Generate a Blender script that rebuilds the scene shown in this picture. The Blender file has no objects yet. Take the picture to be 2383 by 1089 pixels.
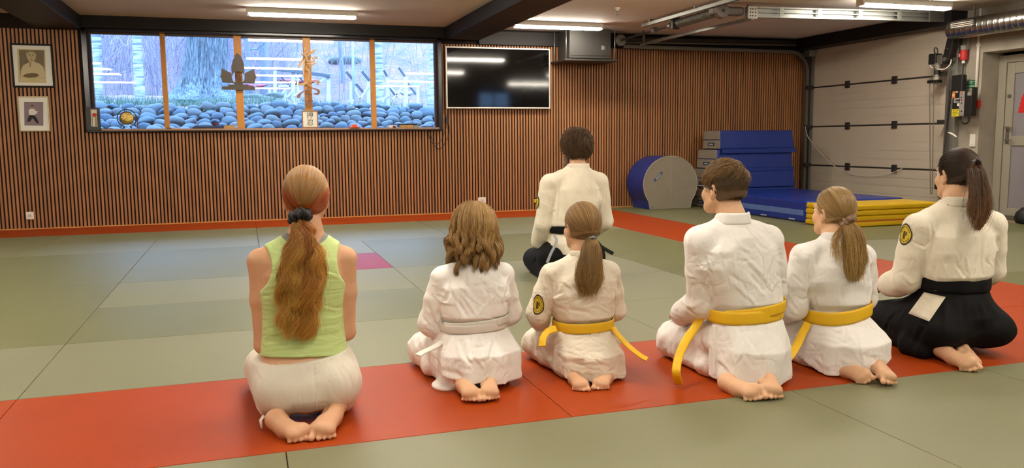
import bpy, bmesh, math, random
import numpy as np
from mathutils import Vector
random.seed(7); rng = np.random.default_rng(7)
scene = bpy.context.scene
COL = scene.collection
# ------------------------------------------------------------------ camera
F = 1910.05; CX, CY = 1191.5, 544.5; H = 1.07
PITCH, YAW, ROLL = -0.11518322, -0.31384092, -0.00925329
def _R():
    a = math.pi/2+PITCH; c, s = math.cos(a), math.sin(a)
    Rx = np.array([[1,0,0],[0,c,-s],[0,s,c]])
    Rz = lambda t: np.array([[math.cos(t),-math.sin(t),0],[math.sin(t),math.cos(t),0],[0,0,1.]])
    return Rz(YAW) @ Rx @ Rz(ROLL)
RC = _R(); CO = np.array([0,0,H])
def ray(px, py): return RC @ np.array([(px-CX)/F, -(py-CY)/F, -1.])
def hit(px, py, axis, val):
    d = ray(px, py); return CO + d*((val-CO[axis])/d[axis])
def W(px, py, Y): return hit(px, py, 1, Y)          # point of the plane at depth Y seen at a pixel
def FL(px, py, z=0.): return hit(px, py, 2, z)      # point of a horizontal plane
def XW(px, py, X): return hit(px, py, 0, X)         # point of a plane parallel to the right wall
def proj(P):
    q = RC.T @ (np.asarray(P, float)-CO); return CX-F*q[0]/q[2], CY+F*q[1]/q[2]
cam = bpy.data.cameras.new('camera'); co = bpy.data.objects.new('camera', cam); COL.objects.link(co)
from mathutils import Matrix
co.matrix_world = Matrix([list(RC[i])+[CO[i]] for i in range(3)]+[[0,0,0,1]])
cam.sensor_fit = 'HORIZONTAL'; cam.sensor_width = 36; cam.lens = 36*F/2383; cam.clip_end = 300; cam.clip_start = .05
scene.camera = co
# ------------------------------------------------------------------ materials
def lin(h):
    h = h.lstrip('#'); v = [int(h[i:i+2], 16)/255 for i in (0,2,4)]
    return tuple(x/12.92 if x <= .04045 else ((x+.055)/1.055)**2.4 for x in v)
MATS = {}
def mat(name, col, rough=.6, metal=0., spec=.5, nz=0., nscale=20., nstretch=(1,1,1), bump=0., bscale=200., bstretch=(1,1,1), emit=None, estr=0.,
        island=0., attr=False, sheen=0., rz=0., sss=0., trans=0., coat=0., col2=None, detail=4., bdist=.002, crumple=0., cscale=14., cstretch=(1,1,1), cdist=.012):
    """Principled material: object-space noise varies the colour, the roughness and a bump; island varies loose pieces."""
    if name in MATS: return MATS[name]
    m = bpy.data.materials.new(name); m.use_nodes = True; MATS[name] = m
    nt = m.node_tree; N, L = nt.nodes, nt.links; b = N['Principled BSDF']
    c = lin(col) if isinstance(col, str) else col
    S = lambda k, v: b.inputs[k].__setattr__('default_value', v)
    S('Base Color', (*c, 1)); S('Roughness', rough); S('Metallic', metal); S('Specular IOR Level', spec)
    if sheen: S('Sheen Weight', sheen); S('Sheen Roughness', .5)
    if coat: S('Coat Weight', coat); S('Coat Roughness', .1)
    if trans: S('Transmission Weight', trans)
    if sss:
        S('Subsurface Weight', sss); S('Subsurface Radius', (1, .35, .2)); S('Subsurface Scale', .006)
    if emit: S('Emission Color', (*(lin(emit) if isinstance(emit, str) else emit), 1)); S('Emission Strength', estr)
    tc = None
    def coord(stretch):
        nonlocal tc
        if tc is None: tc = N.new('ShaderNodeTexCoord')
        mp = N.new('ShaderNodeMapping'); mp.inputs['Scale'].default_value = stretch
        L.new(tc.outputs['Object'], mp.inputs['Vector']); return mp.outputs['Vector']
    src = None
    if attr:
        a = N.new('ShaderNodeVertexColor'); a.layer_name = 'Col'; src = a.outputs['Color']
    fac = None
    if nz:
        n = N.new('ShaderNodeTexNoise'); n.inputs['Scale'].default_value = nscale; n.inputs['Detail'].default_value = detail
        L.new(coord(nstretch), n.inputs['Vector']); fac = n.outputs['Fac']
        if col2 is not None:
            mx = N.new('ShaderNodeMix'); mx.data_type = 'RGBA'
            rp = N.new('ShaderNodeMapRange'); rp.inputs['From Min'].default_value = .5-.5*nz*.5; rp.inputs['From Max'].default_value = .5+.5*nz*.5
            L.new(fac, rp.inputs['Value']); L.new(rp.outputs['Result'], mx.inputs['Factor'])
            c2 = lin(col2) if isinstance(col2, str) else col2
            mx.inputs['A'].default_value = (*c, 1); mx.inputs['B'].default_value = (*c2, 1); src = mx.outputs['Result']
        else:
            src = _mul(N, L, src, c, fac, 1-nz, 1+nz)
        if rz:
            r = N.new('ShaderNodeMapRange'); r.inputs['From Min'].default_value = .3; r.inputs['From Max'].default_value = .7
            r.inputs['To Min'].default_value = rough-rz; r.inputs['To Max'].default_value = rough+rz
            L.new(fac, r.inputs['Value']); L.new(r.outputs['Result'], b.inputs['Roughness'])
    if island:
        g = N.new('ShaderNodeNewGeometry'); src = _mul(N, L, src, c, g.outputs['Random Per Island'], 1-island, 1+island)
    if src is not None: L.new(src, b.inputs['Base Color'])
    if bump:
        n = N.new('ShaderNodeTexNoise'); n.inputs['Scale'].default_value = bscale; n.inputs['Detail'].default_value = 3
        L.new(coord(bstretch), n.inputs['Vector'])
        bp = N.new('ShaderNodeBump'); bp.inputs['Strength'].default_value = bump; bp.inputs['Distance'].default_value = bdist
        L.new(n.outputs['Fac'], bp.inputs['Height']); L.new(bp.outputs['Normal'], b.inputs['Normal'])
    if crumple:
        n = N.new('ShaderNodeTexNoise'); n.inputs['Scale'].default_value = cscale; n.inputs['Detail'].default_value = 2.2; n.inputs['Distortion'].default_value = .9; n.inputs['Roughness'].default_value = .42
        L.new(coord(cstretch), n.inputs['Vector'])
        a = N.new('ShaderNodeMath'); a.operation = 'SUBTRACT'; a.inputs[1].default_value = .5; L.new(n.outputs['Fac'], a.inputs[0])
        a2 = N.new('ShaderNodeMath'); a2.operation = 'ABSOLUTE'; L.new(a.outputs[0], a2.inputs[0])
        a3 = N.new('ShaderNodeMath'); a3.operation = 'MINIMUM'; a3.inputs[1].default_value = .16; L.new(a2.outputs[0], a3.inputs[0])
        cb = N.new('ShaderNodeBump'); cb.inputs['Strength'].default_value = crumple; cb.inputs['Distance'].default_value = cdist*4; L.new(a3.outputs[0], cb.inputs['Height'])
        if bump: L.new(cb.outputs['Normal'], bp.inputs['Normal'])
        else: L.new(cb.outputs['Normal'], b.inputs['Normal'])
    return m
def _mul(N, L, src, c, fac, lo, hi):
    r = N.new('ShaderNodeMapRange'); r.inputs['To Min'].default_value = lo; r.inputs['To Max'].default_value = hi
    L.new(fac, r.inputs['Value'])
    v = N.new('ShaderNodeVectorMath'); v.operation = 'SCALE'
    if src is None: v.inputs[0].default_value = c
    else: L.new(src, v.inputs[0])
    L.new(r.outputs['Result'], v.inputs['Scale']); return v.outputs['Vector']
def glass_mat():
    m = bpy.data.materials.new('window_glass'); m.use_nodes = True; nt = m.node_tree; N, L = nt.nodes, nt.links
    N.remove(N['Principled BSDF']); o = N['Material Output']
    t = N.new('ShaderNodeBsdfTransparent'); g = N.new('ShaderNodeBsdfGlossy'); g.inputs['Roughness'].default_value = .004
    f = N.new('ShaderNodeFresnel'); f.inputs['IOR'].default_value = 1.6
    mx = N.new('ShaderNodeMixShader'); L.new(f.outputs[0], mx.inputs[0]); L.new(t.outputs[0], mx.inputs[1]); L.new(g.outputs[0], mx.inputs[2])
    L.new(mx.outputs[0], o.inputs[0]); return m
GLASS = glass_mat()
# ------------------------------------------------------------------ mesh builder
class MB:
    def __init__(s): s.v = []; s.f = []
    def add(s, vs, fs):
        o = len(s.v); s.v.extend([tuple(map(float, p)) for p in vs]); s.f.extend([tuple(i+o for i in f) for f in fs]); return s
    def box(s, lo, hi):
        x0,y0,z0 = lo; x1,y1,z1 = hi
        return s.add([(x0,y0,z0),(x1,y0,z0),(x1,y1,z0),(x0,y1,z0),(x0,y0,z1),(x1,y0,z1),(x1,y1,z1),(x0,y1,z1)],
                     [(3,2,1,0),(4,5,6,7),(0,1,5,4),(1,2,6,5),(2,3,7,6),(3,0,4,7)])
    def bar(s, a, b, w, h=None, up=(0,0,1)):
        a, b = np.array(a, float), np.array(b, float); h = h or w; d = b-a; d /= np.linalg.norm(d)
        u = np.cross(d, up)
        if np.linalg.norm(u) < 1e-6: u = np.cross(d, (0,1,0))
        u /= np.linalg.norm(u); n = np.cross(u, d)
        vs = [p+u*sx*w/2+n*sz*h/2 for p in (a, b) for sx, sz in ((-1,-1),(1,-1),(1,1),(-1,1))]
        return s.add(vs, [(0,1,2,3),(7,6,5,4),(0,4,5,1),(1,5,6,2),(2,6,7,3),(3,7,4,0)])
    def tube(s, path, r, seg=10, cap=True):
        P = np.array(path, float); n = len(P); R = np.broadcast_to(np.asarray(r, float), (n,))
        T = np.gradient(P, axis=0); T /= np.linalg.norm(T, axis=1, keepdims=True)+1e-12
        u = np.cross(T[0], (0,0,1)); u = u if np.linalg.norm(u) > 1e-3 else np.cross(T[0], (0,1,0)); u /= np.linalg.norm(u)
        vs = []
        for i in range(n):
            u = u-T[i]*np.dot(u, T[i]); u /= np.linalg.norm(u); w = np.cross(T[i], u)
            for k in range(seg):
                a = 2*math.pi*k/seg; vs.append(P[i]+R[i]*(u*math.cos(a)+w*math.sin(a)))
        fs = [(i*seg+k, i*seg+(k+1)%seg, (i+1)*seg+(k+1)%seg, (i+1)*seg+k) for i in range(n-1) for k in range(seg)]
        if cap: fs += [tuple(range(seg-1,-1,-1)), tuple((n-1)*seg+k for k in range(seg))]
        return s.add(vs, fs)
    def cyl(s, a, b, r, seg=20): return s.tube([a, b], r, seg)
    def prism(s, poly, O, U, V, depth):
        """poly (u,v) on the plane O + u*U + v*V, thickened along U x V."""
        O, U, V = (np.array(q, float) for q in (O, U, V)); nn = np.cross(U, V); nn /= np.linalg.norm(nn)
        p0 = [O+u*U+v*V for u, v in poly]; n = len(poly)
        return s.add(p0+[p+nn*depth for p in p0], [tuple(range(n-1,-1,-1)), tuple(range(n, 2*n))]+[(i,(i+1)%n,n+(i+1)%n,n+i) for i in range(n)])
    def lathe(s, prof, c, axis=(0,0,1), seg=28):
        ax = np.array(axis, float); ax /= np.linalg.norm(ax); u = np.cross(ax, (1,0,0) if abs(ax[0]) < .9 else (0,1,0)); u /= np.linalg.norm(u); w = np.cross(ax, u)
        c = np.array(c, float); vs = []
        for r, z in prof:
            for k in range(seg):
                a = 2*math.pi*k/seg; vs.append(c+ax*z+r*(u*math.cos(a)+w*math.sin(a)))
        n = len(prof)
        fs = [(i*seg+k, i*seg+(k+1)%seg, (i+1)*seg+(k+1)%seg, (i+1)*seg+k) for i in range(n-1) for k in range(seg)]
        return s.add(vs, fs+[tuple(range(seg-1,-1,-1)), tuple((n-1)*seg+k for k in range(seg))])
    def build(s, name, m, parent=None, loc=None, smooth=False, bevel=0., bseg=2):
        return mesh_obj(name, s.v, s.f, m, parent, loc, smooth, bevel, bseg)
WL = {}
def _place(o, parent, loc):
    """Parts take their thing's origin; a one-mesh thing takes loc, or the middle of its base."""
    COL.objects.link(o)
    if parent is not None:
        o.parent = parent; WL[o.name] = WL[parent.name]
    else:
        o.location = loc; WL[o.name] = np.array(loc, float)
def mesh_obj(name, v, f, m, parent=None, loc=None, smooth=False, bevel=0., bseg=2, col=None):
    v = np.asarray(v, float).reshape(-1, 3)
    if parent is not None: org = WL[parent.name]
    else: org = np.array(loc, float) if loc is not None else np.array([(v[:,0].min()+v[:,0].max())/2, (v[:,1].min()+v[:,1].max())/2, v[:,2].min()])
    me = bpy.data.meshes.new(name)
    if isinstance(f, np.ndarray):
        me.vertices.add(len(v)); me.vertices.foreach_set('co', (v-org).astype(np.float32).ravel())
        k = f.shape[1]; me.loops.add(f.size); me.loops.foreach_set('vertex_index', f.astype(np.int32).ravel())
        me.polygons.add(len(f)); me.polygons.foreach_set('loop_start', np.arange(0, f.size, k, dtype=np.int32))
        me.update(calc_edges=True); me.validate()
    else:
        me.from_pydata((v-org).tolist(), [], f); me.update()
    if col is not None:
        a = me.color_attributes.new('Col', 'FLOAT_COLOR', 'POINT')
        a.data.foreach_set('color', np.c_[col, np.ones(len(col))].astype(np.float32).ravel())
    if smooth: me.polygons.foreach_set('use_smooth', np.ones(len(me.polygons), bool))
    if m is not None: me.materials.append(m)
    o = bpy.data.objects.new(name, me); _place(o, parent, org)
    if bevel:
        b = o.modifiers.new('bevel', 'BEVEL'); b.width = bevel; b.segments = bseg; b.limit_method = 'ANGLE'; b.angle_limit = math.radians(40)
    return o
def thing(name, label, cat, loc, group=None):
    o = bpy.data.objects.new(name, None); COL.objects.link(o); o.location = loc; o.empty_display_size = .1
    WL[o.name] = np.array(loc, float); return tag(o, label, cat, group)
def tag(o, label, cat, group=None, kind=None):
    o['label'] = label; o['category'] = cat
    if group: o['group'] = group
    if kind: o['kind'] = kind
    return o
def struct(o): o['kind'] = 'structure'; return o
def sempty(name, loc):
    o = bpy.data.objects.new(name, None); COL.objects.link(o); o.location = loc; WL[o.name] = np.array(loc, float); return struct(o)
def text_mesh(body, size, O, U, V, name, m, parent, depth=.0006, sx=1.):
    """Lettering laid flat: U is the reading direction, V up; O is its middle."""
    cu = bpy.data.curves.new(name, 'FONT'); cu.body = body; cu.size = size; cu.align_x = 'CENTER'; cu.align_y = 'CENTER'; cu.extrude = depth
    ob = bpy.data.objects.new(name+'_src', cu); COL.objects.link(ob)
    dg = bpy.context.evaluated_depsgraph_get(); me = bpy.data.meshes.new_from_object(ob.evaluated_get(dg))
    O, U, V = (np.array(q, float) for q in (O, U, V)); U /= np.linalg.norm(U); V /= np.linalg.norm(V); n = np.cross(U, V)
    v = np.array([p.co for p in me.vertices]) if len(me.vertices) else np.zeros((0,3))
    f = [tuple(p.vertices) for p in me.polygons]
    bpy.data.objects.remove(ob); bpy.data.curves.remove(cu); bpy.data.meshes.remove(me)
    v = O+v[:,:1]*U*sx+v[:,1:2]*V+(v[:,2:3]+depth)*n
    return mesh_obj(name, v, f, m, parent)
def copy_tree(o, loc=None, parent=None):
    c = o.copy(); COL.objects.link(c)
    if parent is not None: c.parent = parent
    if loc is not None: c.location = loc
    for ch in list(o.children): copy_tree(ch, None, c)
    return c
def ico(sub=3):
    b = bmesh.new(); bmesh.ops.create_icosphere(b, subdivisions=sub, radius=1.); v = np.array([p.co for p in b.verts]); f = [tuple(q.index for q in p.verts) for p in b.faces]; b.free(); return v, f
# ================================================================== ROOM
YB, ZC, XR = 11.62, 2.65, 8.93
M_CONC = mat('concrete', '#a0978a', .85, nz=.42, nscale=3.2, bump=.5, bscale=60, detail=6)
M_BLACK = mat('black_paint', '#1b1716', .45)
M_BEAM = mat('dark_beam_paint', '#151010', .55, spec=.35, nz=.1, nscale=6)
M_CEIL = mat('ceiling_boards', '#e2dad5', .8, nz=.08, nscale=3, nstretch=(1,14,1), bump=.1, bscale=30, bstretch=(.2,6,1))
M_WOOD = mat('slat_veneer', '#a46f44', .55, nz=.22, nscale=9, nstretch=(6,6,.35), island=.16)
M_FELT = mat('slat_felt', '#1c0a08', .9)
M_PINE = mat('window_pine', '#c07f2c', .45, nz=.14, nscale=8, nstretch=(8,8,.5))
M_WHITE = mat('white_plastic', '#e8e4da', .4)
M_GALV = mat('galvanised_steel', '#aeb0aa', .38, metal=.85, nz=.12, nscale=14)
M_STEEL = mat('dull_steel', '#77736c', .45, metal=.7)
M_DKSTEEL = mat('dark_steel', '#3c3836', .5, metal=.5)
M_BLKPL = mat('black_plastic', '#171616', .4)
M_RED = mat('red_plastic', '#b81a16', .4)
# floor slab under the mats, walls, ceiling
struct(MB().box((-6.2,-3.2,-.24),(9.6,11.95,-.042)).build('floor', mat('floor_slab','#6f6858',.8,nz=.2,nscale=4)))
ww = MB()
X0, X1, Z0, Z1 = -1.80, 2.695, 1.225, 2.492
for lo, hi in (((-6.2,11.636,-.24),(X0,11.86,ZC)),((X1,11.636,-.24),(9.3,11.86,ZC)),((X0,11.636,-.24),(X1,11.86,Z0)),((X0,11.636,Z1),(X1,11.86,ZC))): ww.box(lo, hi)
WALLB = struct(ww.build('wall_back', M_FELT))
sl = MB(); PIT = .0437; xs = -6.17
while xs < 8.9:
    top = 2.47 if xs < -1.9 else 2.425
    if xs+.0245 < -1.865 or xs > 2.735: sl.box((xs,YB,.012),(xs+.0245,YB+.016,top))
    else: sl.box((xs,YB,.012),(xs+.0245,YB+.016,1.2))
    xs += PIT
sl.build('slat_panel', M_WOOD, WALLB)
struct(MB().box((-6.2,YB-.012,-.04),(8.92,YB+.015,.012)).build('baseboard_back', mat('pale_edge_strip','#c98a45',.6)))
struct(MB().box((-6.2,-3.2,ZC),(9.6,11.95,ZC+.2)).build('ceiling', M_CEIL))
struct(MB().box((-6.4,-3.2,-.24),(-6.2,11.95,ZC)).build('wall_left', mat('plaster','#b9ab97',.85,nz=.06,nscale=4)))
# wall behind the camera with a small high window
wf = MB()
for lo, hi in (((-6.2,-3.3,-.24),(7.4,-3.1,ZC)),((8.5,-3.3,-.24),(9.6,-3.1,ZC)),((7.4,-3.3,-.24),(8.5,-3.1,2.05)),((7.4,-3.3,2.62),(8.5,-3.1,ZC))): wf.box(lo, hi)
struct(wf.build('wall_front', mat('plaster','#b9ab97')))
w2 = sempty('window_2', (7.95,-3.2,2.05))
f2 = MB()
for lo, hi in (((7.4,-3.24,2.05),(8.5,-3.16,2.10)),((7.4,-3.24,2.57),(8.5,-3.16,2.62)),((7.4,-3.24,2.05),(7.45,-3.16,2.62)),((8.45,-3.24,2.05),(8.5,-3.16,2.62)),((7.92,-3.24,2.05),(7.98,-3.16,2.62))): f2.box(lo, hi)
f2.build('window_frame', M_WHITE, w2); MB().box((7.45,-3.21,2.10),(8.45,-3.2,2.57)).build('pane', GLASS, w2)
# right wall: concrete with the garage door opening and the door recess
wr = MB()
YD0, YD1, ZD, XD = 7.02, 8.19, 2.10, 9.2
for lo, hi in (((XR,-3.2,-.24),(XR+.35,YD0,ZC)),((XR,YD0,ZD),(XR+.35,YD1,ZC)),((XR,YD1,-.04),(XR+.35,8.62,ZC)),((XR,8.62,2.5),(XR+.35,11.7,ZC)),((XR,11.6,-.04),(XR+.35,11.86,ZC)),((XD+.08,YD0,-.04),(XR+.35,YD1,ZD))): wr.box(lo, hi)
struct(wr.build('wall_right', M_CONC))
struct(MB().box((8.80,YD0-.3,-.04),(XD,YD1-.005,-.008)).build('trim_6', mat('threshold_wood','#a08a68',.6,nz=.1)))
# beams
for n, lo, hi in (('trim_1',(2.785,-3.1,2.48),(3.285,YB-.002,ZC)),('trim_2',(-2.36,-3.1,2.48),(-1.855,YB-.002,ZC)),('trim_3',(-1.855,YB-.06,2.50),(2.785,YB+.01,ZC)),
                  ('trim_4',(3.285,YB-.05,2.425),(8.92,YB+.015,2.62)),('trim_5',(8.66,8.45,2.47),(8.925,YB-.06,ZC))):
    struct(MB().box(lo, hi).build(n, M_BEAM, bevel=.004))
# main window
w1 = sempty('window_1', (.45,11.7,1.2))
fr = MB()
for lo, hi in (((-1.865,YB-.03,1.203),(-1.805,11.86,2.497)),((2.685,YB-.03,1.203),(2.735,11.86,2.497)),((-1.865,YB-.065,1.203),(2.735,11.80,1.222)),((-1.865,YB-.03,2.468),(2.735,11.80,2.497))): fr.box(lo, hi)
fr.build('window_surround', mat('black_gloss_surround','#17161c',.22), w1, bevel=.003)
sa = MB().box((-1.805,YB-.02,1.222),(2.685,11.80,1.245)); sa.build('window_sill', mat('sill_board','#a98060',.4,nz=.15,nscale=8,nstretch=(.5,6,6)), w1, bevel=.002)
mu = MB(); YM = 11.70
def mpx(a, b): return W(a, 180, YM)[0], W(b, 180, YM)[0]
for a, b in ((376.5,388),(547,564.5),(708,725),(863,874)):
    x0, x1 = mpx(a, b); mu.box((x0,YM,1.245),(x1,YM+.09,2.468))
mu.build('mullion', M_PINE, w1, bevel=.003)
sf = MB()
for x0, x1 in ((-1.805,-1.775),(2.655,2.685)): sf.box((x0,YM+.01,1.245),(x1,YM+.08,2.468))
sf.box((-1.775,YM+.01,2.44),(2.655,YM+.08,2.468))
sf.build('window_frame', mat('brown_window_frame','#4a3126',.45), w1, bevel=.002)
MB().box((-1.775,YM+.04,1.245),(2.655,YM+.046,2.44)).build('window_pane', GLASS, w1)
# ------------------------------------------------------------------ ceiling lights
M_TUBE = mat('lamp_diffuser', '#fff6e4', .5, emit=(1.,.91,.765), estr=88.)
def light(x, y, label, group='ceiling tube lights'):
    t = thing('ceiling_light', label, 'ceiling light', (x,y,ZC-.095), group)
    L = .635
    h = MB().prism([(.06,.03),(.06,.05),(.036,.095),(-.036,.095),(-.06,.05),(-.06,.03)], (x-L,y,ZC-.095), (0,1,0), (0,0,1), 2*L); h.build('housing', M_WHITE, t, bevel=.003)
    d = MB().prism([(.04,0),(.057,.014),(.057,.03),(-.057,.03),(-.057,.014),(-.04,0)], (x-L+.02,y,ZC-.095), (0,1,0), (0,0,1), 2*L-.04); d.build('diffuser', M_TUBE, t)
    for e in (-1, 1): MB().box((x+e*(L+.006)-.012,y-.061,ZC-.092),(x+e*(L+.006)+.012,y+.061,ZC-.004)).build('end_cap', M_WHITE, t, bevel=.005)
light(.755,10.45,'white tube ceiling light just in front of the wide window',None)
light(4.15,10.68,'white tube ceiling light beside the dark beam above the television',None)
light(7.48,7.98,'white tube ceiling light in front of the concrete wall and duct',None)
for x, y in ((.745,7.55),(.70,5.5),(.745,3.55),(.745,1.3),(-2.98,6.0),(-2.98,4.65),(-2.9,3.3),(4.2,7.8),(4.2,4.75),(4.2,2.2),(4.2,.3),(7.6,4.5),(7.6,1.4),(-3.0,8.3),(.745,-1.2),(-2.98,.6)):
    light(x, y, 'white tube ceiling light above the kneeling people, seen as a reflection')
# ------------------------------------------------------------------ mats
GREENS = [mat('green_vinyl_long', '#6d6c4b', .60, spec=1., nz=.06, nscale=2.5, bump=.12, bscale=420, bstretch=(1,.25,1), bdist=.001),
          mat('green_vinyl_cross', '#6c6c49', .46, spec=.3, nz=.06, nscale=2.5, bump=.12, bscale=420, bstretch=(.25,1,1), bdist=.001)]
M_REDM = mat('red_vinyl', '#9c3a07', .5, spec=.2, nz=.10, nscale=3, bump=.12, bscale=420, bdist=.001)
M_PINKM = mat('crimson_vinyl', '#8a2430', .5, spec=.2, nz=.06, nscale=3, bump=.25, bscale=420, bdist=.0012)
MEDGE = .0015
_matcache = {}
def jmat(x0, x1, y0, y1, m, label, group=None, dz=0.):
    w, h = round(x1-x0, 3), round(y1-y0, 3); k = (w, h, m.name)
    loc = ((x0+x1)/2, (y0+y1)/2, -.04+dz)
    if k in _matcache:
        o = _matcache[k].copy(); COL.objects.link(o); o.location = loc; WL[o.name] = np.array(loc)
    else:
        o = MB().box((x0+MEDGE,y0+MEDGE,-.04+dz),(x1-MEDGE,y1-MEDGE,dz)).build('judo_mat', m, loc=loc, bevel=.003); _matcache[k] = o
    return tag(o, label, 'mat', group)
XG = [-3.1,-2.04,-.953,.11,1.165,2.16,3.19,4.262,5.248]
YG = [1.88,2.855,3.838,4.835,5.83,6.835,7.83,8.80,9.745,10.672,11.605]
gl = 'sage green judo mat of the training floor'; gg = 'green training floor mats'
G0, G1 = GREENS
# front rows
for a, b in ((-3.1,-1.995),(-1.995,.094),(.094,2.165),(2.165,3.19)): jmat(a, b, YG[0], YG[1], G0, 'sage green mat in the row in front of the red strip, nearest the camera', 'near green mats')
jmat(3.19,5.248,YG[0],YG[1],G0,'sage green mat in the row in front of the red strip, nearest the camera','near green mats')
for i, (a, b) in enumerate(((-3.1,-.953),(-.953,1.165),(1.165,3.19),(3.19,5.248))):
    jmat(a, b, YG[1], YG[2], M_REDM, ['red mat of the near strip, far end on the left with nobody on it','red mat under the person in the green tank top and the child with loose hair','red mat under the child with the low ponytail and the bespectacled boy','red mat under the woman in black hakama'][i])
for a, b in ((-3.1,-.953),(-.953,1.165),(1.165,2.16),(2.16,4.262)): jmat(a, b, YG[2], YG[3], G0, gl, gg)
for a, b in ((-3.1,-2.04),(-2.04,-.953)):
    jmat(a, b, YG[3], YG[5], G1, gl, gg); jmat(a, b, YG[5], YG[7], G1, gl, gg)
jmat(-.953,1.165,YG[3],YG[4],G1,gl,gg); jmat(1.165,3.19,YG[3],YG[4],G0,gl,gg); jmat(3.19,4.262,YG[3],YG[5],G1,gl,gg)
jmat(-.953,1.165,YG[4],YG[5],G0,gl,gg); jmat(1.165,3.19,YG[4],YG[5],G0,gl,gg)
jmat(-.953,.11,YG[5],YG[7],G1,gl,gg); jmat(.11,1.165,YG[5],YG[6],M_PINKM,'small crimson square mat in the middle of the green floor'); jmat(.11,1.165,YG[6],YG[7],G0,gl,gg)
for a, b in ((1.165,2.16),(2.16,3.19),(3.19,4.262)): jmat(a, b, YG[5], YG[7], G1, gl, gg)
for y in (7, 8):
    for a, b in (((-3.1,-.953),(-.953,.11),(.11,2.16),(2.16,4.262)) if y == 7 else ((-3.1,-2.04),(-2.04,.11),(.11,2.16),(2.16,4.262))): jmat(a, b, YG[y], YG[y+1], G0, gl, gg)
for k in (2,3,4,5,6): jmat(-5.2,-3.1,YG[k],YG[k+1],G0,gl,gg)
jmat(-5.2,-3.1,YG[1],YG[2],M_REDM,'red mat at the far left end of the near strip, past the empty one'); jmat(-5.2,-3.1,YG[0],YG[1],G0,'sage green mat in the row in front of the red strip, nearest the camera','near green mats')
jmat(-5.2,-3.1,YG[7],YG[8],G0,gl,gg); jmat(-5.2,-3.1,YG[8],YG[9],G0,gl,gg)
for i, (a, b) in enumerate(((-5.2,-2.04),(-2.04,.11),(.11,2.16),(2.16,4.262),(4.262,5.248))):
    jmat(a, b, YG[9], YG[10], M_REDM, ['red mat along the slatted wall, below the framed portraits','red mat along the slatted wall, below the left half of the window','red mat along the slatted wall, below the right half of the window','red mat along the slatted wall, below the television','red corner mat where the two strips meet at the slatted wall'][i])
for i, (a, b) in enumerate(((2,4),(4,6),(6,8),(8,9))):
    jmat(4.262, 5.248, YG[a], YG[b], M_REDM, ['red mat of the long side strip, nearest end beside the woman in hakama','second red mat of the side strip, beyond the woman in hakama','third red mat of the side strip, beside the child with the scrunchie','red mat of the side strip next to the far corner'][i])
for y in range(1, 10, 2):
    for a, b in ((5.248,6.3),(6.3,7.35),(7.35,8.86 if y < 8 else 8.86)): jmat(a, b, YG[y], YG[min(y+2,10)] if y < 9 else YG[10], G1 if y % 4 == 1 else G0, 'sage green mat outside the red side strip, towards the concrete wall', 'green mats outside the strip')
# ------------------------------------------------------------------ things on the back wall
x0, x1, z0, z1 = -2.652,-2.190,1.756,2.288
def picture(x0, x1, z0, z1, mf, bw, mount, inner, label):
    t = thing('framed_portrait', label, 'picture', ((x0+x1)/2, YB-.01, z0))
    m = MB()
    for lo, hi in (((x0,YB-.025,z0),(x1,YB-.001,z0+bw)),((x0,YB-.025,z1-bw),(x1,YB-.001,z1)),((x0,YB-.025,z0+bw),(x0+bw,YB-.001,z1-bw)),((x1-bw,YB-.025,z0+bw),(x1,YB-.001,z1-bw))): m.box(lo, hi)
    m.build('picture_frame', mf, t, bevel=.002)
    MB().box((x0+bw,YB-.014,z0+bw),(x1-bw,YB-.004,z1-bw)).build('mount', mount, t)
    return t
def flat(poly, y, name, m, parent, d=.0012):
    return MB().prism(poly, (0,y,0), (1,0,0), (0,0,1), d).build(name, m, parent)   # extends towards the room
def ellp(cx, cz, a, b, n=20, t0=0, t1=2*math.pi): return [(cx+a*math.cos(t0+(t1-t0)*k/n), cz+b*math.sin(t0+(t1-t0)*k/n)) for k in range(n)]
pt = picture(x0,x1,z0,z1, mat('dark_frame_wood','#120c0a',.6,spec=.25), .022, mat('white_mount','#e6e3da',.8), None, 'old sepia portrait of a person in white with folded arms, black frame')
def pp(px, py): w = W(px, py, YB-.015); return (w[0], w[2])
yy = YB-.0145
flat([pp(39.5,113.5),pp(105,115.5),pp(107.5,193),pp(43,192)], yy, 'portrait_card', mat('cream_card','#c9b98c',.8), pt)
yy -= .0015
flat([pp(44,116),pp(102.5,117.5),pp(105,182.5),pp(47.5,181)], yy, 'portrait_photo', mat('sepia_ground','#77684f',.7,nz=.2,nscale=9), pt)
sep = lambda n, c: mat('sepia_'+n, c, .7)
yy -= .0015
flat([pp(48,181),pp(48.5,165),pp(54,152),pp(66,146),pp(78,143),pp(92,148),pp(101,156),pp(104.5,170),pp(104.8,182)], yy, 'portrait_body', sep('robe','#c5b690'), pt)
flat([pp(60,122),pp(64,119),pp(72,117.5),pp(80,120),pp(84,127),pp(83,136),pp(79,143),pp(73,146),pp(67,142),pp(63,134)], yy-.0012, 'portrait_face', sep('face','#b9a982'), pt)
flat([pp(60,124),pp(63,118.5),pp(72,116.8),pp(80,119),pp(83.5,125),pp(78,122),pp(70,121),pp(64,124)], yy-.0024, 'portrait_hair', sep('hair','#8d7d5e'), pt)
flat([pp(52,178),pp(60,172),pp(74,170),pp(86,171),pp(92,176),pp(84,180),pp(66,181)], yy-.0024, 'portrait_arm', sep('arm','#6d5a3c'), pt)
flat([pp(70,146),pp(73,145.5),pp(71,158),pp(69,156)], yy-.0024, 'portrait_lapel', sep('lapel','#8a7750'), pt)
for ex in (69,77): flat([pp(ox,oy) for ox, oy in ellp(ex,129.5,1.7,.8,8)], yy-.0024, 'portrait_eye', sep('dark','#5d4f36'), pt)
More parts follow.
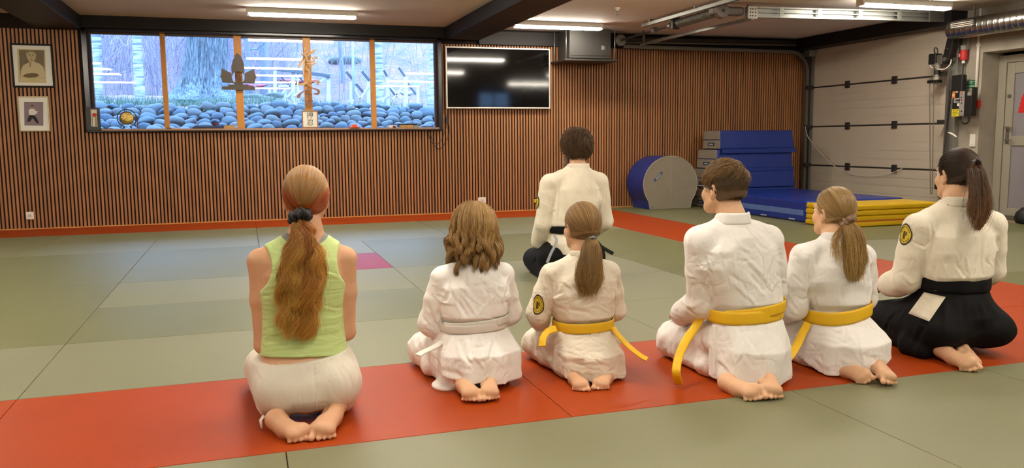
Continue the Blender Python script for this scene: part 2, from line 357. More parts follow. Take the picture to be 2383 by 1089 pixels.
for ex in (69,77): flat([pp(ex-2.6,127),pp(ex+2.6,126.4),pp(ex+2.6,127.3),pp(ex-2.6,127.9)], yy-.0024, 'portrait_brow', sep('dark','#5d4f36'), pt)
flat([pp(72.6,130),pp(74.2,135.5),pp(71.8,135.8)], yy-.0024, 'portrait_nose', sep('shade','#94835f'), pt)
flat([pp(70,139.2),pp(76.5,138.8),pp(76,140),pp(71,140.3)], yy-.0024, 'portrait_mouth', sep('dark','#5d4f36'), pt)
flat([pp(66,185.8),pp(90,186.2),pp(90,187),pp(66,186.6)], YB-.017, 'portrait_caption', sep('caption','#9a8a62'), pt)
x0, x1, z0, z1 = -2.618,-2.276,1.217,1.650
p2_ = picture(x0,x1,z0,z1, mat('gold_frame','#a3906a',.35,metal=.5), .013, mat('white_mount','#e6e3da'), None, 'colour photograph of a standing person in white jacket and black trousers, thin pale frame')
yy = YB-.0155
flat([pp(56,237),pp(100.5,237),pp(101,292.5),pp(57,292)], yy, 'photo_print', mat('mauve_backdrop','#84727a',.7), p2_)
yy -= .0012
flat([pp(63,283),pp(66,272),pp(70,267),pp(80,267),pp(87,277),pp(91,287),pp(86,287.5),pp(76,275),pp(69,284)], yy, 'photo_trousers', mat('photo_black','#17161c',.7), p2_)
flat([pp(67,256),pp(71,253),pp(79,253),pp(84,259),pp(88,258),pp(86,264),pp(80,268),pp(69,267.5),pp(67,262)], yy-.0012, 'photo_jacket', mat('photo_white','#d8d3cc',.7), p2_)
flat([pp(ox,oy) for ox, oy in ellp(75,249,3.4,4.2)], yy-.0012, 'photo_head', mat('photo_skin','#9a6b52',.7), p2_)
flat([pp(72,247),pp(73,244.6),pp(77,244.4),pp(78.2,247)], yy-.0024, 'photo_hair', mat('photo_hair','#3a2a20',.7), p2_)
# television
Yt = 11.55
a, b = W(1036.5,107,Yt), W(1281,255,Yt); tx0, tx1, tz0, tz1 = a[0], b[0], 1.512, 2.385
t = thing('television', 'wide black television with thin silver bezel on the slatted wall', 'television', ((tx0+tx1)/2, Yt+.03, tz0))
MB().box((tx0+.01,Yt+.012,tz0+.01),(tx1-.01,YB-.005,tz1-.01)).build('back_housing', M_BLKPL, t)
m = MB(); bw = .02
for lo, hi in (((tx0,Yt,tz0),(tx1,Yt+.03,tz0+bw)),((tx0,Yt,tz1-bw),(tx1,Yt+.03,tz1)),((tx0,Yt,tz0+bw),(tx0+bw,Yt+.03,tz1-bw)),((tx1-bw,Yt,tz0+bw),(tx1,Yt+.03,tz1-bw))): m.box(lo, hi)
m.build('bezel', mat('silver_bezel','#cfc9bf',.35,metal=.3), t, bevel=.002)
MB().box((tx0+bw,Yt+.006,tz0+bw),(tx1-bw,Yt+.02,tz1-bw)).build('screen', mat('tv_screen','#050506',.06,spec=.5,bump=.08,bscale=2.,bdist=.004), t)
# loose cables under the television
def ctube(name, pts, r, m, parent=None, loc=None, n=40, seg=8):
    P = np.array(pts, float); k = len(P); tt = np.linspace(0, k-1, n); out = []
    for q in tt:
        i = min(int(q), k-2); u = q-i; p0 = P[max(i-1,0)]; p1 = P[i]; p2 = P[i+1]; p3 = P[min(i+2,k-1)]
        out.append(.5*((2*p1)+(-p0+p2)*u+(2*p0-5*p1+4*p2-p3)*u*u+(-p0+3*p1-3*p2+p3)*u**3))
    return MB().tube(out, r, seg).build(name, m, parent, loc, smooth=True)
cb = thing('cable', 'thin black cables hanging loose below the television corner', 'cable', tuple(W(1020,345,YB-.02)))
Yc = YB-.014
ctube('wire', [W(1044,255,Yc),W(1040,275,Yc),W(1046,300,Yc),W(1040,325,Yc),W(1024,346,Yc),W(1008,335,Yc),W(997,315,Yc),W(998,304,Yc)], .0045, M_BLKPL, cb)
ctube('wire', [W(1043,257,Yc),W(1041,285,Yc),W(1034,310,Yc),W(1022,333,Yc),W(1008,328,Yc),W(1000,304,Yc)], .0035, M_BLKPL, cb)
MB().box(tuple(W(1038,286,YB-.028)),tuple(W(1043,274,YB-.008))).build('plug', M_BLKPL, cb, bevel=.002)
# sockets
def socket(name, px0, py0, px1, py1, label):
    a, b = W(px0,py1,YB-.02), W(px1,py0,YB-.02); t = thing(name, label, 'socket', ((a[0]+b[0])/2,YB-.01,a[2]))
    MB().box((a[0],YB-.022,a[2]),(b[0],YB-.001,b[2])).build('face_plate', M_WHITE, t, bevel=.004)
    c = (a+b)/2; MB().cyl((c[0],YB-.026,c[2]),(c[0],YB-.02,c[2]),.024).build('outlet', mat('outlet_plastic','#cfc9bb',.5), t, smooth=False)
    for s in (-1,1): MB().cyl((c[0]+s*.0095,YB-.0268,c[2]),(c[0]+s*.0095,YB-.0255,c[2]),.0035,10).build('pin_hole', M_BLKPL, t)
socket('wall_socket', 61, 493, 77.5, 511, 'white wall socket low on the slatted wall under the portraits')
socket('wall_socket', 1113, 459, 1131, 474, 'white wall socket behind the loose-haired child')
# ventilation box on hanging tray
t = thing('ventilation_unit', 'dark grey box unit standing on a tray hung from the ceiling by rods', 'ventilation unit', (4.85,11.32,2.19))
MB().box((4.50,11.12,2.215),(5.15,11.57,2.63)).build('casing', mat('unit_grey','#34322f',.5,nz=.1,nscale=10), t, bevel=.01)
MB().box((4.51,11.116,2.25),(5.14,11.122,2.26)).build('seam', M_BLACK, t)
MB().box((4.40,11.05,2.175),(5.24,11.60,2.2)).build('tray', M_DKSTEEL, t, bevel=.003)
for x, y in ((4.44,11.1),(5.2,11.1),(4.44,11.56),(5.2,11.56)): MB().cyl((x,y,2.2),(x,y,ZC),.006,8).build('threaded_rod', M_GALV, t, smooth=True)
lp = W(1403,111,11.11); MB().box((lp[0]-.02,11.113,lp[2]-.03),(lp[0]+.015,11.12,lp[2]+.03)).build('latch', M_GALV, t)
MB().box((lp[0]+.022,11.114,lp[2]-.022),(lp[0]+.034,11.12,lp[2]+.022)).build('latch', M_GALV, t)
# sprinkler head on the ceiling
sp = FL(1437,18,ZC); t = thing('smoke_detector', 'small glass and metal sensor bulb on the ceiling between beam and rail', 'detector', tuple(sp-np.array([0,0,.09])))
MB().lathe([(.035,0),(.035,-.012),(.018,-.02),(.016,-.04)], sp).build('base', M_WHITE, t, smooth=True)
MB().lathe([(.012,-.04),(.021,-.055),(.021,-.075),(.008,-.09)], sp).build('bulb', M_GALV, t, smooth=True)
# ------------------------------------------------------------------ things in the window
Yw = YB-.0
def WX(px, py): w = W(px, py, 11.655); return (w[0], w[2])
M_EMB = mat('emblem_board', '#4f453b', .55, nz=.1, nscale=12)
t = thing('wall_emblem', 'brown cut-out emblem with pointed centre and two wings on a window post', 'emblem', (W(555,205,11.655)))
zz = lambda p: [WX(505+a/10.89, 115+b/10.89) for a, b in p]
def ccw(p):
    s = sum(p[i][0]*p[(i+1)%len(p)][1]-p[(i+1)%len(p)][0]*p[i][1] for i in range(len(p))); return p if s > 0 else p[::-1]
circ = [(535+172*math.cos(q), 710+152*math.sin(q)) for q in np.radians(np.linspace(212, 328, 12))]
flat(ccw(zz([(515,90),(600,170),(650,270),(685,390),(697,500),(695,600)]+[(x,y) for x,y in circ[::-1]]+[(372,610),(362,520),(370,410),(395,300),(435,210),(455,150)])), 11.655, 'emblem_spear', M_EMB, t, .012)
flat(ccw(zz([(110,480),(370,605),(372,700),(395,780),(430,835),(440,855),(130,840),(125,760),(75,690),(110,620)])), 11.655, 'emblem_wing', M_EMB, t, .012)
flat(ccw(zz([(940,490),(700,605),(705,700),(690,780),(650,835),(640,855),(960,860),(965,780),(1005,690),(960,600)])), 11.655, 'emblem_wing', M_EMB, t, .012)
flat(ccw(zz([(120,940),(280,935),(285,890),(790,890),(800,945),(970,950),(965,1035),(120,1020)])), 11.655, 'emblem_base', M_EMB, t, .012)
flat(ccw(zz([(440,830),(640,830),(650,900),(430,900)])), 11.656, 'emblem_foot', M_EMB, t, .011)
rim = MB(); cc = [zz([(537+r*math.cos(q), 712+r*.93*math.sin(q))])[0] for r in (165,178) for q in np.linspace(0, 2*math.pi, 40, endpoint=False)]
rim.add([(p[0],11.645,p[1]) for p in cc], [(k,(k+1)%40,40+(k+1)%40,40+k) for k in range(40)]); rim.build('emblem_ring', M_EMB, t)
ky = mat('emblem_strokes', '#5d3d1c', .6)
ks = MB()
for x0_,y0_,x1_,y1_ in ((470,640,505,640),(470,690,505,690),(470,735,505,735),(478,600,478,780),(510,610,510,700),(505,800,470,840),(520,690,630,690),(578,600,578,690),(520,765,635,770),(560,700,540,765),(590,700,600,830),(520,610,550,610)):
    a_, b_ = zz([(x0_,y0_)])[0], zz([(x1_,y1_)])[0]; ks.bar((a_[0],11.66,a_[1]),(b_[0],11.66,b_[1]),.012,.012,(0,1,0))
ks.build('emblem_character', ky, t)
# carved characters hung on the post
t = thing('calligraphy_carving', 'tall pale wooden cut-out of flowing characters on the centre window post', 'carving', tuple(W(718,245,11.655)))
def stroke(mb, pts, y=11.65, th=.014):
    """pts: (px in the 519-wide crop, py, half width): a brush stroke of varying width, as a slab."""
    P = []
    k = len(pts); A = np.array(pts, float)
    for q in np.linspace(0, k-1, 6*(k-1)+1):
        i = min(int(q), k-2); u = q-i; p0, p1, p2, p3 = A[max(i-1,0)], A[i], A[i+1], A[min(i+2,k-1)]
        P.append(.5*((2*p1)+(-p0+p2)*u+(2*p0-5*p1+4*p2-p3)*u*u+(-p0+3*p1-3*p2+p3)*u**3))
    P = np.array(P); T = np.gradient(P[:,:2], axis=0); T /= np.linalg.norm(T, axis=1, keepdims=True)+1e-9; Nn = np.c_[-T[:,1], T[:,0]]
    Lf = P[:,:2]+Nn*P[:,2:3]; Rt = P[:,:2]-Nn*P[:,2:3]; vs = []
    for l, r in zip(Lf, Rt):
        for yv in (y, y-th):
            for q in (l, r):
                w = W(670+q[0]/5.19, 95+q[1]/5.19, 11.65); vs.append((w[0], yv, w[2]))
    n = len(P); fs = []
    for i in range(n-1):
        a = 4*i; b = a+4; fs += [(a,a+1,b+1,b),(a+2,b+2,b+3,a+3),(a,b,b+2,a+2),(a+1,a+3,b+3,b+1)]
    fs += [(0,2,3,1),(4*n-4,4*n-3,4*n-1,4*n-2)]
    mb.add(vs, fs)
M_CARV = mat('pale_carved_wood', '#b99160', .5, nz=.12, nscale=10, nstretch=(6,6,1)); M_CARV2 = mat('brown_carved_wood', '#7a5036', .5, nz=.12, nscale=10)
c1 = MB()
for p in ([(207,80,16),(203,100,14),(190,118,8)],[(160,168,5),(190,160,13),(225,140,10),(245,115,7)],[(205,165,14),(195,250,10),(190,330,9),(187,420,7)],[(200,190,9),(165,250,15),(140,300,17),(128,315,8)],
          [(215,195,8),(260,165,11),(305,130,16),(335,108,9)],[(240,180,8),(228,225,9),(245,250,9),(270,225,8)],[(272,195,7),(300,215,9),(345,205,13),(350,215,6)],[(228,275,6),(262,275,10),(300,250,13),(330,235,8)],[(245,300,6),(290,290,9),(335,265,14)],
          [(230,310,6),(222,340,9),(240,355,7),(262,335,6),(275,310,7),(295,330,8)],[(255,355,6),(252,390,6),(262,410,5)],[(250,410,6),(245,460,7),(248,510,9)],[(265,460,4),(280,458,5)],
          [(120,518,6),(140,530,15),(200,515,11),(250,500,8)],[(250,495,6),(320,490,5),(370,500,15),(350,525,11)],[(240,525,6),(262,540,7),(285,530,5)]): stroke(c1, p)
c1.build('carving_upper', M_CARV, t, smooth=False)
c2 = MB()
for p in ([(260,560,6),(215,600,7),(160,630,9),(130,670,19),(115,690,8)],[(255,560,6),(320,580,8),(370,605,14),(360,640,13),(310,640,5)],[(215,610,7),(255,595,8),(290,620,6)],[(225,640,7),(260,630,8),(285,650,7),(240,670,7)],[(215,690,6),(255,675,8),(295,690,7)],[(220,710,8),(215,740,8),(258,775,8),(300,715,7)],[(225,735,6),(260,710,7),(280,730,6),(245,755,6)]): stroke(c2, p)
c2.build('carving_lower', M_CARV2, t)
# framed brush writing on the sill
a, b = W(703.5,299.5,11.62), W(739.5,257,11.62)
t = thing('framed_calligraphy', 'small wooden frame with two black brush characters on the sill', 'picture', ((a[0]+b[0])/2,11.63,1.246))
m = MB(); x0,x1,z0,z1 = a[0],b[0],1.246,b[2]; bw=.014
for lo, hi in (((x0,11.61,z0),(x1,11.635,z0+bw)),((x0,11.61,z1-bw),(x1,11.635,z1)),((x0,11.61,z0+bw),(x0+bw,11.635,z1-bw)),((x1-bw,11.61,z0+bw),(x1,11.635,z1-bw))): m.box(lo, hi)
m.build('picture_frame', mat('light_frame_wood','#8a6138',.5), t, bevel=.002)
MB().box((x0+bw,11.62,z0+bw),(x1-bw,11.632,z1-bw)).build('card', mat('cream_paper','#d9d3c4',.8), t)
xc = (x0+x1)/2; zc = (z0+z1)/2
M_INK = mat('black_ink', '#16130f', .7)
text_mesh('押', .092, (xc,11.619,zc+.045), (1,0,0), (0,0,1), 'character', M_INK, t); text_mesh('忍', .092, (xc,11.619,zc-.052), (1,0,0), (0,0,1), 'character', M_INK, t)
# red sun panel, gong, clutter on the sill
a, b = W(201,301,11.57), W(231.5,250.5,11.57); x0,x1,z0,z1 = a[0],b[0],1.2225,b[2]
t = thing('sun_picture', 'narrow black-framed picture of a red disc over pale stems on the sill corner', 'picture', ((x0+x1)/2,11.575,1.2225))
MB().box((x0,11.565,z0),(x1,11.588,z1)).build('picture_frame', M_BLACK, t, bevel=.003)
q = lambda px, py: (lambda w: (w[0], w[2]))(W(px, py, 11.564))
flat(ccw([q(210.5,255),q(225,255),q(227,295),q(211.5,294)]), 11.5655, 'panel', mat('ivory_panel','#d6cbb4',.7,nz=.2,nscale=30), t)
flat(ccw([q(ox,oy) for ox, oy in ellp(219.5,267.5,5.2,4.6)]), 11.564, 'red_disc', mat('sun_red','#b3261a',.6), t)
st = MB()
for x_, l_ in ((212,0),(216,14),(222,10),(226,3)):
    a_, b_ = q(x_,257+l_), q(x_+random.uniform(-2,2),294); st.bar((a_[0],11.5635,a_[1]),(b_[0],11.5635,b_[1]),.006,.001,(0,1,0))
st.build('stems', M_BLACK, t)
gc = W(295,275,11.63); gr = .088
t = thing('gong', 'small round brass gong in a black ring stand on the sill', 'gong', (gc[0],11.63,1.246))
MB().lathe([(.001,.006),(.03,.012),(.05,.006),(gr-.014,.004),(gr-.004,-.002),(gr-.004,-.018),(gr-.012,-.018),(gr-.02,-.004),(.001,-.002)], gc, (0,-1,0), 40).build('disc', mat('hammered_brass','#b39a5a',.25,metal=1.,bump=.5,bscale=60,bdist=.01), t, smooth=True)
ring = [gc+np.array([.112*math.cos(q_),0,.112*math.sin(q_)]) for q_ in np.linspace(-math.pi*.42, math.pi*1.42, 50)]
MB().tube(ring, .006, 8).build('ring_stand', M_BLKPL, t, smooth=True)
for s in (-1,1): MB().tube([gc+np.array([s*.03,0,-.108]), np.array([gc[0]+s*.055,11.63,1.252])], .007, 8).build('foot', M_BLKPL, t)
MB().cyl(gc+np.array([0,0,.112]),gc+np.array([0,0,.083]),.003,6).build('cord', M_BLKPL, t)
bt = W(319.5,275,11.63); o = MB().tube([(bt[0],11.63,1.247),(bt[0]-.002,11.63,1.42)], .004, 8).build('mallet_stick', mat('red_lacquer','#7a2a22',.4), smooth=True); tag(o, 'thin red stick standing upright beside the gong', 'stick')
def sbox(name, px0, py0, px1, py1, m, label, cat, Y=11.63, dy=.1, z0=1.2455, bevel=.003, group=None):
    a, b = W(px0,py1,Y), W(px1,py0,Y); h = max(b[2]-a[2], .006)
    return tag(MB().box((a[0],Y,z0),(b[0],Y+dy*.6,z0+h)).build(name, m, bevel=bevel), label, cat, group)
M_NAVY = mat('navy_cover', '#151d3a', .4)
sbox('book', 448,295.5,519,299.5, M_NAVY, 'dark flat book lowest in the pile on the sill by the second post', 'book')
h1 = W(448,295.5,11.63)[2]-W(448,299.5,11.63)[2]+1.2455
sbox('folder', 452,292.5,514,296, mat('blue_cover','#274a86',.4), 'thin blue folder lying on the dark book on the sill', 'folder', z0=h1, dy=.08)
h2 = h1+W(452,292.5,11.63)[2]-W(452,296,11.63)[2]
pc = W(502,293,11.66); o = MB().lathe([(.001,0),(.04,.004),(.052,.012),(.03,.024),(.001,.028)], (pc[0],11.655,h2+.0), (0,0,1), 16).build('cloth_bundle', mat('plum_cloth','#6a2036',.8), smooth=True); tag(o, 'small plum coloured cloth bundle on the blue folder', 'cloth')
sbox('wooden_block', 521,293,547,300, mat('raw_pine','#b08a52',.6,nz=.15,nscale=8), 'pale wooden block on the sill against the second window post', 'block')
sbox('flat_case', 388,296.5,399,298.5, M_NAVY, 'little dark case on the sill at the first window post', 'case')
sbox('paper_pad', 400,297,418,299, M_WHITE, 'thin white pad on the sill near the first window post', 'pad')
sbox('flat_case', 233,297.8,262,299.5, M_NAVY, 'thin dark case lying between the red disc picture and the gong', 'case')
sbox('paper_box', 906,296,923,301.5, M_WHITE, 'small white paper box with a plum spot on the right end of the sill', 'box')
pz = W(915,299,11.625); tag(MB().lathe([(.001,0),(.02,.002),(.026,.012),(.012,.024),(.001,.026)], (pz[0]+.012,11.60,1.2455), (0,0,1), 14).build('cloth_bundle', mat('plum_cloth','#6a2036'), smooth=True), 'tiny plum cloth bundle in front of the white paper box', 'cloth')
sbox('tan_box', 931,295.5,947,301.5, mat('tan_card','#b08a4c',.7), 'tan cardboard box on the sill, the one nearer the cone', 'box')
sbox('tan_box', 947.5,295.5,962.5,301.5, mat('tan_card','#b08a4c'), 'tan cardboard box on the sill, the one nearer the window corner', 'box')
sbox('grey_box', 963.5,296.5,976,301.5, mat('grey_card','#8d8a86',.6), 'grey white box on the sill next to the tan boxes', 'box')
zt = 1.2455+W(931,295.5,11.63)[2]-W(931,301.5,11.63)[2]
a, b = W(926,293,11.63), W(985,293,11.63); tag(MB().tube([(a[0],11.65,zt+.010),(b[0]-.09,11.65,zt+.010)], .009, 10).build('wooden_stick', M_BLACK, smooth=True), 'black round stick lying across the tan boxes', 'stick')
a = W(981,299,11.63); b = W(1009,299,11.63)
o = ctube('strap', [(a[0],11.62,1.252),(a[0]+.03,11.65,1.262),((a[0]+b[0])/2,11.63,1.255),(b[0]-.03,11.65,1.262),(b[0],11.63,1.252)], .006, M_NAVY, n=24); tag(o, 'dark blue strap coiled in the right corner of the sill', 'strap')
cc_ = W(825,300,11.64); o = MB().lathe([(.085,0),(.085,.005),(.062,.008),(.03,.045),(.014,.052),(.012,.05),(.026,.04),(.05,.004)], (cc_[0],11.645,1.2455), (0,0,1), 32).build('training_cone', mat('orange_plastic','#d8501a',.45), smooth=True); tag(o, 'low orange marker cone on the window sill', 'cone')
# ================================================================== GARAGE SIDE AND GYM GEAR
M_PANEL = mat('garage_panel', '#c4b8a6', .7, nz=.05, nscale=5, bump=.15, bscale=40, bstretch=(1,.2,8))
M_GAP = mat('rubber_gap', '#2c2622', .8)
gd = sempty('door_2', (XR+.03,10.1,0))
zs = [-.035,.595,1.225,1.862,2.50]
for i in range(4):
    m = MB(); n = 5; z0, z1 = zs[i]+.012, zs[i+1]-.012; h = (z1-z0)/n
    for k in range(n): m.box((XR+.02,8.62,z0+k*h+.004),(XR+.06,11.6,z0+(k+1)*h-.004))
    m.box((XR+.025,8.62,z0),(XR+.06,11.6,z1)); m.build('door_panel', M_PANEL, gd)
for z in zs[1:4]: MB().box((XR+.028,8.62,z-.013),(XR+.058,11.6,z+.013)).build('seal', M_GAP, gd)
for px in (1971, 2080):
    for z, py in ((1.862,195),(1.225,291),(.595,386)):
        y = XW(px, py, XR)[1]; MB().box((XR-.004,y-.045,z-.055),(XR+.03,y+.045,z+.055)).build('hinge', M_DKSTEEL, gd, bevel=.004)
# far vertical track that bends under the ceiling
t = thing('garage_door_rail', 'grey bent steel door track in the far corner of the slatted wall', 'rail', (8.84,11.5,-.0))
arc = [(8.84,11.50,-.0),(8.84,11.50,2.1)]+[(8.84-.33*(1-math.cos(q)),11.5,2.1+.33*math.sin(q)) for q in np.linspace(0.1,math.pi/2,10)]+[(5.5,11.46,2.44)]
pr = MB()
def channel(mb, path, prof, up):
    P = np.array(path, float); n = len(P); T = np.gradient(P, axis=0); T /= np.linalg.norm(T, axis=1, keepdims=True); up = np.array(up, float); k = len(prof); vs = []
    for i in range(n):
        s_ = up; w_ = np.cross(T[i], s_); w_ /= np.linalg.norm(w_)
        vs += [P[i]+s_*u+w_*v for u, v in prof]
    mb.add(vs, [(i*k+j,(i+1)*k+j,(i+1)*k+(j+1)%k,i*k+(j+1)%k) for i in range(n-1) for j in range(k)]+[tuple(range(k)), tuple((n-1)*k+j for j in range(k))[::-1]]); return mb
C_PROF = [(-.03,-.025),(.03,-.025),(.03,-.021),(-.026,-.021),(-.026,.021),(.03,.021),(.03,.025),(-.03,.025)]
channel(MB(), arc, C_PROF, (0,1,0)).build('track', M_STEEL, t)
MB().box((8.885,11.44,-.0),(8.925,11.56,2.46)).build('side_post', M_STEEL, t)
for z in (.6,1.22,1.86): MB().box((8.80,11.42,z-.03),(8.92,11.47,z+.03)).build('roller_bracket', M_DKSTEEL, t)
MB().box((8.80,11.40,2.36),(8.92,11.55,2.46)).build('corner_bracket', M_GALV, t)
t = thing('ceiling_rail', 'dark double steel rail along the top of the slatted wall', 'rail', (6.95,11.47,2.47))
a0, b0 = (5.40,11.46,2.535), (8.60,11.46,2.575)
MB().bar(a0, b0, .05, .06).build('rail_beam', M_DKSTEEL, t, bevel=.004); MB().bar((5.4,11.42,2.49),(8.55,11.42,2.53),.03,.02).build('rail_lip', M_STEEL, t, bevel=.003)
# near galvanised beam
t = thing('door_beam', 'bright galvanised steel beam under the ceiling before the duct', 'beam', (7.2,8.6,2.47))
z0_, z1_ = 2.475, 2.60; S = lambda x: (x-5.735)*.0168
m = MB()
for dz0, dz1 in ((0,.018),(.056,.068),(.106,.124)): m.bar((5.735,8.60,z0_+(dz0+dz1)/2),(8.70,8.60,z0_+(dz0+dz1)/2+S(8.7)),.06,dz1-dz0)
m.build('flanges', M_GALV, t)
MB().bar((5.735,8.625,z0_+.062),(8.70,8.625,z0_+.062+S(8.7)),.006,.12).build('web', M_GALV, t)
for x in (6.2,6.75,7.35,7.95): MB().box((x-.03,8.565,z0_+S(x)),(x+.03,8.575,z0_+.124+S(x))).build('strap_plate', M_GALV, t)
MB().box((5.73,8.555,2.455),(5.86,8.57,2.605)).build('end_plate', mat('zinc_plate','#c9c8bf',.4,metal=.4), t, bevel=.008)
for x in (5.76,5.79,5.83):
    for z in (2.49,2.53,2.57): MB().box((x-.006,8.551,z-.008),(x+.006,8.556,z+.008)).build('slot', M_DKSTEEL, t)
MB().box((8.42,8.56,2.515),(8.72,8.575,2.65)).build('corner_plate', M_STEEL, t, bevel=.005)
# spring shaft with drums
t = thing('spring_shaft', 'steel spring shaft between round drums under the ceiling', 'spring shaft', (5.4,10,2.5))
A, B = np.array([5.36,11.3,2.5]), np.array([5.42,8.62,2.545])
MB().cyl(A, B, .016, 12).build('shaft', M_DKSTEEL, t, smooth=True)
L_ = lambda u: A+(B-A)*u
hel = MB(); th = np.linspace(0, 2*math.pi*24, 480); u0, u1 = .63, .94
d_ = (B-A)/np.linalg.norm(B-A); n1 = np.cross(d_, (0,0,1)); n1 /= np.linalg.norm(n1); n2 = np.cross(n1, d_)
hel.tube([L_(u0+(u1-u0)*q/th[-1])+.048*(n1*math.cos(q)+n2*math.sin(q)) for q in th], .0105, 6); hel.build('spring', M_STEEL, t, smooth=True)
MB().cyl(L_(u0), L_(u1), .043, 16).build('spring_core', M_DKSTEEL, t)
M_DRUM = mat('drum_grey', '#6d6762', .5, metal=.3)
for u, r, w in ((.99,.085,.10),(.02,.085,.05)): MB().cyl(L_(u-w/5.4), L_(u+w/5.4), r, 28).build('drum', M_DRUM, t, bevel=.012, smooth=False)
e = L_(.99); MB().cyl(e+np.array([0,-.058,0]),e+np.array([0,-.045,0]),.02,14).build('axle_cap', M_BLKPL, t)
MB().box((5.30,8.60,2.50),(5.72,8.74,2.60)).build('motor_housing', M_DRUM, t, bevel=.03)
for u in (.40,.56): MB().cyl(L_(u-.012), L_(u+.012), .045, 20).build('collar', M_STEEL, t, bevel=.006)
MB().box(tuple(L_(.60)-np.array([.05,.03,.06])),tuple(L_(.60)+np.array([.05,.03,.115]))).build('shaft_bracket', M_DKSTEEL, t, bevel=.004)
# two hanging c-rails
p, q = FL(1495,60,2.6), FL(1722,-6,2.6)
t = thing('ceiling_rail', 'bright steel rail hung under the ceiling, nearest the dark beam', 'rail', tuple((p+q)/2)); q = p+(q-p)*1.35
MB().bar(p, q, .042, .045).build('rail_beam', M_GALV, t, bevel=.004); MB().bar(p+np.array([0,0,-.024]), q+np.array([0,0,-.024]), .014, .004).build('groove', M_DKSTEEL, t)
for u in (.08,.45,.9): c_ = p+(q-p)*u; MB().box((c_[0]-.03,c_[1]-.02,2.62),(c_[0]+.03,c_[1]+.02,ZC)).build('hanger', M_STEEL, t)
p, q = np.array([5.72,11.30,2.46]), np.array([5.86,8.66,2.475])
t = thing('ceiling_rail', 'slim steel rail running from the back wall to the galvanised beam', 'rail', tuple((p+q)/2))
MB().bar(p, q, .035, .04).build('rail_beam', M_GALV, t, bevel=.004)
for u in (.03,.97): c_ = p+(q-p)*u; MB().box((c_[0]-.012,c_[1]-.02,c_[2]),(c_[0]+.012,c_[1]+.02,ZC)).build('hanger', M_STEEL, t)
# near post of the garage door with its gear
t = thing('door_post', 'galvanised upright post between garage door and concrete', 'post', (8.88,8.56,0))
MB().box((8.85,8.50,0),(8.925,8.60,2.47)).build('upright', M_GALV, t, bevel=.003)
MB().box((8.80,8.58,0),(8.85,8.615,2.3)).build('track', M_STEEL, t, bevel=.003)
for z in (1.87,1.24): MB().box((8.78,8.615,z-.03),(8.87,8.72,z+.03)).build('roller_bracket', M_DKSTEEL, t, bevel=.005)
# duct
t = thing('air_duct', 'spiral silver air duct under the ceiling above the concrete door recess', 'duct', (8.66,7,2.27))
dc = lambda y: np.array([8.66,y,2.395]); R_ = .118
prof = []; y0, y1 = 8.42, 3.2; n = 66
for k in range(n):
    a_ = y0-y1; u = k*a_/n
    prof += [(R_,u),(R_,u+a_/n*.40),(R_,u+a_/n*.80),(R_+.0022,u+a_/n*.86),(R_+.0022,u+a_/n*.93),(R_,u+a_/n*.985)]
MB().lathe([(R_-.012,-.004),(R_-.002,-.008)]+prof, dc(y0), (0,-1,0), 40).build('pipe', mat('spiral_steel','#b5b5b0',.28,metal=1.), t, smooth=True)
MB().lathe([(.001,-.02),(R_-.02,-.02),(R_-.01,-.006)], dc(y0), (0,-1,0), 40).build('end_cap', M_GALV, t, smooth=True)
gq = MB(); y_ = 8.16
for k in range(3): gq.box((8.525,y_-.16,2.40+.022*k),(8.545,y_+.16,2.412+.022*k))
gq.build('grille_slat', mat('pale_grille','#d8d4c8',.4), t)
g2 = MB()
for lo, hi in (((8.53,y_-.18,2.385),(8.552,y_+.18,2.395)),((8.53,y_-.18,2.465),(8.552,y_+.18,2.475)),((8.53,y_-.18,2.385),(8.552,y_-.16,2.475)),((8.53,y_+.16,2.385),(8.552,y_+.18,2.475))): g2.box(lo, hi)
g2.build('grille_frame', M_STEEL, t)
for y in (8.1,6.2,4.3): MB().box((8.655,y-.01,2.51),(8.665,y+.01,ZC)).build('hanger', M_STEEL, t)
# white conduit, alarm box, green sign, switch
y = XW(2272,250,XR)[1]
t = thing('conduit', 'white plastic conduit pipe running down the concrete to the red box', 'pipe', (XR-.02,y,1.5))
MB().cyl((XR-.02,y,1.50),(XR-.02,y,ZC),.017,14).build('pipe', M_WHITE, t, smooth=True)
p = XW(2268,86,XR-.02); MB().cyl((XR-.005,y,2.2),(XR-.03,y,2.2),.03,16).build('junction', M_WHITE, t)
a, b = XW(2256,252,XR-.05), XW(2277,233,XR-.05)
t = thing('alarm_box', 'red fire alarm call box on the concrete wall', 'alarm', (XR-.03,(a[1]+b[1])/2,a[2]))
MB().box((XR-.055,b[1],a[2]),(XR-.001,a[1],b[2])).build('case', M_RED, t, bevel=.006)
MB().box((XR-.058,(a[1]+b[1])/2-.035+.02,(a[2]+b[2])/2-.02),(XR-.053,(a[1]+b[1])/2+.035+.02,(a[2]+b[2])/2+.025)).build('press_plate', M_WHITE, t)
a, b = XW(2247,206,XR-.004), XW(2270,186,XR-.004)
t = thing('safety_sign', 'small green and white safety sign above the alarm box', 'sign', (XR-.003,(a[1]+b[1])/2,a[2]))
MB().box((XR-.005,b[1],a[2]),(XR-.001,a[1],b[2])).build('plate', mat('sign_green','#1f6a45',.4), t)
cy, cz, hh, wd = (a[1]+b[1])/2, (a[2]+b[2])/2, b[2]-a[2], a[1]-b[1]
bx = lambda y0,y1,z0,z1,m,n: MB().box((XR-.0065,cy+wd*y0,cz+hh*z0),(XR-.005,cy+wd*y1,cz+hh*z1)).build(n, m, t)
bx(-.1,.16,.05,.42,mat('sign_white','#d9d6cc',.5),'pictogram'); bx(-.03,.09,.1,.36,M_RED,'pictogram_mark'); bx(.2,.46,.26,.33,mat('sign_white','#d9d6cc'),'lettering'); bx(-.44,-.18,.26,.33,mat('sign_white','#d9d6cc'),'lettering')
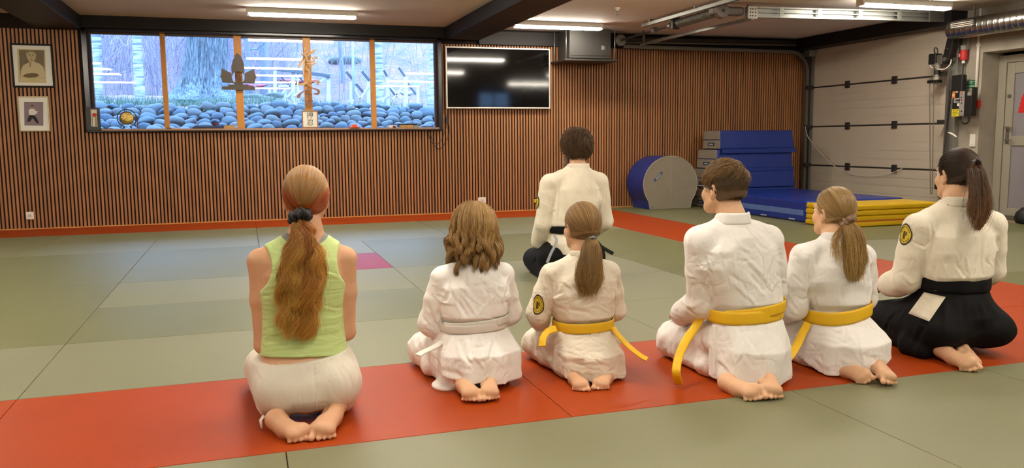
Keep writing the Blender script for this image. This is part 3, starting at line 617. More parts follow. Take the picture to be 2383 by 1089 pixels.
bx(-.42,.42,-.2,-.14,mat('sign_white','#d9d6cc'),'lettering'); bx(-.4,.36,-.33,-.28,mat('sign_white','#d9d6cc'),'lettering')
a, b = XW(2255,341.5,XR-.02), XW(2269.5,311.5,XR-.02)
t = thing('light_switch', 'white rectangular light switch on the concrete wall', 'switch', (XR-.01,(a[1]+b[1])/2,a[2]))
MB().box((XR-.02,b[1],a[2]),(XR-.001,a[1],b[2])).build('plate', M_WHITE, t, bevel=.005); MB().box((XR-.025,b[1]+.02,a[2]+.03),(XR-.018,a[1]-.02,b[2]-.02)).build('rocker', M_WHITE, t, bevel=.003)
# control box with its markings
Xb = 8.755
a, b = XW(2214.5,271,Xb), XW(2262,212,Xb); y1_, y0_, z0_, z1_ = a[1], b[1], a[2], b[2]
t = thing('control_box', 'black door control box with yellow sticker and grey button strip', 'control box', (8.80,(y0_+y1_)/2,z0_))
MB().box((Xb,y0_,z0_),(8.846,y1_,z1_)).build('case', M_BLKPL, t, bevel=.006)
def on(px0, py0, px1, py1, m, n, dx=.002):
    p, q = XW(2190+px0/9.9,180+py0/9.9,Xb), XW(2190+px1/9.9,180+py1/9.9,Xb); return MB().box((Xb-dx,min(p[1],q[1]),min(p[2],q[2])),(Xb+.001,max(p[1],q[1]),max(p[2],q[2]))).build(n, m, t)
on(250,325,322,475,mat('orange_label','#c9772a',.5),'orange_label'); on(262,375,312,440,mat('pale_label','#d9b487',.5),'label_panel',.003)
on(435,322,520,890,mat('grey_strip','#8f8a88',.5),'button_strip'); on(300,480,436,585,mat('grey_strip','#8f8a88'),'display_strip'); on(345,515,430,545,M_BLACK,'display',.003)
on(250,735,413,898,mat('yellow_label','#d6c524',.5),'yellow_sticker'); on(375,600,425,660,M_WHITE,'white_label'); on(615,330,700,415,mat('grey_label','#8c877f',.5),'grey_label'); on(340,325,388,347,M_WHITE,'white_label')
M_MARK = mat('sticker_marks', '#7a6c10', .6)
for x0_, y0__, x1_, y1__ in ((270,760,330,772),(350,755,395,768),(275,785,300,830),(310,800,370,812),(320,820,330,860),(350,830,395,842),(275,865,330,875)): on(x0_,y0__,x1_,y1__,M_MARK,'sticker_marks',.003)
for py, m in ((348,mat('amber','#b5622a',.4)),(385,mat('amber','#b5622a')),(460,M_BLACK),(522,M_RED),(590,M_BLACK),(780,M_BLACK)):
    c_ = XW(2190+476/9.9,180+py/9.9,Xb); MB().cyl((Xb-.008,c_[1],c_[2]),(Xb,c_[1],c_[2]),.0085,12).build('button', m, t)
on(455,520+342,495,872,M_BLACK,'button_mark',.003)
Mk = M_BLKPL
MB().box((Xb+.02,XW(2262,220,Xb)[1]+.0,z1_-.04),(8.84,XW(2262,220,Xb)[1]+.03,z1_+.05)).build('clip', Mk, t, bevel=.004)
lp_ = [XW(2234,272,8.8),XW(2238,284,8.8),XW(2246,288,8.8),XW(2254,283,8.8),XW(2255,272,8.8)]
ctube('cable_loop', lp_, .011, Mk, t, n=24)
MB().box((8.765,XW(2244,190,8.8)[1],z1_),(8.842,XW(2219,190,8.8)[1],z1_+.22)).build('cable_gland_block', Mk, t, bevel=.01)
# red three-phase plug
c_ = XW(2243,127,XR-.06)
t = thing('power_plug', 'red industrial power plug and socket high on the concrete wall', 'plug', tuple(c_-np.array([0,0,.2])))
MB().cyl(c_+np.array([0,0,-.07]),c_+np.array([0,0,.055]),.048,20).build('plug_body', M_RED, t, bevel=.008)
MB().cyl(c_+np.array([0,0,.055]),c_+np.array([0,0,.12]),.042,20).build('socket_body', mat('grey_plastic','#8f8b83',.5), t, bevel=.006)
MB().box((XR-.05,c_[1]-.045,c_[2]+.06),(XR-.001,c_[1]+.045,c_[2]+.22)).build('mounting_box', mat('grey_plastic','#8f8b83'), t, bevel=.006)
MB().cyl(c_+np.array([0,0,-.11]),c_+np.array([0,0,-.07]),.02,14).build('gland', M_WHITE, t)
MB().box(tuple(c_+np.array([-.052,.01,-.03])),tuple(c_+np.array([-.046,.035,.01]))).build('flap', mat('pink_flap','#d08a84',.5), t)
ctube('cable', [c_+np.array([0,0,-.1]),c_+np.array([0,.0,-.3]),c_+np.array([.01,-.02,-.45]),c_+np.array([.01,0,-.56])], .009, M_BLKPL, t, n=20)
# door operator: arm housing, motor, gearbox
t = thing('door_motor', 'black and silver door drive hanging beside the garage door below the duct', 'motor', tuple(XW(2180,190,8.72)))
Xm = 8.72
P_ = lambda px, py: XW(px, py, Xm)
a, b = P_(2212,88), P_(2200,138)
arm = MB(); d_ = b-a; L2 = np.linalg.norm(d_); d_ /= L2; s_ = np.cross((1,0,0), d_); rr = .055; pl = []
for q_ in np.linspace(-math.pi/2, math.pi/2, 14): pl.append((L2+rr*math.cos(q_), rr*math.sin(q_)))
for q_ in np.linspace(math.pi/2, 3*math.pi/2, 14): pl.append((rr*math.cos(q_), rr*math.sin(q_)))
arm.prism(pl, a, d_, s_, .07); arm.build('arm_housing', M_BLKPL, t, bevel=.008)
MB().cyl(b-np.array([.02,0,0]),b+np.array([.09,0,0]),.026,18).build('shaft_end', M_STEEL, t); MB().cyl((a+b)/2-np.array([.02,0,0]),(a+b)/2,.008,10).build('screw', M_STEEL, t)
p, q = P_(2162,151), P_(2180,124); MB().box((Xm-.02,q[1],p[2]),(Xm+.10,p[1],q[2])).build('motor_block', M_BLKPL, t, bevel=.01)
MB().box((Xm+.0,P_(2192,130)[1],P_(2190,150)[2]),(Xm+.07,q[1],P_(2190,127)[2])).build('gear_plate', M_STEEL, t, bevel=.006)
c0, c1_ = P_(2178,150), P_(2175,186)
MB().lathe([(.04,0),(.055,.02),(.05,.07),(.035,.10),(.035,.17),(.05,.18),(.05,.26),(.03,.28)], c0+np.array([.03,0,.02]), c1_-c0, 20).build('gearbox', mat('cast_silver','#a9a59a',.35,metal=.8), t, smooth=False)
MB().lathe([(.037,0),(.037,.07)], c0+(c1_-c0)*.37+np.array([.03,0,.01]), c1_-c0, 20).build('gear_band', M_BLKPL, t)
MB().box((Xm-.02,P_(2183,189)[1],P_(2175,193)[2]),(Xm+.07,P_(2160,189)[1],P_(2175,186)[2])).build('release_arm', M_BLKPL, t, bevel=.006)
MB().box((Xm-.01,P_(2172,186)[1],P_(2166,189)[2]),(Xm+.05,P_(2163,186)[1],P_(2166,180)[2])).build('release_block', mat('cast_silver','#a9a59a'), t, bevel=.005)
ctube('handle_loop', [P_(2176,125),P_(2174,115),P_(2178,111),P_(2182,116),P_(2181,126)], .008, M_BLKPL, t, n=20)
ctube('white_wire', [P_(2164,150),P_(2168,157),P_(2185,161),P_(2200,160),P_(2211,150),P_(2214,138)], .007, M_WHITE, t, n=30)
MB().bar(P_(2200,138)+np.array([.06,0,0]), (8.848,8.55,P_(2200,138)[2]), .05, .05).build('mounting_arm', M_STEEL, t)
# pull chain and coiled cable and rope
M_CHAIN = mat('chain_steel', '#7d7668', .45, metal=.6)
t = thing('pull_chain', 'thin steel pull chain hanging in a loop in front of the garage door', 'chain', tuple(XW(2166,448,8.75)))
for px in (2163.5, 2173.5):
    p, q = XW(px,195,8.75), XW(px+(1.5 if px < 2168 else -4),440,8.75); mm = MB(); n = 70
    for k in range(n):
        c_ = p+(q-p)*(k+.5)/n; w_ = np.array([0,1,0]) if k % 2 else np.array([1,0,0]); hL = np.linalg.norm(q-p)/n*.72
        mm.tube([c_+w_*.004+np.array([0,0,hL]), c_+w_*.006, c_+w_*.004-np.array([0,0,hL])], .0028, 5); mm.tube([c_-w_*.004+np.array([0,0,hL]), c_-w_*.006, c_-w_*.004-np.array([0,0,hL])], .0028, 5)
    mm.build('chain_strand', M_CHAIN, t)
ctube('chain_strand', [XW(2165,440,8.75),XW(2165.5,449,8.75),XW(2167,451,8.75),XW(2168.5,449,8.75),XW(2169.5,440,8.75)], .005, M_CHAIN, t, n=16)
t = thing('coiled_cable', 'black coiled cable hanging from the control box beside the door post', 'cable', tuple(XW(2190,440,8.78)))
p0, p1, p2, p3 = XW(2213,210,8.735), XW(2210,240,8.73), XW(2203,300,8.73), XW(2184,470,8.74)
th = np.linspace(0, 1, 520); path = []
for u in th:
    c_ = p0*(1-u)**3+3*p1*u*(1-u)**2+3*p2*u*u*(1-u)+p3*u**3; path.append(c_+np.array([.011*math.cos(u*2*math.pi*65), .013*math.sin(u*2*math.pi*65), 0]))
MB().tube(path, .0045, 5).build('coil', M_BLKPL, t, smooth=True)
cp = XW(2185,430,8.74); MB().box(tuple(cp-np.array([.03,.05,.06])),tuple(cp+np.array([.03,.05,.02]))).build('clamp', M_BLKPL, t, bevel=.008)
t = thing('cord', 'white cord sagging from the corner track across the garage door', 'cord', tuple(XW(1960,405,8.88)))
ctube('line', [np.array([8.78,11.42,1.23]),XW(1880,318,8.86),XW(1905,350,8.88),XW(1940,385,8.88),XW(1985,406,8.88),XW(2030,410,8.88),XW(2070,404,8.89),XW(2100,392,8.92)], .006, mat('white_cord','#c9c0ab',.8), t, n=60)
ctube('cord_end', [XW(2206,308,8.77),XW(2218,313,8.77),XW(2226,319,8.77)], .012, M_WHITE, t, n=8)
# ------------------------------------------------------------------ metal door in the recess
M_DOOR = mat('door_metal', '#9b9587', .5, nz=.04, nscale=5); M_DPAN = mat('door_panel_grey', '#8a858c', .6, nz=.06, nscale=30)
d1 = sempty('door_1', (XD+.03,7.6,0))
m = MB()
for lo, hi in (((XD,YD1-.115,0),(XD+.06,YD1-.005,2.06)),((XD,YD0+.005,0),(XD+.06,YD0+.115,2.06)),((XD,YD0+.115,1.97),(XD+.06,YD1-.115,2.06))): m.box(lo, hi)
m.build('door_frame', M_DOOR, d1, bevel=.004)
m = MB(); e0, e1 = YD0+.12, YD1-.12
for lo, hi in (((XD+.012,e1-.11,.01),(XD+.06,e1,1.965)),((XD+.012,e0,.01),(XD+.06,e0+.11,1.965)),((XD+.012,e0+.11,1.83),(XD+.06,e1-.11,1.965)),((XD+.012,e0+.11,.93),(XD+.06,e1-.11,1.05)),((XD+.012,e0+.11,.01),(XD+.06,e1-.11,.14))): m.box(lo, hi)
m.build('door_leaf', M_DOOR, d1, bevel=.004)
MB().box((XD+.03,e0+.11,1.05),(XD+.04,e1-.11,1.83)).build('door_panel', M_DPAN, d1); MB().box((XD+.03,e0+.11,.14),(XD+.04,e1-.11,.93)).build('door_panel', M_DPAN, d1)
hy = e1-.055
MB().box((XD+.004,hy-.025,.95),(XD+.013,hy+.025,1.17)).build('lock_plate', M_STEEL, d1, bevel=.004)
for z in (1.0,1.15): MB().bar((XD-.03,hy,z),(XD-.03,hy-.10,z),.016).build('door_handle', mat('satin_steel','#a8a296',.3,metal=.9), d1, bevel=.004); MB().cyl((XD-.03,hy,z),(XD+.01,hy,z),.010,10).build('handle_neck', M_STEEL, d1)
MB().cyl((XD+.002,hy,1.55),(XD+.013,hy,1.55),.024,16).build('deadlock', M_STEEL, d1)
MB().box((XD-.02,YD0+.1,-.008),(XD+.0,YD1-.006,.05)).build('door_sill', M_STEEL, d1)
t = thing('paper_tree', 'ragged red paper cut-out stuck on the upper door panel', 'decoration', (XD+.028,XW(2383,242,XD+.03)[1],XW(2383,264,XD+.03)[2]))
pl = [(0,66),(18,72),(22,60),(38,52),(30,46),(52,30),(46,20),(64,8),(58,-4),(78,-20),(72,-30),(92,-52),(100,-70)]
pts_ = [(2368+x*.17, 253-(66-y)*.0-((x)*.36)+(8 if i % 2 else 0)*.4) for i, (x, y) in enumerate(pl)]
L3 = [(2368,262),(2372,254),(2370,251),(2375,245),(2373,241),(2377,234),(2376,230),(2380,223),(2384,215),(2389,222),(2394,230),(2392,234),(2397,241),(2395,246),(2401,254),(2398,259),(2402,265),(2388,261),(2378,263)]
MB().prism([(XW(x,y,XD+.03)[1],XW(x,y,XD+.03)[2]) for x,y in L3][::-1], (XD+.0285,0,0), (0,1,0), (0,0,1), .001).build('paper', mat('red_paper','#d0211c',.7), t)
t = thing('sports_bag', 'black bag on the floor in front of the metal door', 'bag', tuple(FL(2395,522)))
c_ = FL(2396,520); bm_ = MB().lathe([(.02,0),(.15,.005),(.17,.06),(.15,.13),(.09,.19),(.03,.20)], c_, (0,0,1), 20); bm_.build('bag_body', mat('black_nylon','#121113',.6,bump=.4,bscale=20,bdist=.02), t, smooth=True)
ctube('bag_handle', [c_+np.array([-.1,0,.13]),c_+np.array([-.05,0,.25]),c_+np.array([.05,0,.25]),c_+np.array([.1,0,.13])], .012, M_BLKPL, t, n=16)
# ------------------------------------------------------------------ gym equipment
M_BLUE = mat('blue_pvc', '#17307e', .38, nz=.1, nscale=4, bump=.3, bscale=9, bdist=.02); M_CANV = mat('grey_canvas', '#8b8272', .85, nz=.08, nscale=10, bump=.3, bscale=160)
M_CAN2 = mat('canvas_seam', '#a79c88', .8); M_TAG = mat('blue_tag', '#1f4a86', .5); M_TAGW = mat('tag_lettering', '#a9b4bb', .6)
# d-shaped block: canvas face towards the camera
cx, cz, r0 = 6.085, .375, .452; YF, YK = 11.0, 11.56
t = thing('foam_roller', 'blue round foam block with flat base and grey canvas end', 'foam block', (cx,11.28,0))
al = math.asin((cz-.002)/r0) if cz < r0 else 1.3
ang = np.linspace(-math.pi/2+.86, 2*math.pi-math.pi/2-.86, 56)
prof = [(cx+r0*math.cos(q_)*1.0, max(.002, cz+.42*math.sin(q_))) for q_ in ang]
prof = [(x, z) for x, z in prof]; prof[0] = (prof[0][0], .002); prof[-1] = (prof[-1][0], .002)
sh = MB(); n = len(prof)
vs = [(x,YF+.006,z) for x, z in prof]+[(x,YK,z) for x, z in prof]
sh.add(vs, [(k,(k+1)%n,n+(k+1)%n,n+k) for k in range(n)]+[tuple(range(n,2*n))[::-1]]); sh.build('cover', M_BLUE, t, smooth=False)
fc = MB(); fc.add([(x*.994+cx*.006,YF,z*.994+.002) for x, z in prof]+[(cx,YF-.012,cz)]+[(x,YF+.02,z) for x, z in prof], [(k,(k+1)%n,n) for k in range(n)]+[(k,n+1+k,n+1+(k+1)%n,(k+1)%n) for k in range(n)]); fc.build('canvas_end', M_CANV, t)
MB().tube([(x,YF+.002,z) for x, z in prof], .006, 6).build('piping', M_CAN2, t, smooth=True)
MB().tube([(cx,YF-.004,.79),(cx,YF-.013,cz),(cx,YF-.004,.004)], .004, 6).build('seam', M_CAN2, t)
p, q = W(1523,421,YF-.012), W(1541,400,YF-.012); MB().bar(p, q, .028, .004, (0,1,0)).build('brand_label', M_TAG, t)
MB().bar(p+(q-p)*.2-np.array([0,.003,0]), p+(q-p)*.78-np.array([0,.003,0]), .014, .002, (0,1,0)).build('label_lettering', M_TAGW, t)
w_ = W(1518,482,YF-.004); MB().box(tuple(w_-np.array([.012,.002,.004])),tuple(w_+np.array([.012,.004,.004]))).build('small_mark', M_TAG, t)
for px, py in ((1532,439),(1593,436)): w_ = W(px,py,YF-.008); MB().cyl(w_-np.array([0,.004,0]),w_,.005,8).build('eyelet', M_DKSTEEL, t)
# vaulting box sections
t = thing('vaulting_box', 'tall blue vaulting box of stacked sections with grey canvas ends', 'vaulting box', (7.5,11.2,0))
def vsec(z0, z1, yf0, yf1, yk, xl0, xl1, xr0, xr1, tagz):
    s_ = MB(); E = .012
    s_.add([(xl0+E,yf0,z0),(xr0,yf0,z0),(xr0,yk,z0),(xl0+E,yk,z0),(xl1+E,yf1,z1),(xr1,yf1,z1),(xr1,yk,z1),(xl1+E,yk,z1)], [(3,2,1,0),(4,5,6,7),(0,1,5,4),(1,2,6,5),(2,3,7,6),(3,0,4,7)])
    o = s_.build('section', M_BLUE, t, bevel=.012)
    k = MB(); zm = (z0+z1)/2; xm, ym = (xl0+xl1)/2, (yf0+yf1)/2
    for a_, b_, xa, xb, ya, yb in ((z0+.004,zm-.006,xl0,xm,yf0,ym),(zm+.006,z1-.004,xm,xl1,ym,yf1)):
        k.add([(xa,ya+.01,a_),(xa+.03,ya+.01,a_),(xa+.03,yk-.01,a_),(xa,yk-.01,a_),(xb,yb+.01,b_),(xb+.03,yb+.01,b_),(xb+.03,yk-.01,b_),(xb,yk-.01,b_)], [(3,2,1,0),(4,5,6,7),(0,1,5,4),(1,2,6,5),(2,3,7,6),(3,0,4,7)])
    k.build('canvas_end', M_CANV, o, bevel=.006)
    ymid = (yf0+yk)/2; zt = z0+(zm-z0)*.5
    MB().box((xl0-.004+.005,ymid-.09,zt-.025),(xl0+.02,ymid+.09,zt+.025)).build('brand_label', mat('navy_tag','#1a2c56',.5), o); MB().box((xl0-.001,ymid-.055,zt-.008),(xl0+.01,ymid+.055,zt+.008)).build('label_lettering', M_TAGW, o)
vsec(.89,1.168,10.92,10.95,11.40,6.862,6.872,8.20,8.18,0)
vsec(.592,.880,10.90,10.95,11.48,6.80,6.83,8.17,8.17,0)
vsec(.296,.584,10.86,10.90,11.53,6.755,6.79,8.20,8.18,0)
vsec(.004,.288,10.82,10.86,11.57,6.715,6.75,8.24,8.21,0)
for z, x1_, dz in ((.878,8.215,.055),(.585,8.19,.045)): MB().box((6.895,10.885,z-dz),(x1_,10.91,z+.012)).build('flap', M_BLUE, t, bevel=.006)
# thick blue crash mat
t = thing('crash_mat', 'thick blue crash mat lying on the floor in the corner', 'crash mat', (7.36,9.6,0))
xa, xb, ya, yb, zb = 6.612, 8.11, 8.52, 10.72, .27
MB().box((xa,ya,.002),(xb,yb,zb)).build('cover', mat('blue_pvc_mat', '#152f86', .3, nz=.12, nscale=3, bump=.5, bscale=5, bdist=.03), t, bevel=.025, bseg=3)
MB().box((xa-.003,ya+.06,.085),(xa+.004,yb-.05,.155)).build('pale_band', mat('pale_blue_band','#5570ad',.4,nz=.3,nscale=12,nstretch=(1,3,1)), t)
for y in (8.8,9.4,10.0): MB().box((xa-.008,y-.06,.02),(xa+.004,y+.06,.035)).build('carry_handle', M_TAGW, t)
# yellow folding mat
t = thing('folding_mat', 'yellow folded gym mat of four layers in front of the blue mat', 'folding mat', (7.3,8.15,0))
M_YEL = mat('yellow_pvc', '#d0a70d', .35, nz=.06, nscale=4, bump=.3, bscale=7, bdist=.02)
for k in range(4): MB().box((6.525+.006*(k % 2),7.86+.004*(k % 2),.003+.0655*k),(8.02,8.44,.003+.0655*k+.063)).build('layer', M_YEL, t, bevel=.022, bseg=3)
MB().box((6.6,7.868,.058),(7.98,7.9,.083)).build('brown_strip', mat('strip_brown','#a4521c',.7), t)  # narrow brown strip in the gap between the two lowest layers
# ------------------------------------------------------------------ world + render look
w = bpy.data.worlds.new('world'); scene.world = w; w.use_nodes = True
_N, _L = w.node_tree.nodes, w.node_tree.links; _bg = _N['Background']; _bg.inputs[0].default_value = (.40,.72,1.30,1)   # clear evening sky, brighter overhead than at the horizon
_tc = _N.new('ShaderNodeTexCoord'); _sp = _N.new('ShaderNodeSeparateXYZ'); _mr = _N.new('ShaderNodeMapRange'); _mr.interpolation_type = 'SMOOTHSTEP'
_mr.inputs['From Min'].default_value = .12; _mr.inputs['From Max'].default_value = .60; _mr.inputs['To Min'].default_value = 3.5; _mr.inputs['To Max'].default_value = 15.
_L.new(_tc.outputs['Generated'], _sp.inputs[0]); _L.new(_sp.outputs['Z'], _mr.inputs['Value']); _L.new(_mr.outputs['Result'], _bg.inputs[1])
scene.view_settings.view_transform = 'Standard'; scene.view_settings.look = 'None'; scene.view_settings.exposure = 0.; scene.view_settings.gamma = 1.; scene.view_settings.use_curve_mapping = False
scene.cycles.max_bounces = 8; scene.cycles.diffuse_bounces = 4; scene.cycles.glossy_bounces = 4; scene.cycles.transparent_max_bounces = 16; scene.cycles.transmission_bounces = 6
scene.cycles.use_denoising = True; scene.cycles.sample_clamp_indirect = 6.; scene.cycles.caustics_reflective = False; scene.cycles.caustics_refractive = False
# ================================================================== OUTSIDE THE WINDOW
def terr(x, y):
    if y < 13.3: return .95
    if y < 14.75: return .95+(y-13.3)*.515+.03*math.sin(x*1.3)
    z = 1.697+.03*math.sin(x*1.3)+.085*min(y-14.75, 3.3)*(1 if x < .6 else max(0.25, 1-(x-.6)*.9))
    if y > 21: z += .02*(y-21)+(.30+.05*math.sin(x*.5))*(y-21)
    if y > 21 and x > 1.5: z += min(x-1.5, 3)*.06*(y-21)
    return z+.05*math.sin(x*2.1+y*1.7)*min(1, max(0, (y-16)/3))
gm = MB(); xs_ = np.linspace(-12, 18, 90); ys_ = np.concatenate([np.linspace(12.0, 15.4, 14), np.linspace(15.8, 24, 26), np.linspace(25, 46, 24)])
gm.add([(x,y,terr(x,y)+(random.uniform(-.03,.03) if y > 15.4 else -.06)) for y in ys_ for x in xs_], [(j*90+i,j*90+i+1,(j+1)*90+i+1,(j+1)*90+i) for j in range(len(ys_)-1) for i in range(89)])
o = gm.build('hillside', mat('leaf_litter', '#7d5c62', .9, nz=.9, nscale=2.2, col2='#4b4f3c', detail=8, bump=.8, bscale=9, bdist=.08), loc=(3,29,0), smooth=True); struct(o)
rotz_ = lambda a: np.array([[math.cos(a),-math.sin(a),0],[math.sin(a),math.cos(a),0],[0,0,1.]])
# stones of the bank
IV, IF = ico(3)
M_STONE = [mat('stone_'+n, c_, .8, nz=.35, nscale=4, bump=.4, bscale=14, bdist=.02) for n, c_ in (('a','#2f4049'),('b','#414c55'),('c','#2a3b49'),('d','#3c4549'))]
smesh = []
for k in range(12):
    ph = rng.uniform(0, 6.3, (6,3)); kk = rng.normal(0, 1.5, (6,3)); d = 1+sum(.075*np.sin(IV@kk[i]+ph[i,0]) for i in range(6))
    me = bpy.data.meshes.new('stone'); sc_ = np.array([1.12, .85, rng.uniform(.52,.8)]); V0 = IV*d[:,None]*sc_; V0 = np.sign(V0)*np.abs(V0)**.9
    me.from_pydata(V0.tolist(), [], IF); me.polygons.foreach_set('use_smooth', np.ones(len(me.polygons), bool)); me.materials.append(M_STONE[k % 4]); smesh.append(me)
r_ = random.Random(3); spots = []
for row in range(9):
    y = 13.42+row*.152; x = -3.0+r_.uniform(0,.2)
    while x < 4.3:
        s = r_.uniform(.075,.125)*(1.2 if r_.random() < .12 else 1.); spots.append((x+s, y+r_.uniform(-.05,.05), s)); x += s*2.02
mass = MB()
for i, (x, y, s) in enumerate(spots):
    k = r_.randrange(12); rot = (-.45+r_.uniform(-.3,.3), r_.uniform(-.3,.3), r_.uniform(-.5,.5))
    if i < 299:
        o = bpy.data.objects.new('stone', smesh[k]); COL.objects.link(o); o.location = (x, y, terr(x, y)-.005); o.rotation_euler = rot; o.scale = (s, s, s)
        tag(o, 'rounded blue grey stone of the bank outside the window', 'stone', 'stones of the bank')
    else:
        Rm = rotz_(rot[2])
        mass.add([tuple(Rm@(np.array(v.co)*s)+np.array([x, y, terr(x, y)-.005])) for v in smesh[k].vertices], IF)
if mass.v: tag(mass.build('stones', M_STONE[0], smooth=True), 'rest of the rounded stones at the top of the bank', 'stones', kind='stuff')
# grass along the top of the bank
gv, gf = [], []
for k in range(9000):
    x = r_.uniform(-4,6); y = 14.55+abs(r_.gauss(0,1.3)); 
    if x > .7 and r_.random() < .82: continue
    z = terr(x,y)-.02; h = r_.uniform(.05,.16); a = r_.uniform(0,6.28); w_ = .006; i = len(gv); lx, ly = r_.uniform(-.07,.07), r_.uniform(-.05,.05)
    gv += [(x-w_*math.cos(a),y-w_*math.sin(a),z),(x+w_*math.cos(a),y+w_*math.sin(a),z),(x+lx,y+ly,z+h)]; gf.append((i,i+1,i+2))
o = mesh_obj('grass', gv, gf, mat('bank_grass','#3f5a4e',.8,island=.3), loc=(0,15,1.7)); tag(o, 'short blue green grass on top of the stone bank', 'grass', kind='stuff')
def wpt(px, py, Y): return np.array(W(px, py, Y))
# trees
def tree(name, label, Y, base, top, wb, wt, m, bark=0., flare=0., nb=7, group=None, lean=0.):
    b, t_ = wpt(*base, Y), wpt(*top, Y); b[2] = terr(b[0], Y)-.05; d = (t_-b)/(t_[2]-b[2]); Ht = 7.5; n = 60 if bark else 26; seg = 96 if bark else 16
    rb = wb*Y/F/2*1.02; rt = wt*Y/F/2; zt = t_[2]-b[2]; vs = []; rr = np.random.default_rng(int(base[0]))
    for i in range(n):
        u = (i/(n-1))**1.3*Ht; c = b+d*u+np.array([lean*math.sin(u*.8)*.1, 0, 0]); r = (rb+(rt-rb)*u/zt) if u < zt else rt*max(.25, 1-.09*(u-zt))
        if flare: r = rt*.93*(1+.10*max(0,1-u/zt))+flare*math.exp(-u/.16)+.035*math.exp(-u/.5)
        for k in range(seg):
            a = 2*math.pi*k/seg; q = r
            if bark:
                q *= 1+bark*(abs(math.sin(a*17+1.3*math.sin(u*5+a*3)+.9*math.sin(u*2.3)))-.5)+.03*math.sin(a*5+u)
                if flare: q *= 1+.22*math.exp(-u/.3)*math.sin(a*6+.5)
            vs.append((c[0]+q*math.cos(a), c[1]+q*math.sin(a)*1., c[2]+.0 if i else c[2]))
    th_ = thing(name, label, 'tree', (b[0],Y,b[2]), group)
    mesh_obj('trunk', vs, [(i*seg+k,i*seg+(k+1)%seg,(i+1)*seg+(k+1)%seg,(i+1)*seg+k) for i in range(n-1) for k in range(seg)], m, th_, smooth=True)
    bm2 = MB()
    for k in range(nb):
        u = rr.uniform(.9 if not bark else 3.2, Ht-.5); a = rr.uniform(0,6.28); L = rr.uniform(.8,2.2); p0 = b+d*u; dd = np.array([math.cos(a), math.sin(a)*.6, rr.uniform(.1,.7)])
        pts = [p0+dd*L*s+np.array([0,0,-.12*L*s*s])+rr.normal(0,.03,3)*(s > 0) for s in np.linspace(0,1,7)]; bm2.tube(pts, np.linspace(.022,.005,7)*(3 if bark else 1), 5)
        for j in (3,4,5):
            e = dd+rr.normal(0,.6,3); bm2.tube([pts[j]+e*s*L*.3 for s in np.linspace(0,1,4)], np.linspace(.009,.003,4), 4)
    bm2.build('branches', m, th_)
M_BIRCH = mat('birch_bark', '#a7aaa8', .7, nz=.45, nscale=5, nstretch=(.6,.6,5), col2='#5f686c', detail=5); M_OAK = mat('oak_bark', '#747f86', .9, nz=.7, nscale=9, nstretch=(3.6,3.6,.5), col2='#2c363d', detail=5, bump=.8, bscale=26, bstretch=(2,2,.35), bdist=.05)  # oak: dark colour streaks stand in for weak shading in the bark cracks
M_ASH = mat('grey_bark', '#6f7f8a', .8, nz=.3, nscale=4, nstretch=(1,1,.5))
tree('oak_tree','huge old oak trunk with ridged bark behind the second window pane',17.2,(471,216),(482,80),96,86,M_OAK,bark=.10,flare=.30,nb=4)
tree('birch_tree','pale birch trunk at the left edge of the window view',16.6,(226,232),(222,70),22,22,M_BIRCH)
tree('birch_tree','white birch trunk with dark rings standing left of the oak',16.4,(326,231),(317,70),21,17,M_BIRCH)
tree('grey_tree','blue grey tree trunk behind the wooden racks, right of the oak',21,(618,226),(612,82),22,20,M_ASH)
tree('grey_tree','slim pale trunk just right of the cut-out emblem',20,(580,228),(575,90),11,9,M_ASH)
tree('grey_tree','pale blue trunk beside the fourth window post',18.5,(884,232),(880,92),20,17,M_BIRCH)
tree('grey_tree','pale trunk at the right edge of the window view',17,(1002,232),(1008,95),22,8,M_BIRCH)
tree('grey_tree','thin grey trunk far behind, between the racks and the pole',23,(800,215),(790,90),8,7,M_ASH)
# bare brushwood
bw_ = MB(); rb_ = np.random.default_rng(11)
for k in range(2400):
    Y = rb_.uniform(19.5,29); x = rb_.uniform(-5.5,9.5)*(Y/22); 
    if x > 1.0*(Y/18) and rb_.random() < .86: continue
    z = terr(x,Y)-.05; h = rb_.uniform(1.5,5.5); ln = rb_.normal(0,.16); n = 6; pts = [np.array([x+ln*h*s+.12*math.sin(s*3+k), Y, z+h*s]) for s in np.linspace(0,1,n)]
    bw_.tube(pts, np.linspace(rb_.uniform(.004,.010),.002,n), 4, cap=False)
    for j in range(3):
        i = rb_.integers(1,n-1); dd = np.array([rb_.normal(0,.5), rb_.normal(0,.3), rb_.uniform(.3,1)])*rb_.uniform(.4,1.3)
        bw_.tube([pts[i]+dd*s for s in np.linspace(0,1,3)], np.linspace(.007,.003,3), 3, cap=False)
tag(bw_.build('brushwood', mat('bare_twigs','#857c8b',.9,island=.25), loc=(1,22,1.9)), 'tangle of bare twigs and saplings covering the slope behind the trees', 'brushwood', kind='stuff')
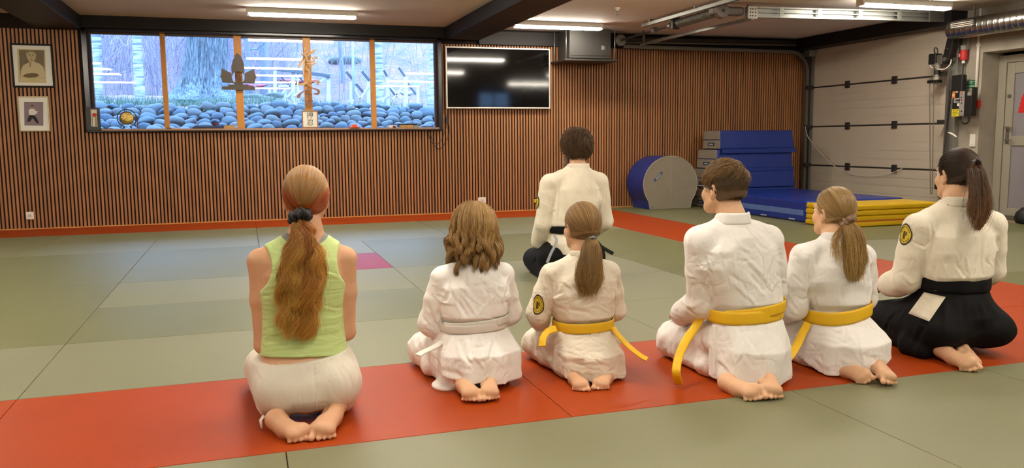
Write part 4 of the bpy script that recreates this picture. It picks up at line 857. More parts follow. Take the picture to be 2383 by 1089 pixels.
# wooden racks, pole, canoe
M_POST = mat('weathered_white_wood', '#b4bcc0', .8, nz=.12, nscale=5); M_PLANK = mat('grey_plank', '#46545f', .8, nz=.2, nscale=6)
def rack(label, Y, posts, rails, braces, dark=()):
    P0 = wpt(posts[0][0], posts[0][2], Y); t = thing('wooden_rack', label, 'rack', (P0[0],Y,terr(P0[0],Y)))
    for px, pt, pb, w_ in posts:
        a, b = wpt(px,pt,Y), wpt(px,pb+4,Y); b[2] = min(b[2], terr(b[0],Y)); s = w_*Y/F; MB().bar(b, a, s, s, (0,1,0)).build('post', M_POST, t)
    for (x0,y0,x1,y1,w_) in rails: MB().bar(wpt(x0,y0,Y-.08), wpt(x1,y1,Y-.08), .08, w_*Y/F, (0,0,1)).build('rail', M_PLANK if w_ > 4 else M_POST, t)
    for (x0,y0,x1,y1,w_) in braces: MB().bar(wpt(x0,y0,Y-.06), wpt(x1,y1,Y-.06), w_*Y/F, .05, (0,1,0)).build('brace', M_POST, t)
    for (x0,y0,x1,y1,w_) in dark: MB().bar(wpt(x0,y0,Y+.15), wpt(x1,y1,Y+.15), w_*Y/F, .06, (0,1,0)).build('brace', M_PLANK, t)
rack('pale wooden rack with a long sloping plank behind the centre window post', 19.5, [(640,165,230,7),(682,164,228,8),(693,168,228,4),(764,172,228,8),(627,205,230,5),(664,206,228,5)], [(645,161,768,177,6.5),(648,200,672,200,4)],
     [(648,228,664,208,4),(668,226,682,210,4),(745,190,764,175,4),(700,210,684,224,3)], [(655,180,675,202,3),(692,172,705,190,3)])
rack('wooden rack with crossed braces beside the fourth window post', 19., [(818,190,231,9),(857,190,231,7)], [(803,164,842,164,1.2)], [(837,231,858,200,3.5),(826,207,838,230,3.5)], [(806,167,820,184,5),(842,166,860,188,5),(828,195,848,218,5)])
rack('wooden rack with crossed braces in the rightmost window pane', 19., [(902,182,231,7),(944,180,231,8.5)], [(892,154,926,154,1.2)], [(906,198,932,231,3.5),(944,192,914,231,3),(893,229,906,221,4)], [(893,163,901,178,4),(928,157,942,178,4),(947,192,968,220,4),(908,205,922,226,4)])
p = wpt(823,231,18.8); q = wpt(820.5,85,18.8); q2 = p+(q-p)*1.6; t = tag(MB().tube([p,q2], .026, 10).build('pole', mat('pale_pole','#a9bdc0',.5), smooth=True), 'slim pale pole rising past the top of the fourth window pane', 'pole')
t = thing('post_sign', 'small pale board on a post at the right end of the view outside', 'sign', tuple(wpt(972,231,18.6)))
a, b = wpt(972,231,18.6), wpt(972,196,18.6); a[2] = terr(a[0],18.6)-.05; MB().bar(a, b, .05, .05, (0,1,0)).build('post', M_POST, t); MB().bar(wpt(963,197,18.55), wpt(977,194,18.55), .03, .075, (0,0,1)).build('board', mat('pale_board','#87a1a1',.6), t)
def canoe(label, Y, px0, px1, py, h, m):
    a, b = wpt(px0,py,Y), wpt(px1,py,Y); L = (b-a)[0]; n = 18; seg = 10; vs = []
    for i in range(n):
        u = i/(n-1); r = h*Y/F/2*(math.sin(math.pi*min(max(u,.02),.98)))**.45
        for k in range(seg): an = 2*math.pi*k/seg; vs.append((a[0]+L*u, Y+1.6*r*math.cos(an), a[2]+r*math.sin(an)+.04*(2*u-1)**2))
    o = mesh_obj('canoe', vs, [(i*seg+k,i*seg+(k+1)%seg,(i+1)*seg+(k+1)%seg,(i+1)*seg+k) for i in range(n-1) for k in range(seg)]+[tuple(range(seg)),tuple((n-1)*seg+k for k in range(seg))], m, smooth=True); tag(o, label, 'canoe')
canoe('orange red canoe on the rack, behind the centre window post', 20.2, 640, 740, 190, 13, mat('canoe_red','#87312a',.4)); canoe('bright pink red canoe stern behind the emblem base', 19.9, 572, 622, 200, 7, mat('canoe_pink','#a44250',.4))
canoe('white upturned canoe hull low behind the rightmost rack', 20.4, 930, 964, 218, 12, mat('canoe_white','#939da1',.5))
rk = MB(); o = None
for (px, py, Y, s, lab) in ((640,223,18.2,.13,'mossy boulder at the foot of the slim trunk right of the emblem'),(808,140,24.5,.35,'mossy boulder on the slope left of the pole'),(590,226,17.6,.16,'grey boulder half hidden by the bank below the emblem')):
    o = bpy.data.objects.new('boulder', smesh[2]); COL.objects.link(o); c_ = wpt(px,py,Y); o.location = (c_[0],Y,terr(c_[0],Y)+.02); o.scale = (s*1.3,s,s*.7); tag(o, lab, 'boulder')
    o.material_slots[0].link = 'OBJECT'; o.material_slots[0].material = mat('mossy_rock', '#4a5540', .9, nz=.5, nscale=8, col2='#5b6068')
# ================================================================== SIGNED-DISTANCE MODELLING FOR BODIES AND CLOTHES
import openvdb as vdb
A_ = lambda *p: np.array(p, float)
class Fld:
    def __init__(s, lo, hi, res):
        s.lo = np.array(lo, float); s.res = res; s.n = np.ceil((np.array(hi)-s.lo)/res).astype(int)+1
        s.D = np.full(s.n, .12, np.float32)
    def win(s, lo, hi):
        a = np.clip(np.floor((np.array(lo)-s.lo)/s.res).astype(int), 0, s.n); b = np.clip(np.ceil((np.array(hi)-s.lo)/s.res).astype(int)+1, 0, s.n)
        return tuple(slice(i, j) for i, j in zip(a, b))
    def P(s, w):
        return [(s.lo[i]+s.res*np.arange(w[i].start, w[i].stop, dtype=np.float32)).astype(np.float32).reshape([-1 if j == i else 1 for j in range(3)]) for i in range(3)]
    def op(s, fn, lo, hi, k=.01, mode='u'):
        pad = .03+k; w = s.win(np.array(lo)-pad, np.array(hi)+pad)
        if min(x.stop-x.start for x in w) <= 0: return s
        X, Y, Z = s.P(w); d = fn(X, Y, Z); D = s.D[w]
        if mode == 'u': h = np.clip(.5+.5*(D-d)/k, 0, 1); r = D*(1-h)+d*h-k*h*(1-h)
        elif mode == 's': h = np.clip(.5-.5*(D+d)/k, 0, 1); r = D*(1-h)-d*h+k*h*(1-h)
        s.D[w] = r.astype(np.float32); return s
    def cone(s, a, b, ra, rb, k=.012, mode='u', flat=None):
        """Round cone a-b; flat=(direction, factor) squashes it along that direction."""
        a, b = np.array(a, float), np.array(b, float); ba = b-a; L2 = max(ba@ba, 1e-9); R = max(ra, rb)
        def fn(X, Y, Z):
            px, py, pz = X-a[0], Y-a[1], Z-a[2]; h = np.clip((px*ba[0]+py*ba[1]+pz*ba[2])/L2, 0, 1)
            qx, qy, qz = px-h*ba[0], py-h*ba[1], pz-h*ba[2]; rr = ra+(rb-ra)*h
            if flat is None: return np.sqrt(qx*qx+qy*qy+qz*qz)-rr
            n = np.array(flat[0], float); n /= np.linalg.norm(n); f = flat[1]; dn = qx*n[0]+qy*n[1]+qz*n[2]
            return (np.sqrt(np.maximum(qx*qx+qy*qy+qz*qz+dn*dn*(1/f**2-1), 0))-rr)*(1 if f > 1 else f**.5)
        R2 = R*(max(1, flat[1]) if flat else 1)
        return s.op(fn, np.minimum(a, b)-R2, np.maximum(a, b)+R2, k, mode)
    def chain(s, pts, rad, k=.012, **kw):
        for i in range(len(pts)-1): s.cone(pts[i], pts[i+1], rad[i], rad[i+1], k, **kw)
        return s
    def ell(s, c, r, k=.012, mode='u', rot=None):
        c, r = np.array(c, float), np.array(r, float); M = np.eye(3) if rot is None else np.array(rot)   # rows of M: local axes
        def fn(X, Y, Z):
            x, y, z = X-c[0], Y-c[1], Z-c[2]
            u, v, w = ((M[i,0]*x+M[i,1]*y+M[i,2]*z) for i in range(3))
            k0 = np.sqrt((u/r[0])**2+(v/r[1])**2+(w/r[2])**2); k1 = np.sqrt((u/r[0]**2)**2+(v/r[1]**2)**2+(w/r[2]**2)**2)+1e-6
            return k0*(k0-1)/k1
        R = np.abs(M.T)@r; return s.op(fn, c-R, c+R, k, mode)
    def loft(s, lev, k=.012, mode='u', skirt=None):
        """lev rows: z, cx, cy, half width, half depth, exponent. skirt(theta, z) scales the section."""
        L = np.array(lev, float); z0, z1 = L[0,0], L[-1,0]
        def fn(X, Y, Z):
            zz = np.clip(Z.ravel(), z0, z1); g = [np.interp(zz, L[:,0], L[:,i]).reshape(1,1,-1).astype(np.float32) for i in range(1,6)]
            u, v = np.abs(X-g[0])/g[2], np.abs(Y-g[1])/g[3]; q = (u**g[4]+v**g[4])**(1/g[4])
            if skirt is not None: q = q/skirt(np.arctan2(Y-g[1], X-g[0]), Z)
            d = (q-1)*np.minimum(g[2], g[3]); dz = np.maximum(z0-Z, Z-z1); return np.maximum(d, dz*.9)+0*Z
        lo = A_((L[:,1]-L[:,3]).min(), (L[:,2]-L[:,4]).min(), z0); hi = A_((L[:,1]+L[:,3]).max(), (L[:,2]+L[:,4]).max(), z1)
        return s.op(fn, lo-.02, hi+.02, k, mode)
    def cut(s, n, p, keep_side=1, k=.004):
        """Keep the half space n.(x-p) < 0."""
        n = np.array(n, float); n /= np.linalg.norm(n); p = np.array(p, float); w = tuple(slice(0, m) for m in s.n); X, Y, Z = s.P(w)
        d = (X-p[0])*n[0]+(Y-p[1])*n[1]+(Z-p[2])*n[2]; s.D = np.maximum(s.D, d.astype(np.float32)); return s
    def fold(s, pts, w, amp, taper=True):
        """A ridge (amp>0) or crease (amp<0) of width w along a polyline."""
        P = [np.array(p, float) for p in pts]; n = len(P)-1; lo = np.min(P, axis=0)-2.6*w; hi = np.max(P, axis=0)+2.6*w; ww = s.win(lo, hi)
        if min(x.stop-x.start for x in ww) <= 0: return s
        X, Y, Z = s.P(ww); best = None
        for i in range(n):
            a, ba = P[i], P[i+1]-P[i]; L2 = max(ba@ba, 1e-9); px, py, pz = X-a[0], Y-a[1], Z-a[2]; h = np.clip((px*ba[0]+py*ba[1]+pz*ba[2])/L2, 0, 1)
            d2 = (px-h*ba[0])**2+(py-h*ba[1])**2+(pz-h*ba[2])**2; g = np.exp(-d2/(w*w)); u = (i+h)/n
            if taper: g = g*np.clip(np.sin(np.pi*np.clip(u*.94+.03, 0, 1)), 0, 1)**.6
            best = g if best is None else np.maximum(best, g)
        s.D[ww] -= (amp*best).astype(np.float32); return s
    def disp(s, fn):
        w = tuple(slice(0, m) for m in s.n); X, Y, Z = s.P(w); s.D += fn(X, Y, Z).astype(np.float32); return s
    def at(s, p):
        q = (np.atleast_2d(p)-s.lo)/s.res; i = np.clip(np.floor(q).astype(int), 0, s.n-2); f = q-i; r = 0
        for dx in (0,1):
            for dy in (0,1):
                for dz in (0,1):
                    r = r+s.D[i[:,0]+dx,i[:,1]+dy,i[:,2]+dz]*np.abs(1-dx-f[:,0])*np.abs(1-dy-f[:,1])*np.abs(1-dz-f[:,2])
        return r
    def trace(s, o, d, t0=0., t1=1.5):
        """Where the ray o + t d first enters the surface."""
        o, d = np.array(o, float), np.array(d, float); d = d/np.linalg.norm(d); ts = np.arange(t0, t1, s.res*.5); Q = o+d*ts[:,None]
        ok = ((Q >= s.lo) & (Q <= s.lo+(s.n-1)*s.res)).all(1); v = np.full(len(ts), .1); v[ok] = s.at(Q[ok]); k = np.where(v <= 0)[0]
        return Q[k[0]] if len(k) else None
    def px(s, x, y):
        """The surface point seen at a photo pixel."""
        d = ray(x, y); d = d/np.linalg.norm(d); c = s.lo+(s.n-1)*s.res/2; t = (c-CO)@d; return s.trace(CO, d, max(t-1.3, .1), t+1.3)
    def around(s, c, ang, R=.6):
        """Surface point going outwards from c in the horizontal direction ang (found from outside)."""
        d = A_(math.cos(ang), math.sin(ang), 0); return s.trace(np.array(c)+d*R, -d, 0, R)
    def mesh(s, name, m, parent, smooth=True, col=None, relax=1):
        g = vdb.FloatGrid(); g.copyFromArray(np.ascontiguousarray(s.D)); pts, quads = g.convertToQuads(isovalue=0.)
        pts = np.asarray(pts, float)*s.res+s.lo; q = np.asarray(quads)[:, ::-1].astype(np.int32)
        # face orientation: make normals point outwards
        a, b, c = pts[q[:,0]], pts[q[:,1]], pts[q[:,2]]; nn = np.cross(b-a, c-a); k = len(q)//2; sel = slice(0, None, max(1, len(q)//400)); ctr = (pts[q[sel,0]]+pts[q[sel,2]])/2; nv = nn[sel]/(np.linalg.norm(nn[sel], axis=1, keepdims=True)+1e-12)
        if (s.at(ctr+nv*s.res)-s.at(ctr-nv*s.res)).sum() < 0: q = q[:, ::-1].copy()
        for _ in range(relax):
            acc = np.zeros_like(pts); cnt = np.zeros(len(pts))
            for i in range(4):
                np.add.at(acc, q[:,i], pts[q[:,(i+1)%4]]+pts[q[:,(i+3)%4]]); np.add.at(cnt, q[:,i], 2)
            pts = pts*.5+.5*acc/np.maximum(cnt, 1)[:,None]
        return mesh_obj(name, pts, q, m, parent, smooth=smooth, col=None if col is None else col(pts))
def wob(seed, freq, amp, n=6, stretch=(1,1,1)):
    r = np.random.default_rng(seed); K = r.normal(0, 1, (n,3)); K /= np.linalg.norm(K, axis=1, keepdims=True); K *= freq*r.uniform(.6, 1.5, (n,1))/np.array(stretch); ph = r.uniform(0, 6.28, n)
    def fn(X, Y, Z):
        t = 0
        for i in range(n): t = t+np.sin(X*K[i,0]+Y*K[i,1]+Z*K[i,2]+ph[i])
        return amp*t/n**.5
    return fn
def rotz(a): c, s = math.cos(a), math.sin(a); return A_([c,-s,0],[s,c,0],[0,0,1])
def rotx(a): c, s = math.cos(a), math.sin(a); return A_([1,0,0],[0,c,-s],[0,s,c])
def roty(a): c, s = math.cos(a), math.sin(a); return A_([c,0,s],[0,1,0],[-s,0,c])
class Head:
    """Frame of a head: centre, size (1 = adult), rotation; local x right, y forward, z up."""
    def __init__(s, c, sc, yaw=0., pitch=0., roll=0.): s.c = np.array(c, float); s.s = sc; s.R = rotz(yaw)@rotx(pitch)@roty(roll)
    def w(s, x, y, z): return s.c+s.R@(A_(x,y,z)*s.s)
    def add(s, f):
        S = s.s; W_ = s.w; rt = s.R.T
        f.ell(W_(0,-.012,.030), A_(.073,.093,.088)*S, .01, rot=rt)
        f.ell(W_(0,.035,-.035), A_(.060,.060,.076)*S, .03, rot=rt)
        f.ell(W_(0,.062,-.088), A_(.026,.024,.020)*S, .025, rot=rt)
        for e in (-1,1):
            f.cone(W_(e*.052,.0,-.052), W_(e*.022,.062,-.092), .017*S, .015*S, .03); f.ell(W_(e*.04,.062,-.03), A_(.022,.022,.022)*S, .02, rot=rt)
        f.cone(W_(-.035,.083,.026), W_(.035,.083,.026), .010*S, .010*S, .012)
        for e in (-1,1): f.ell(W_(e*.031,.098,.006), A_(.016,.014,.011)*S, .010, 's', rot=rt)
        f.cone(W_(0,.088,.012), W_(0,.108,-.026), .008*S, .0115*S, .010)
        for e in (-1,1): f.ell(W_(e*.012,.098,-.029), A_(.009,.011,.008)*S, .006, rot=rt)
        f.cone(W_(-.019,.085,-.056), W_(.019,.085,-.056), .0062*S, .0062*S, .006); f.cone(W_(-.015,.084,-.066), W_(.015,.084,-.066), .0068*S, .0068*S, .005)
        for e in (-1,1):   # ears
            M = (s.R@rotz(-e*.42)@roty(e*.12)).T
            f.ell(W_(e*.079,-.012,-.004), A_(.0095,.0185,.033)*S, .007, rot=M); f.ell(W_(e*.087,-.003,.0), A_(.007,.010,.019)*S, .005, 's', rot=M); f.ell(W_(e*.075,-.004,-.033), A_(.008,.010,.011)*S, .006, rot=M)
            f.ell(W_(e*.077,.004,-.008), A_(.008,.006,.009)*S, .006, rot=M)
def eyes(h, parent):
    Mw = mat('eye_white', '#e6e0d8', .15); Mi = mat('iris', '#3a4a52', .1)
    for e in (-1,1):
        c = h.w(e*.0295,.0795,.006); v, fc = ico(3); o = mesh_obj('eye', v*.0105*h.s+c, fc, Mw, parent, smooth=True)
        d = h.R@A_(e*.03,1,0); d /= np.linalg.norm(d); MB().lathe([(.0050*h.s,.0092*h.s),(.0030*h.s,.0103*h.s),(.0001,.0107*h.s)], c, d, 16).build('iris', Mi, o, smooth=True)
def foot(f, heel, ball, out, L, r=1., lift=0.):
    """Foot lying sole up: heel and ball points on the sole's midline, out = unit vector to the little toe, L = foot length."""
    heel, ball, out = (np.array(q, float) for q in (heel, ball, out)); ax = ball-heel; ax /= np.linalg.norm(ax); out = out-ax*(out@ax); out /= np.linalg.norm(out); up = np.cross(ax, out); up = up if up[2] > 0 else -up; s = L/.24*r
    f.ell(heel-up*.014*s, A_(.035,.040,.032)*s, .02, rot=[out, ax, up])
    f.cone(heel-up*.026*s, (heel+ball)/2-up*.030*s+out*.006*s,   .033*s, .031*s, .02); f.cone((heel+ball)/2-up*.030*s+out*.006*s, ball-up*.020*s, .033*s, .030*s, .02)
    f.cone(heel-up*.014*s+out*.008*s, ball+out*.024*s-up*.014*s, .028*s, .020*s, .018); f.cone(heel-up*.016*s-out*.004*s, ball-out*.016*s-up*.014*s, .024*s, .022*s, .018)
    f.ell(ball-out*.014*s-up*.012*s, A_(.026,.026,.018)*s, .012, rot=[out, ax, up]); f.ell(ball+out*.018*s-up*.014*s, A_(.026,.022,.015)*s, .012, rot=[out, ax, up])
    f.ell((heel+ball)/2-out*.030*s+up*.004*s, A_(.018,.045,.016)*s, .016, 's', rot=[out, ax, up])
    for i, (o_, ln, rr) in enumerate(((-.027,.040,.0122),(-.005,.034,.0086),(.0105,.029,.0080),(.0245,.023,.0077),(.037,.016,.0074))):
        b0 = ball+out*o_*s+ax*(.012-.010*max(i-1,0)*.6)*s-up*.015*s; t0 = b0+ax*ln*s*.60+out*(.002*i-.002)*s; t0[2] = max(rr*s*.95+.001, t0[2]-.020*s)
        f.cone(b0, t0, rr*.92*s, rr*.95*s, .0035); f.ell(t0+ax*.002*s, A_(rr*1.06,rr*1.12,rr*.95)*s, .003, rot=[out, ax, up])
def hand(f, wrist, d, palm_n, side, S=1., curl=.5, spread=.12):
    """Hand from the wrist along d, palm facing palm_n; side=+1 puts the thumb towards cross(d, palm_n)."""
    wrist, d, pn = (np.array(q, float) for q in (wrist, d, palm_n)); d /= np.linalg.norm(d); pn = pn-d*(pn@d); pn /= np.linalg.norm(pn); th = np.cross(d, pn)*side
    for o_ in (-.024,-.008,.008,.024): f.cone(wrist+d*.008*S+th*o_*.5*S, wrist+d*.078*S+th*o_*S*1.15, .014*S, .0125*S, .012)
    for i, (o_, ln) in enumerate(((.029,.070),(.010,.080),(-.010,.074),(-.029,.058))):
        a0 = wrist+d*(.084-.004*abs(i-1))*S+th*o_*S; dd = d*math.cos(curl*.3)+pn*math.sin(curl*.3)+th*o_*spread*8*.3; p = [a0]; an = curl*.3
        for j, fr in enumerate((.45,.32,.23)): p.append(p[-1]+(d*math.cos(an)+pn*math.sin(an)+th*o_*spread*4)*ln*fr*S); an += curl*.55
        f.chain(p, [.0092*S,.0086*S,.0079*S,.0070*S], .003)
    p = [wrist+d*.022*S+th*.022*S+pn*.006*S, wrist+d*.048*S+th*.046*S+pn*.014*S, wrist+d*.076*S+th*.052*S+pn*.018*S, wrist+d*.10*S+th*.048*S+pn*.024*S]
    f.chain(p, [.0145*S,.0115*S,.0098*S,.0082*S], .008)
def ribbon(name, pts, nrm, width, m, parent, thick=.004, twist=None, smooth=True, n=None):
    """A flat strap along pts; nrm = outward normal(s), width across."""
    P = np.array(pts, float); N_ = np.broadcast_to(np.array(nrm, float), P.shape).copy(); Wd = np.broadcast_to(np.asarray(width, float), (len(P),))
    if n:
        k = len(P); tt = np.linspace(0, k-1, n); i = np.minimum(tt.astype(int), k-2); u = (tt-i)[:,None]; p0, p1, p2, p3 = P[np.maximum(i-1,0)], P[i], P[i+1], P[np.minimum(i+2,k-1)]
        N_ = N_[i]*(1-u)+N_[i+1]*u; Wd = np.interp(tt, np.arange(k), Wd); P = .5*((2*p1)+(-p0+p2)*u+(2*p0-5*p1+4*p2-p3)*u*u+(-p0+3*p1-3*p2+p3)*u**3)
    T = np.gradient(P, axis=0); T /= np.linalg.norm(T, axis=1, keepdims=True)+1e-12; N_ -= T*(N_*T).sum(1, keepdims=True); N_ /= np.linalg.norm(N_, axis=1, keepdims=True)+1e-12; B = np.cross(T, N_)
    ac = np.linspace(-1, 1, 7); vs = []
    prof = [(a, thick) for a in ac]+[(a, 0.) for a in ac[::-1]]
    for i in range(len(P)):
        for a, h in prof: vs.append(P[i]+B[i]*a*Wd[i]/2+N_[i]*(h-(thick*.35 if abs(a) == 1 and h else 0)-(.0006 if h and abs(abs(a)-.66) < .02 else 0)))
    k = len(prof); fs = [(i*k+j,(i+1)*k+j,(i+1)*k+(j+1)%k,i*k+(j+1)%k) for i in range(len(P)-1) for j in range(k)]+[tuple(range(k)), tuple((len(P)-1)*k+j for j in range(k))[::-1]]
    return mesh_obj(name, vs, fs, m, parent, smooth=smooth)
def belt(name, f, c, z, tilt, width, m, parent, off=.003, a0=0., a1=2*math.pi, n=120, thick=.005, zf=None):
    """Belt lying on the surface of field f round the axis c; tilt = (dz/dx, dz/dy)."""
    P, N_ = [], []; cc = np.array([c[0], c[1], z])
    for a in np.linspace(a0, a1, n):
        zz = z; r_ = []
        for dz in (-width*.45, -width*.2, 0, width*.2, width*.45):
            q = None
            for it in range(2):
                q = f.around((c[0],c[1],zz+dz), a)
                if q is None: break
                zz = z+tilt[0]*(q[0]-c[0])+tilt[1]*(q[1]-c[1])+(zf(a) if zf else 0)
            if q is not None: r_.append(np.hypot(q[0]-c[0], q[1]-c[1]))
        r = max(r_) if r_ else .1; P.append(A_(c[0]+(r+off)*math.cos(a), c[1]+(r+off)*math.sin(a), zz)); N_.append(A_(math.cos(a), math.sin(a), 0))
    P = np.array(P); R = np.hypot(P[:,0]-c[0], P[:,1]-c[1]); closed = abs(a1-a0-2*math.pi) < 1e-3
    for _ in range(3): R = np.maximum(R, (np.roll(R,1)+np.roll(R,-1))/2) if closed else R
    P[:,0] = c[0]+R*np.cos(np.linspace(a0,a1,n)); P[:,1] = c[1]+R*np.sin(np.linspace(a0,a1,n))
    return ribbon(name, P, N_, width, m, parent, thick)
def strands(name, paths, r0, r1, m, parent, cols=None):
    """Many hair strands (m x k x 3 arrays) as thin three-sided tubes in one mesh."""
    Pp = np.asarray(paths, float); M, k, _ = Pp.shape; T = np.gradient(Pp, axis=1); T /= np.linalg.norm(T, axis=2, keepdims=True)+1e-9
    U = np.empty_like(T); t0 = T[:,0]; ref = np.where(np.abs(t0[:,2:3]) < .7, np.array([[0,0,1.]]), np.array([[1.,0,0]])); c = np.cross(t0, ref)
    for i in range(k):       # carry the frame along each strand
        c = c-T[:,i]*(c*T[:,i]).sum(1, keepdims=True); c /= np.linalg.norm(c, axis=1, keepdims=True)+1e-9; U[:,i] = c
    V_ = np.cross(T, U)
    u = np.linspace(0, 1, k); R = (r0+(r1-r0)*u)[None,:,None]; ring = [Pp+R*(U*math.cos(a)+V_*math.sin(a)) for a in (0, 2.094, 4.189)]
    v = np.stack(ring, axis=2).reshape(-1, 3); idx = np.arange(M*k*3).reshape(M, k, 3); fs = []
    for j in range(3): fs.append(np.stack([idx[:,:-1,j], idx[:,:-1,(j+1)%3], idx[:,1:,(j+1)%3], idx[:,1:,j]], axis=-1).reshape(-1, 4))
    c = None
    if cols is not None: c = np.repeat(np.asarray(cols, float).reshape(M, k, 1, 3)*np.array([.80,.81,.80]), 3, axis=2).reshape(-1, 3)
    return mesh_obj(name, v, np.concatenate(fs), m, parent, smooth=True, col=c)
def patch_on(f, cpx, rx, ry, parent, name, m, ring_m, mark_m, normal=None):
    """Embroidered oval badge lying on the cloth where the photo shows it; rx, ry in metres."""
    c = f.px(*cpx) if len(cpx) == 2 else np.array(cpx); e = .004; g = A_(*[float((f.at(c+d)-f.at(c-d))[0]) for d in np.eye(3)*.012]); n = g/np.linalg.norm(g) if normal is None else np.array(normal, float)/np.linalg.norm(normal)
    V_ = A_(0,0,1)-n*n[2]; V_ /= np.linalg.norm(V_); U = np.cross(V_, n)
    def on(u, v, off):
        q = f.trace(c+U*u+V_*v+n*.06, -n, 0, .14); q = c+U*u+V_*v if q is None else q; return q+n*off
    def disc(name, r0, r1, off, mm, par, a0=0, a1=2*math.pi, n_=36, rings=3, cx=0, cy=0, kx=1., ky=1.):
        vs, fs = [], []; cl = abs(a1-a0-2*math.pi) < 1e-6; N_ = n_ if cl else n_+1
        for i in range(rings+1):
            r = r0+(r1-r0)*i/rings
            for k in range(N_): a = a0+(a1-a0)*k/n_; vs.append(on(cx+r*rx*kx*math.cos(a), cy+r*ry*ky*math.sin(a), off))
        for i in range(rings):
            for k in range(n_): fs.append((i*N_+k, (i+1)*N_+k, (i+1)*N_+(k+1)%N_, i*N_+(k+1)%N_))
        return mesh_obj(name, vs, fs, mm, par, smooth=True)
    o = disc(name, .02, 1., .0035, m, parent); disc('badge_rim', .92, 1.06, .005, ring_m, o)
    def blobs(name, lst, off):
        vs, fs = [], []
        for cx, cy, kx, ky, n_ in lst:
            i = len(vs); vs += [on(cx+kx*rx*math.cos(a), cy+ky*ry*math.sin(a), off) for a in np.linspace(0, 2*math.pi, n_, endpoint=False)]; fs.append(tuple(range(i, i+n_)))
        return mesh_obj(name, vs, fs, mark_m, o)
    arc = lambda d0, d1, n_: [(rx*.74*math.cos(a), ry*.74*math.sin(a), .065, .085, 6) for a in np.radians(np.linspace(d0, d1, n_))]
    blobs('badge_lettering', arc(20,160,9)+arc(215,325,7), .0046)
    blobs('badge_figure', [(-rx*.12,ry*.14,.2,.2,12),(-rx*.2,-ry*.2,.14,.3,12),(-rx*.02,-ry*.3,.1,.22,10),(rx*.27,ry*.04,.12,.22,10),(rx*.05,ry*.0,.2,.08,10)], .0046)
    return o
# ================================================================== PEOPLE
def skin_mat(n, c): return mat(n, c, .5, nz=.10, nscale=26, bump=.12, bscale=120, sss=.12, spec=.35, bdist=.0008)
M_GI = mat('white_cotton', '#ebe8e4', .85, crumple=.30, cscale=9, cdist=.012, nz=.03, nscale=40, bump=.35, bscale=900, bdist=.0006, sheen=.2)
M_GIC = mat('cream_cotton', '#e2d8c6', .85, crumple=.34, cscale=10, cstretch=(.8,.8,1.3), cdist=.012, nz=.04, nscale=40, bump=.35, bscale=900, bdist=.0006, sheen=.2)
M_GIW = mat('cream_weave', '#e0d7c4', .88, crumple=.22, cscale=8, cdist=.012, nz=.05, nscale=60, bump=.6, bscale=420, bdist=.001, sheen=.25)
M_BELTY = mat('yellow_belt', '#e9b914', .6, nz=.05, nscale=60, nstretch=(.3,.3,6), bump=.5, bscale=180, bstretch=(.15,.15,5), bdist=.0012)
M_BELTW = mat('white_belt', '#d6d1c8', .7, nz=.04, nscale=60, nstretch=(.3,.3,6), bump=.5, bscale=180, bstretch=(.15,.15,5), bdist=.0012)
M_BELTB = mat('black_belt', '#0a0a0c', .8, spec=.2, bump=.4, bscale=180, bstretch=(.15,.15,5), bdist=.001)
M_HAK = mat('black_hakama', '#09090b', .8, spec=.2, nz=.15, nscale=20, bump=.3, bscale=600, bdist=.0006)
M_BADGE, M_BRIM, M_BMARK = mat('badge_yellow','#c9ac22',.7,nz=.1,nscale=60,bump=.4,bscale=500,bdist=.001), mat('badge_black','#1a1410',.7), mat('badge_marks','#3d3310',.7)
class Pose:
    """Kneeling (seiza) skeleton in world space; local x right, y forward, z up about the pelvis."""
    def __init__(s, x, y, phi, S): s.o = A_(x,y,0); s.S = S; s.R = rotz(phi)
    def __call__(s, x, y, z): return s.o+s.R@A_(x,y,z)
def legs_body(f, p, S, ank=-.14, hip=True):
    for e in (-1,1):
        if hip: f.cone(p(e*.085*S,.0,.20*S), p(e*.13*S,.40*S,.095*S), .082*S, .058*S, .02)
        f.cone(p(e*.13*S,.38*S,.055*S), p(e*.105*S,.06*S,.062*S), .052*S, .052*S, .02); f.cone(p(e*.105*S,.06*S,.062*S), p(e*.095*S,ank*S,.055*S), .050*S, .033*S, .02)
def arms_body(f, p, c, S):
    for e, q in ((-1,'L'),(1,'R')):
        sh, el, wr = p(*c['sh'+q]), p(*c['el'+q]), p(*c['wr'+q]); r = c.get('armr', 1.)*S
        f.chain([sh, sh*.55+el*.45, el], [.046*r,.042*r,.034*r], .02); f.chain([el, el*.6+wr*.4, wr], [.035*r,.035*r,.024*r], .014)
        d = p.R@A_(-e*.35,1,-.22); hand(f, wr, d, p.R@A_(0,-.15,-1), e, c.get('hands', S), .45)
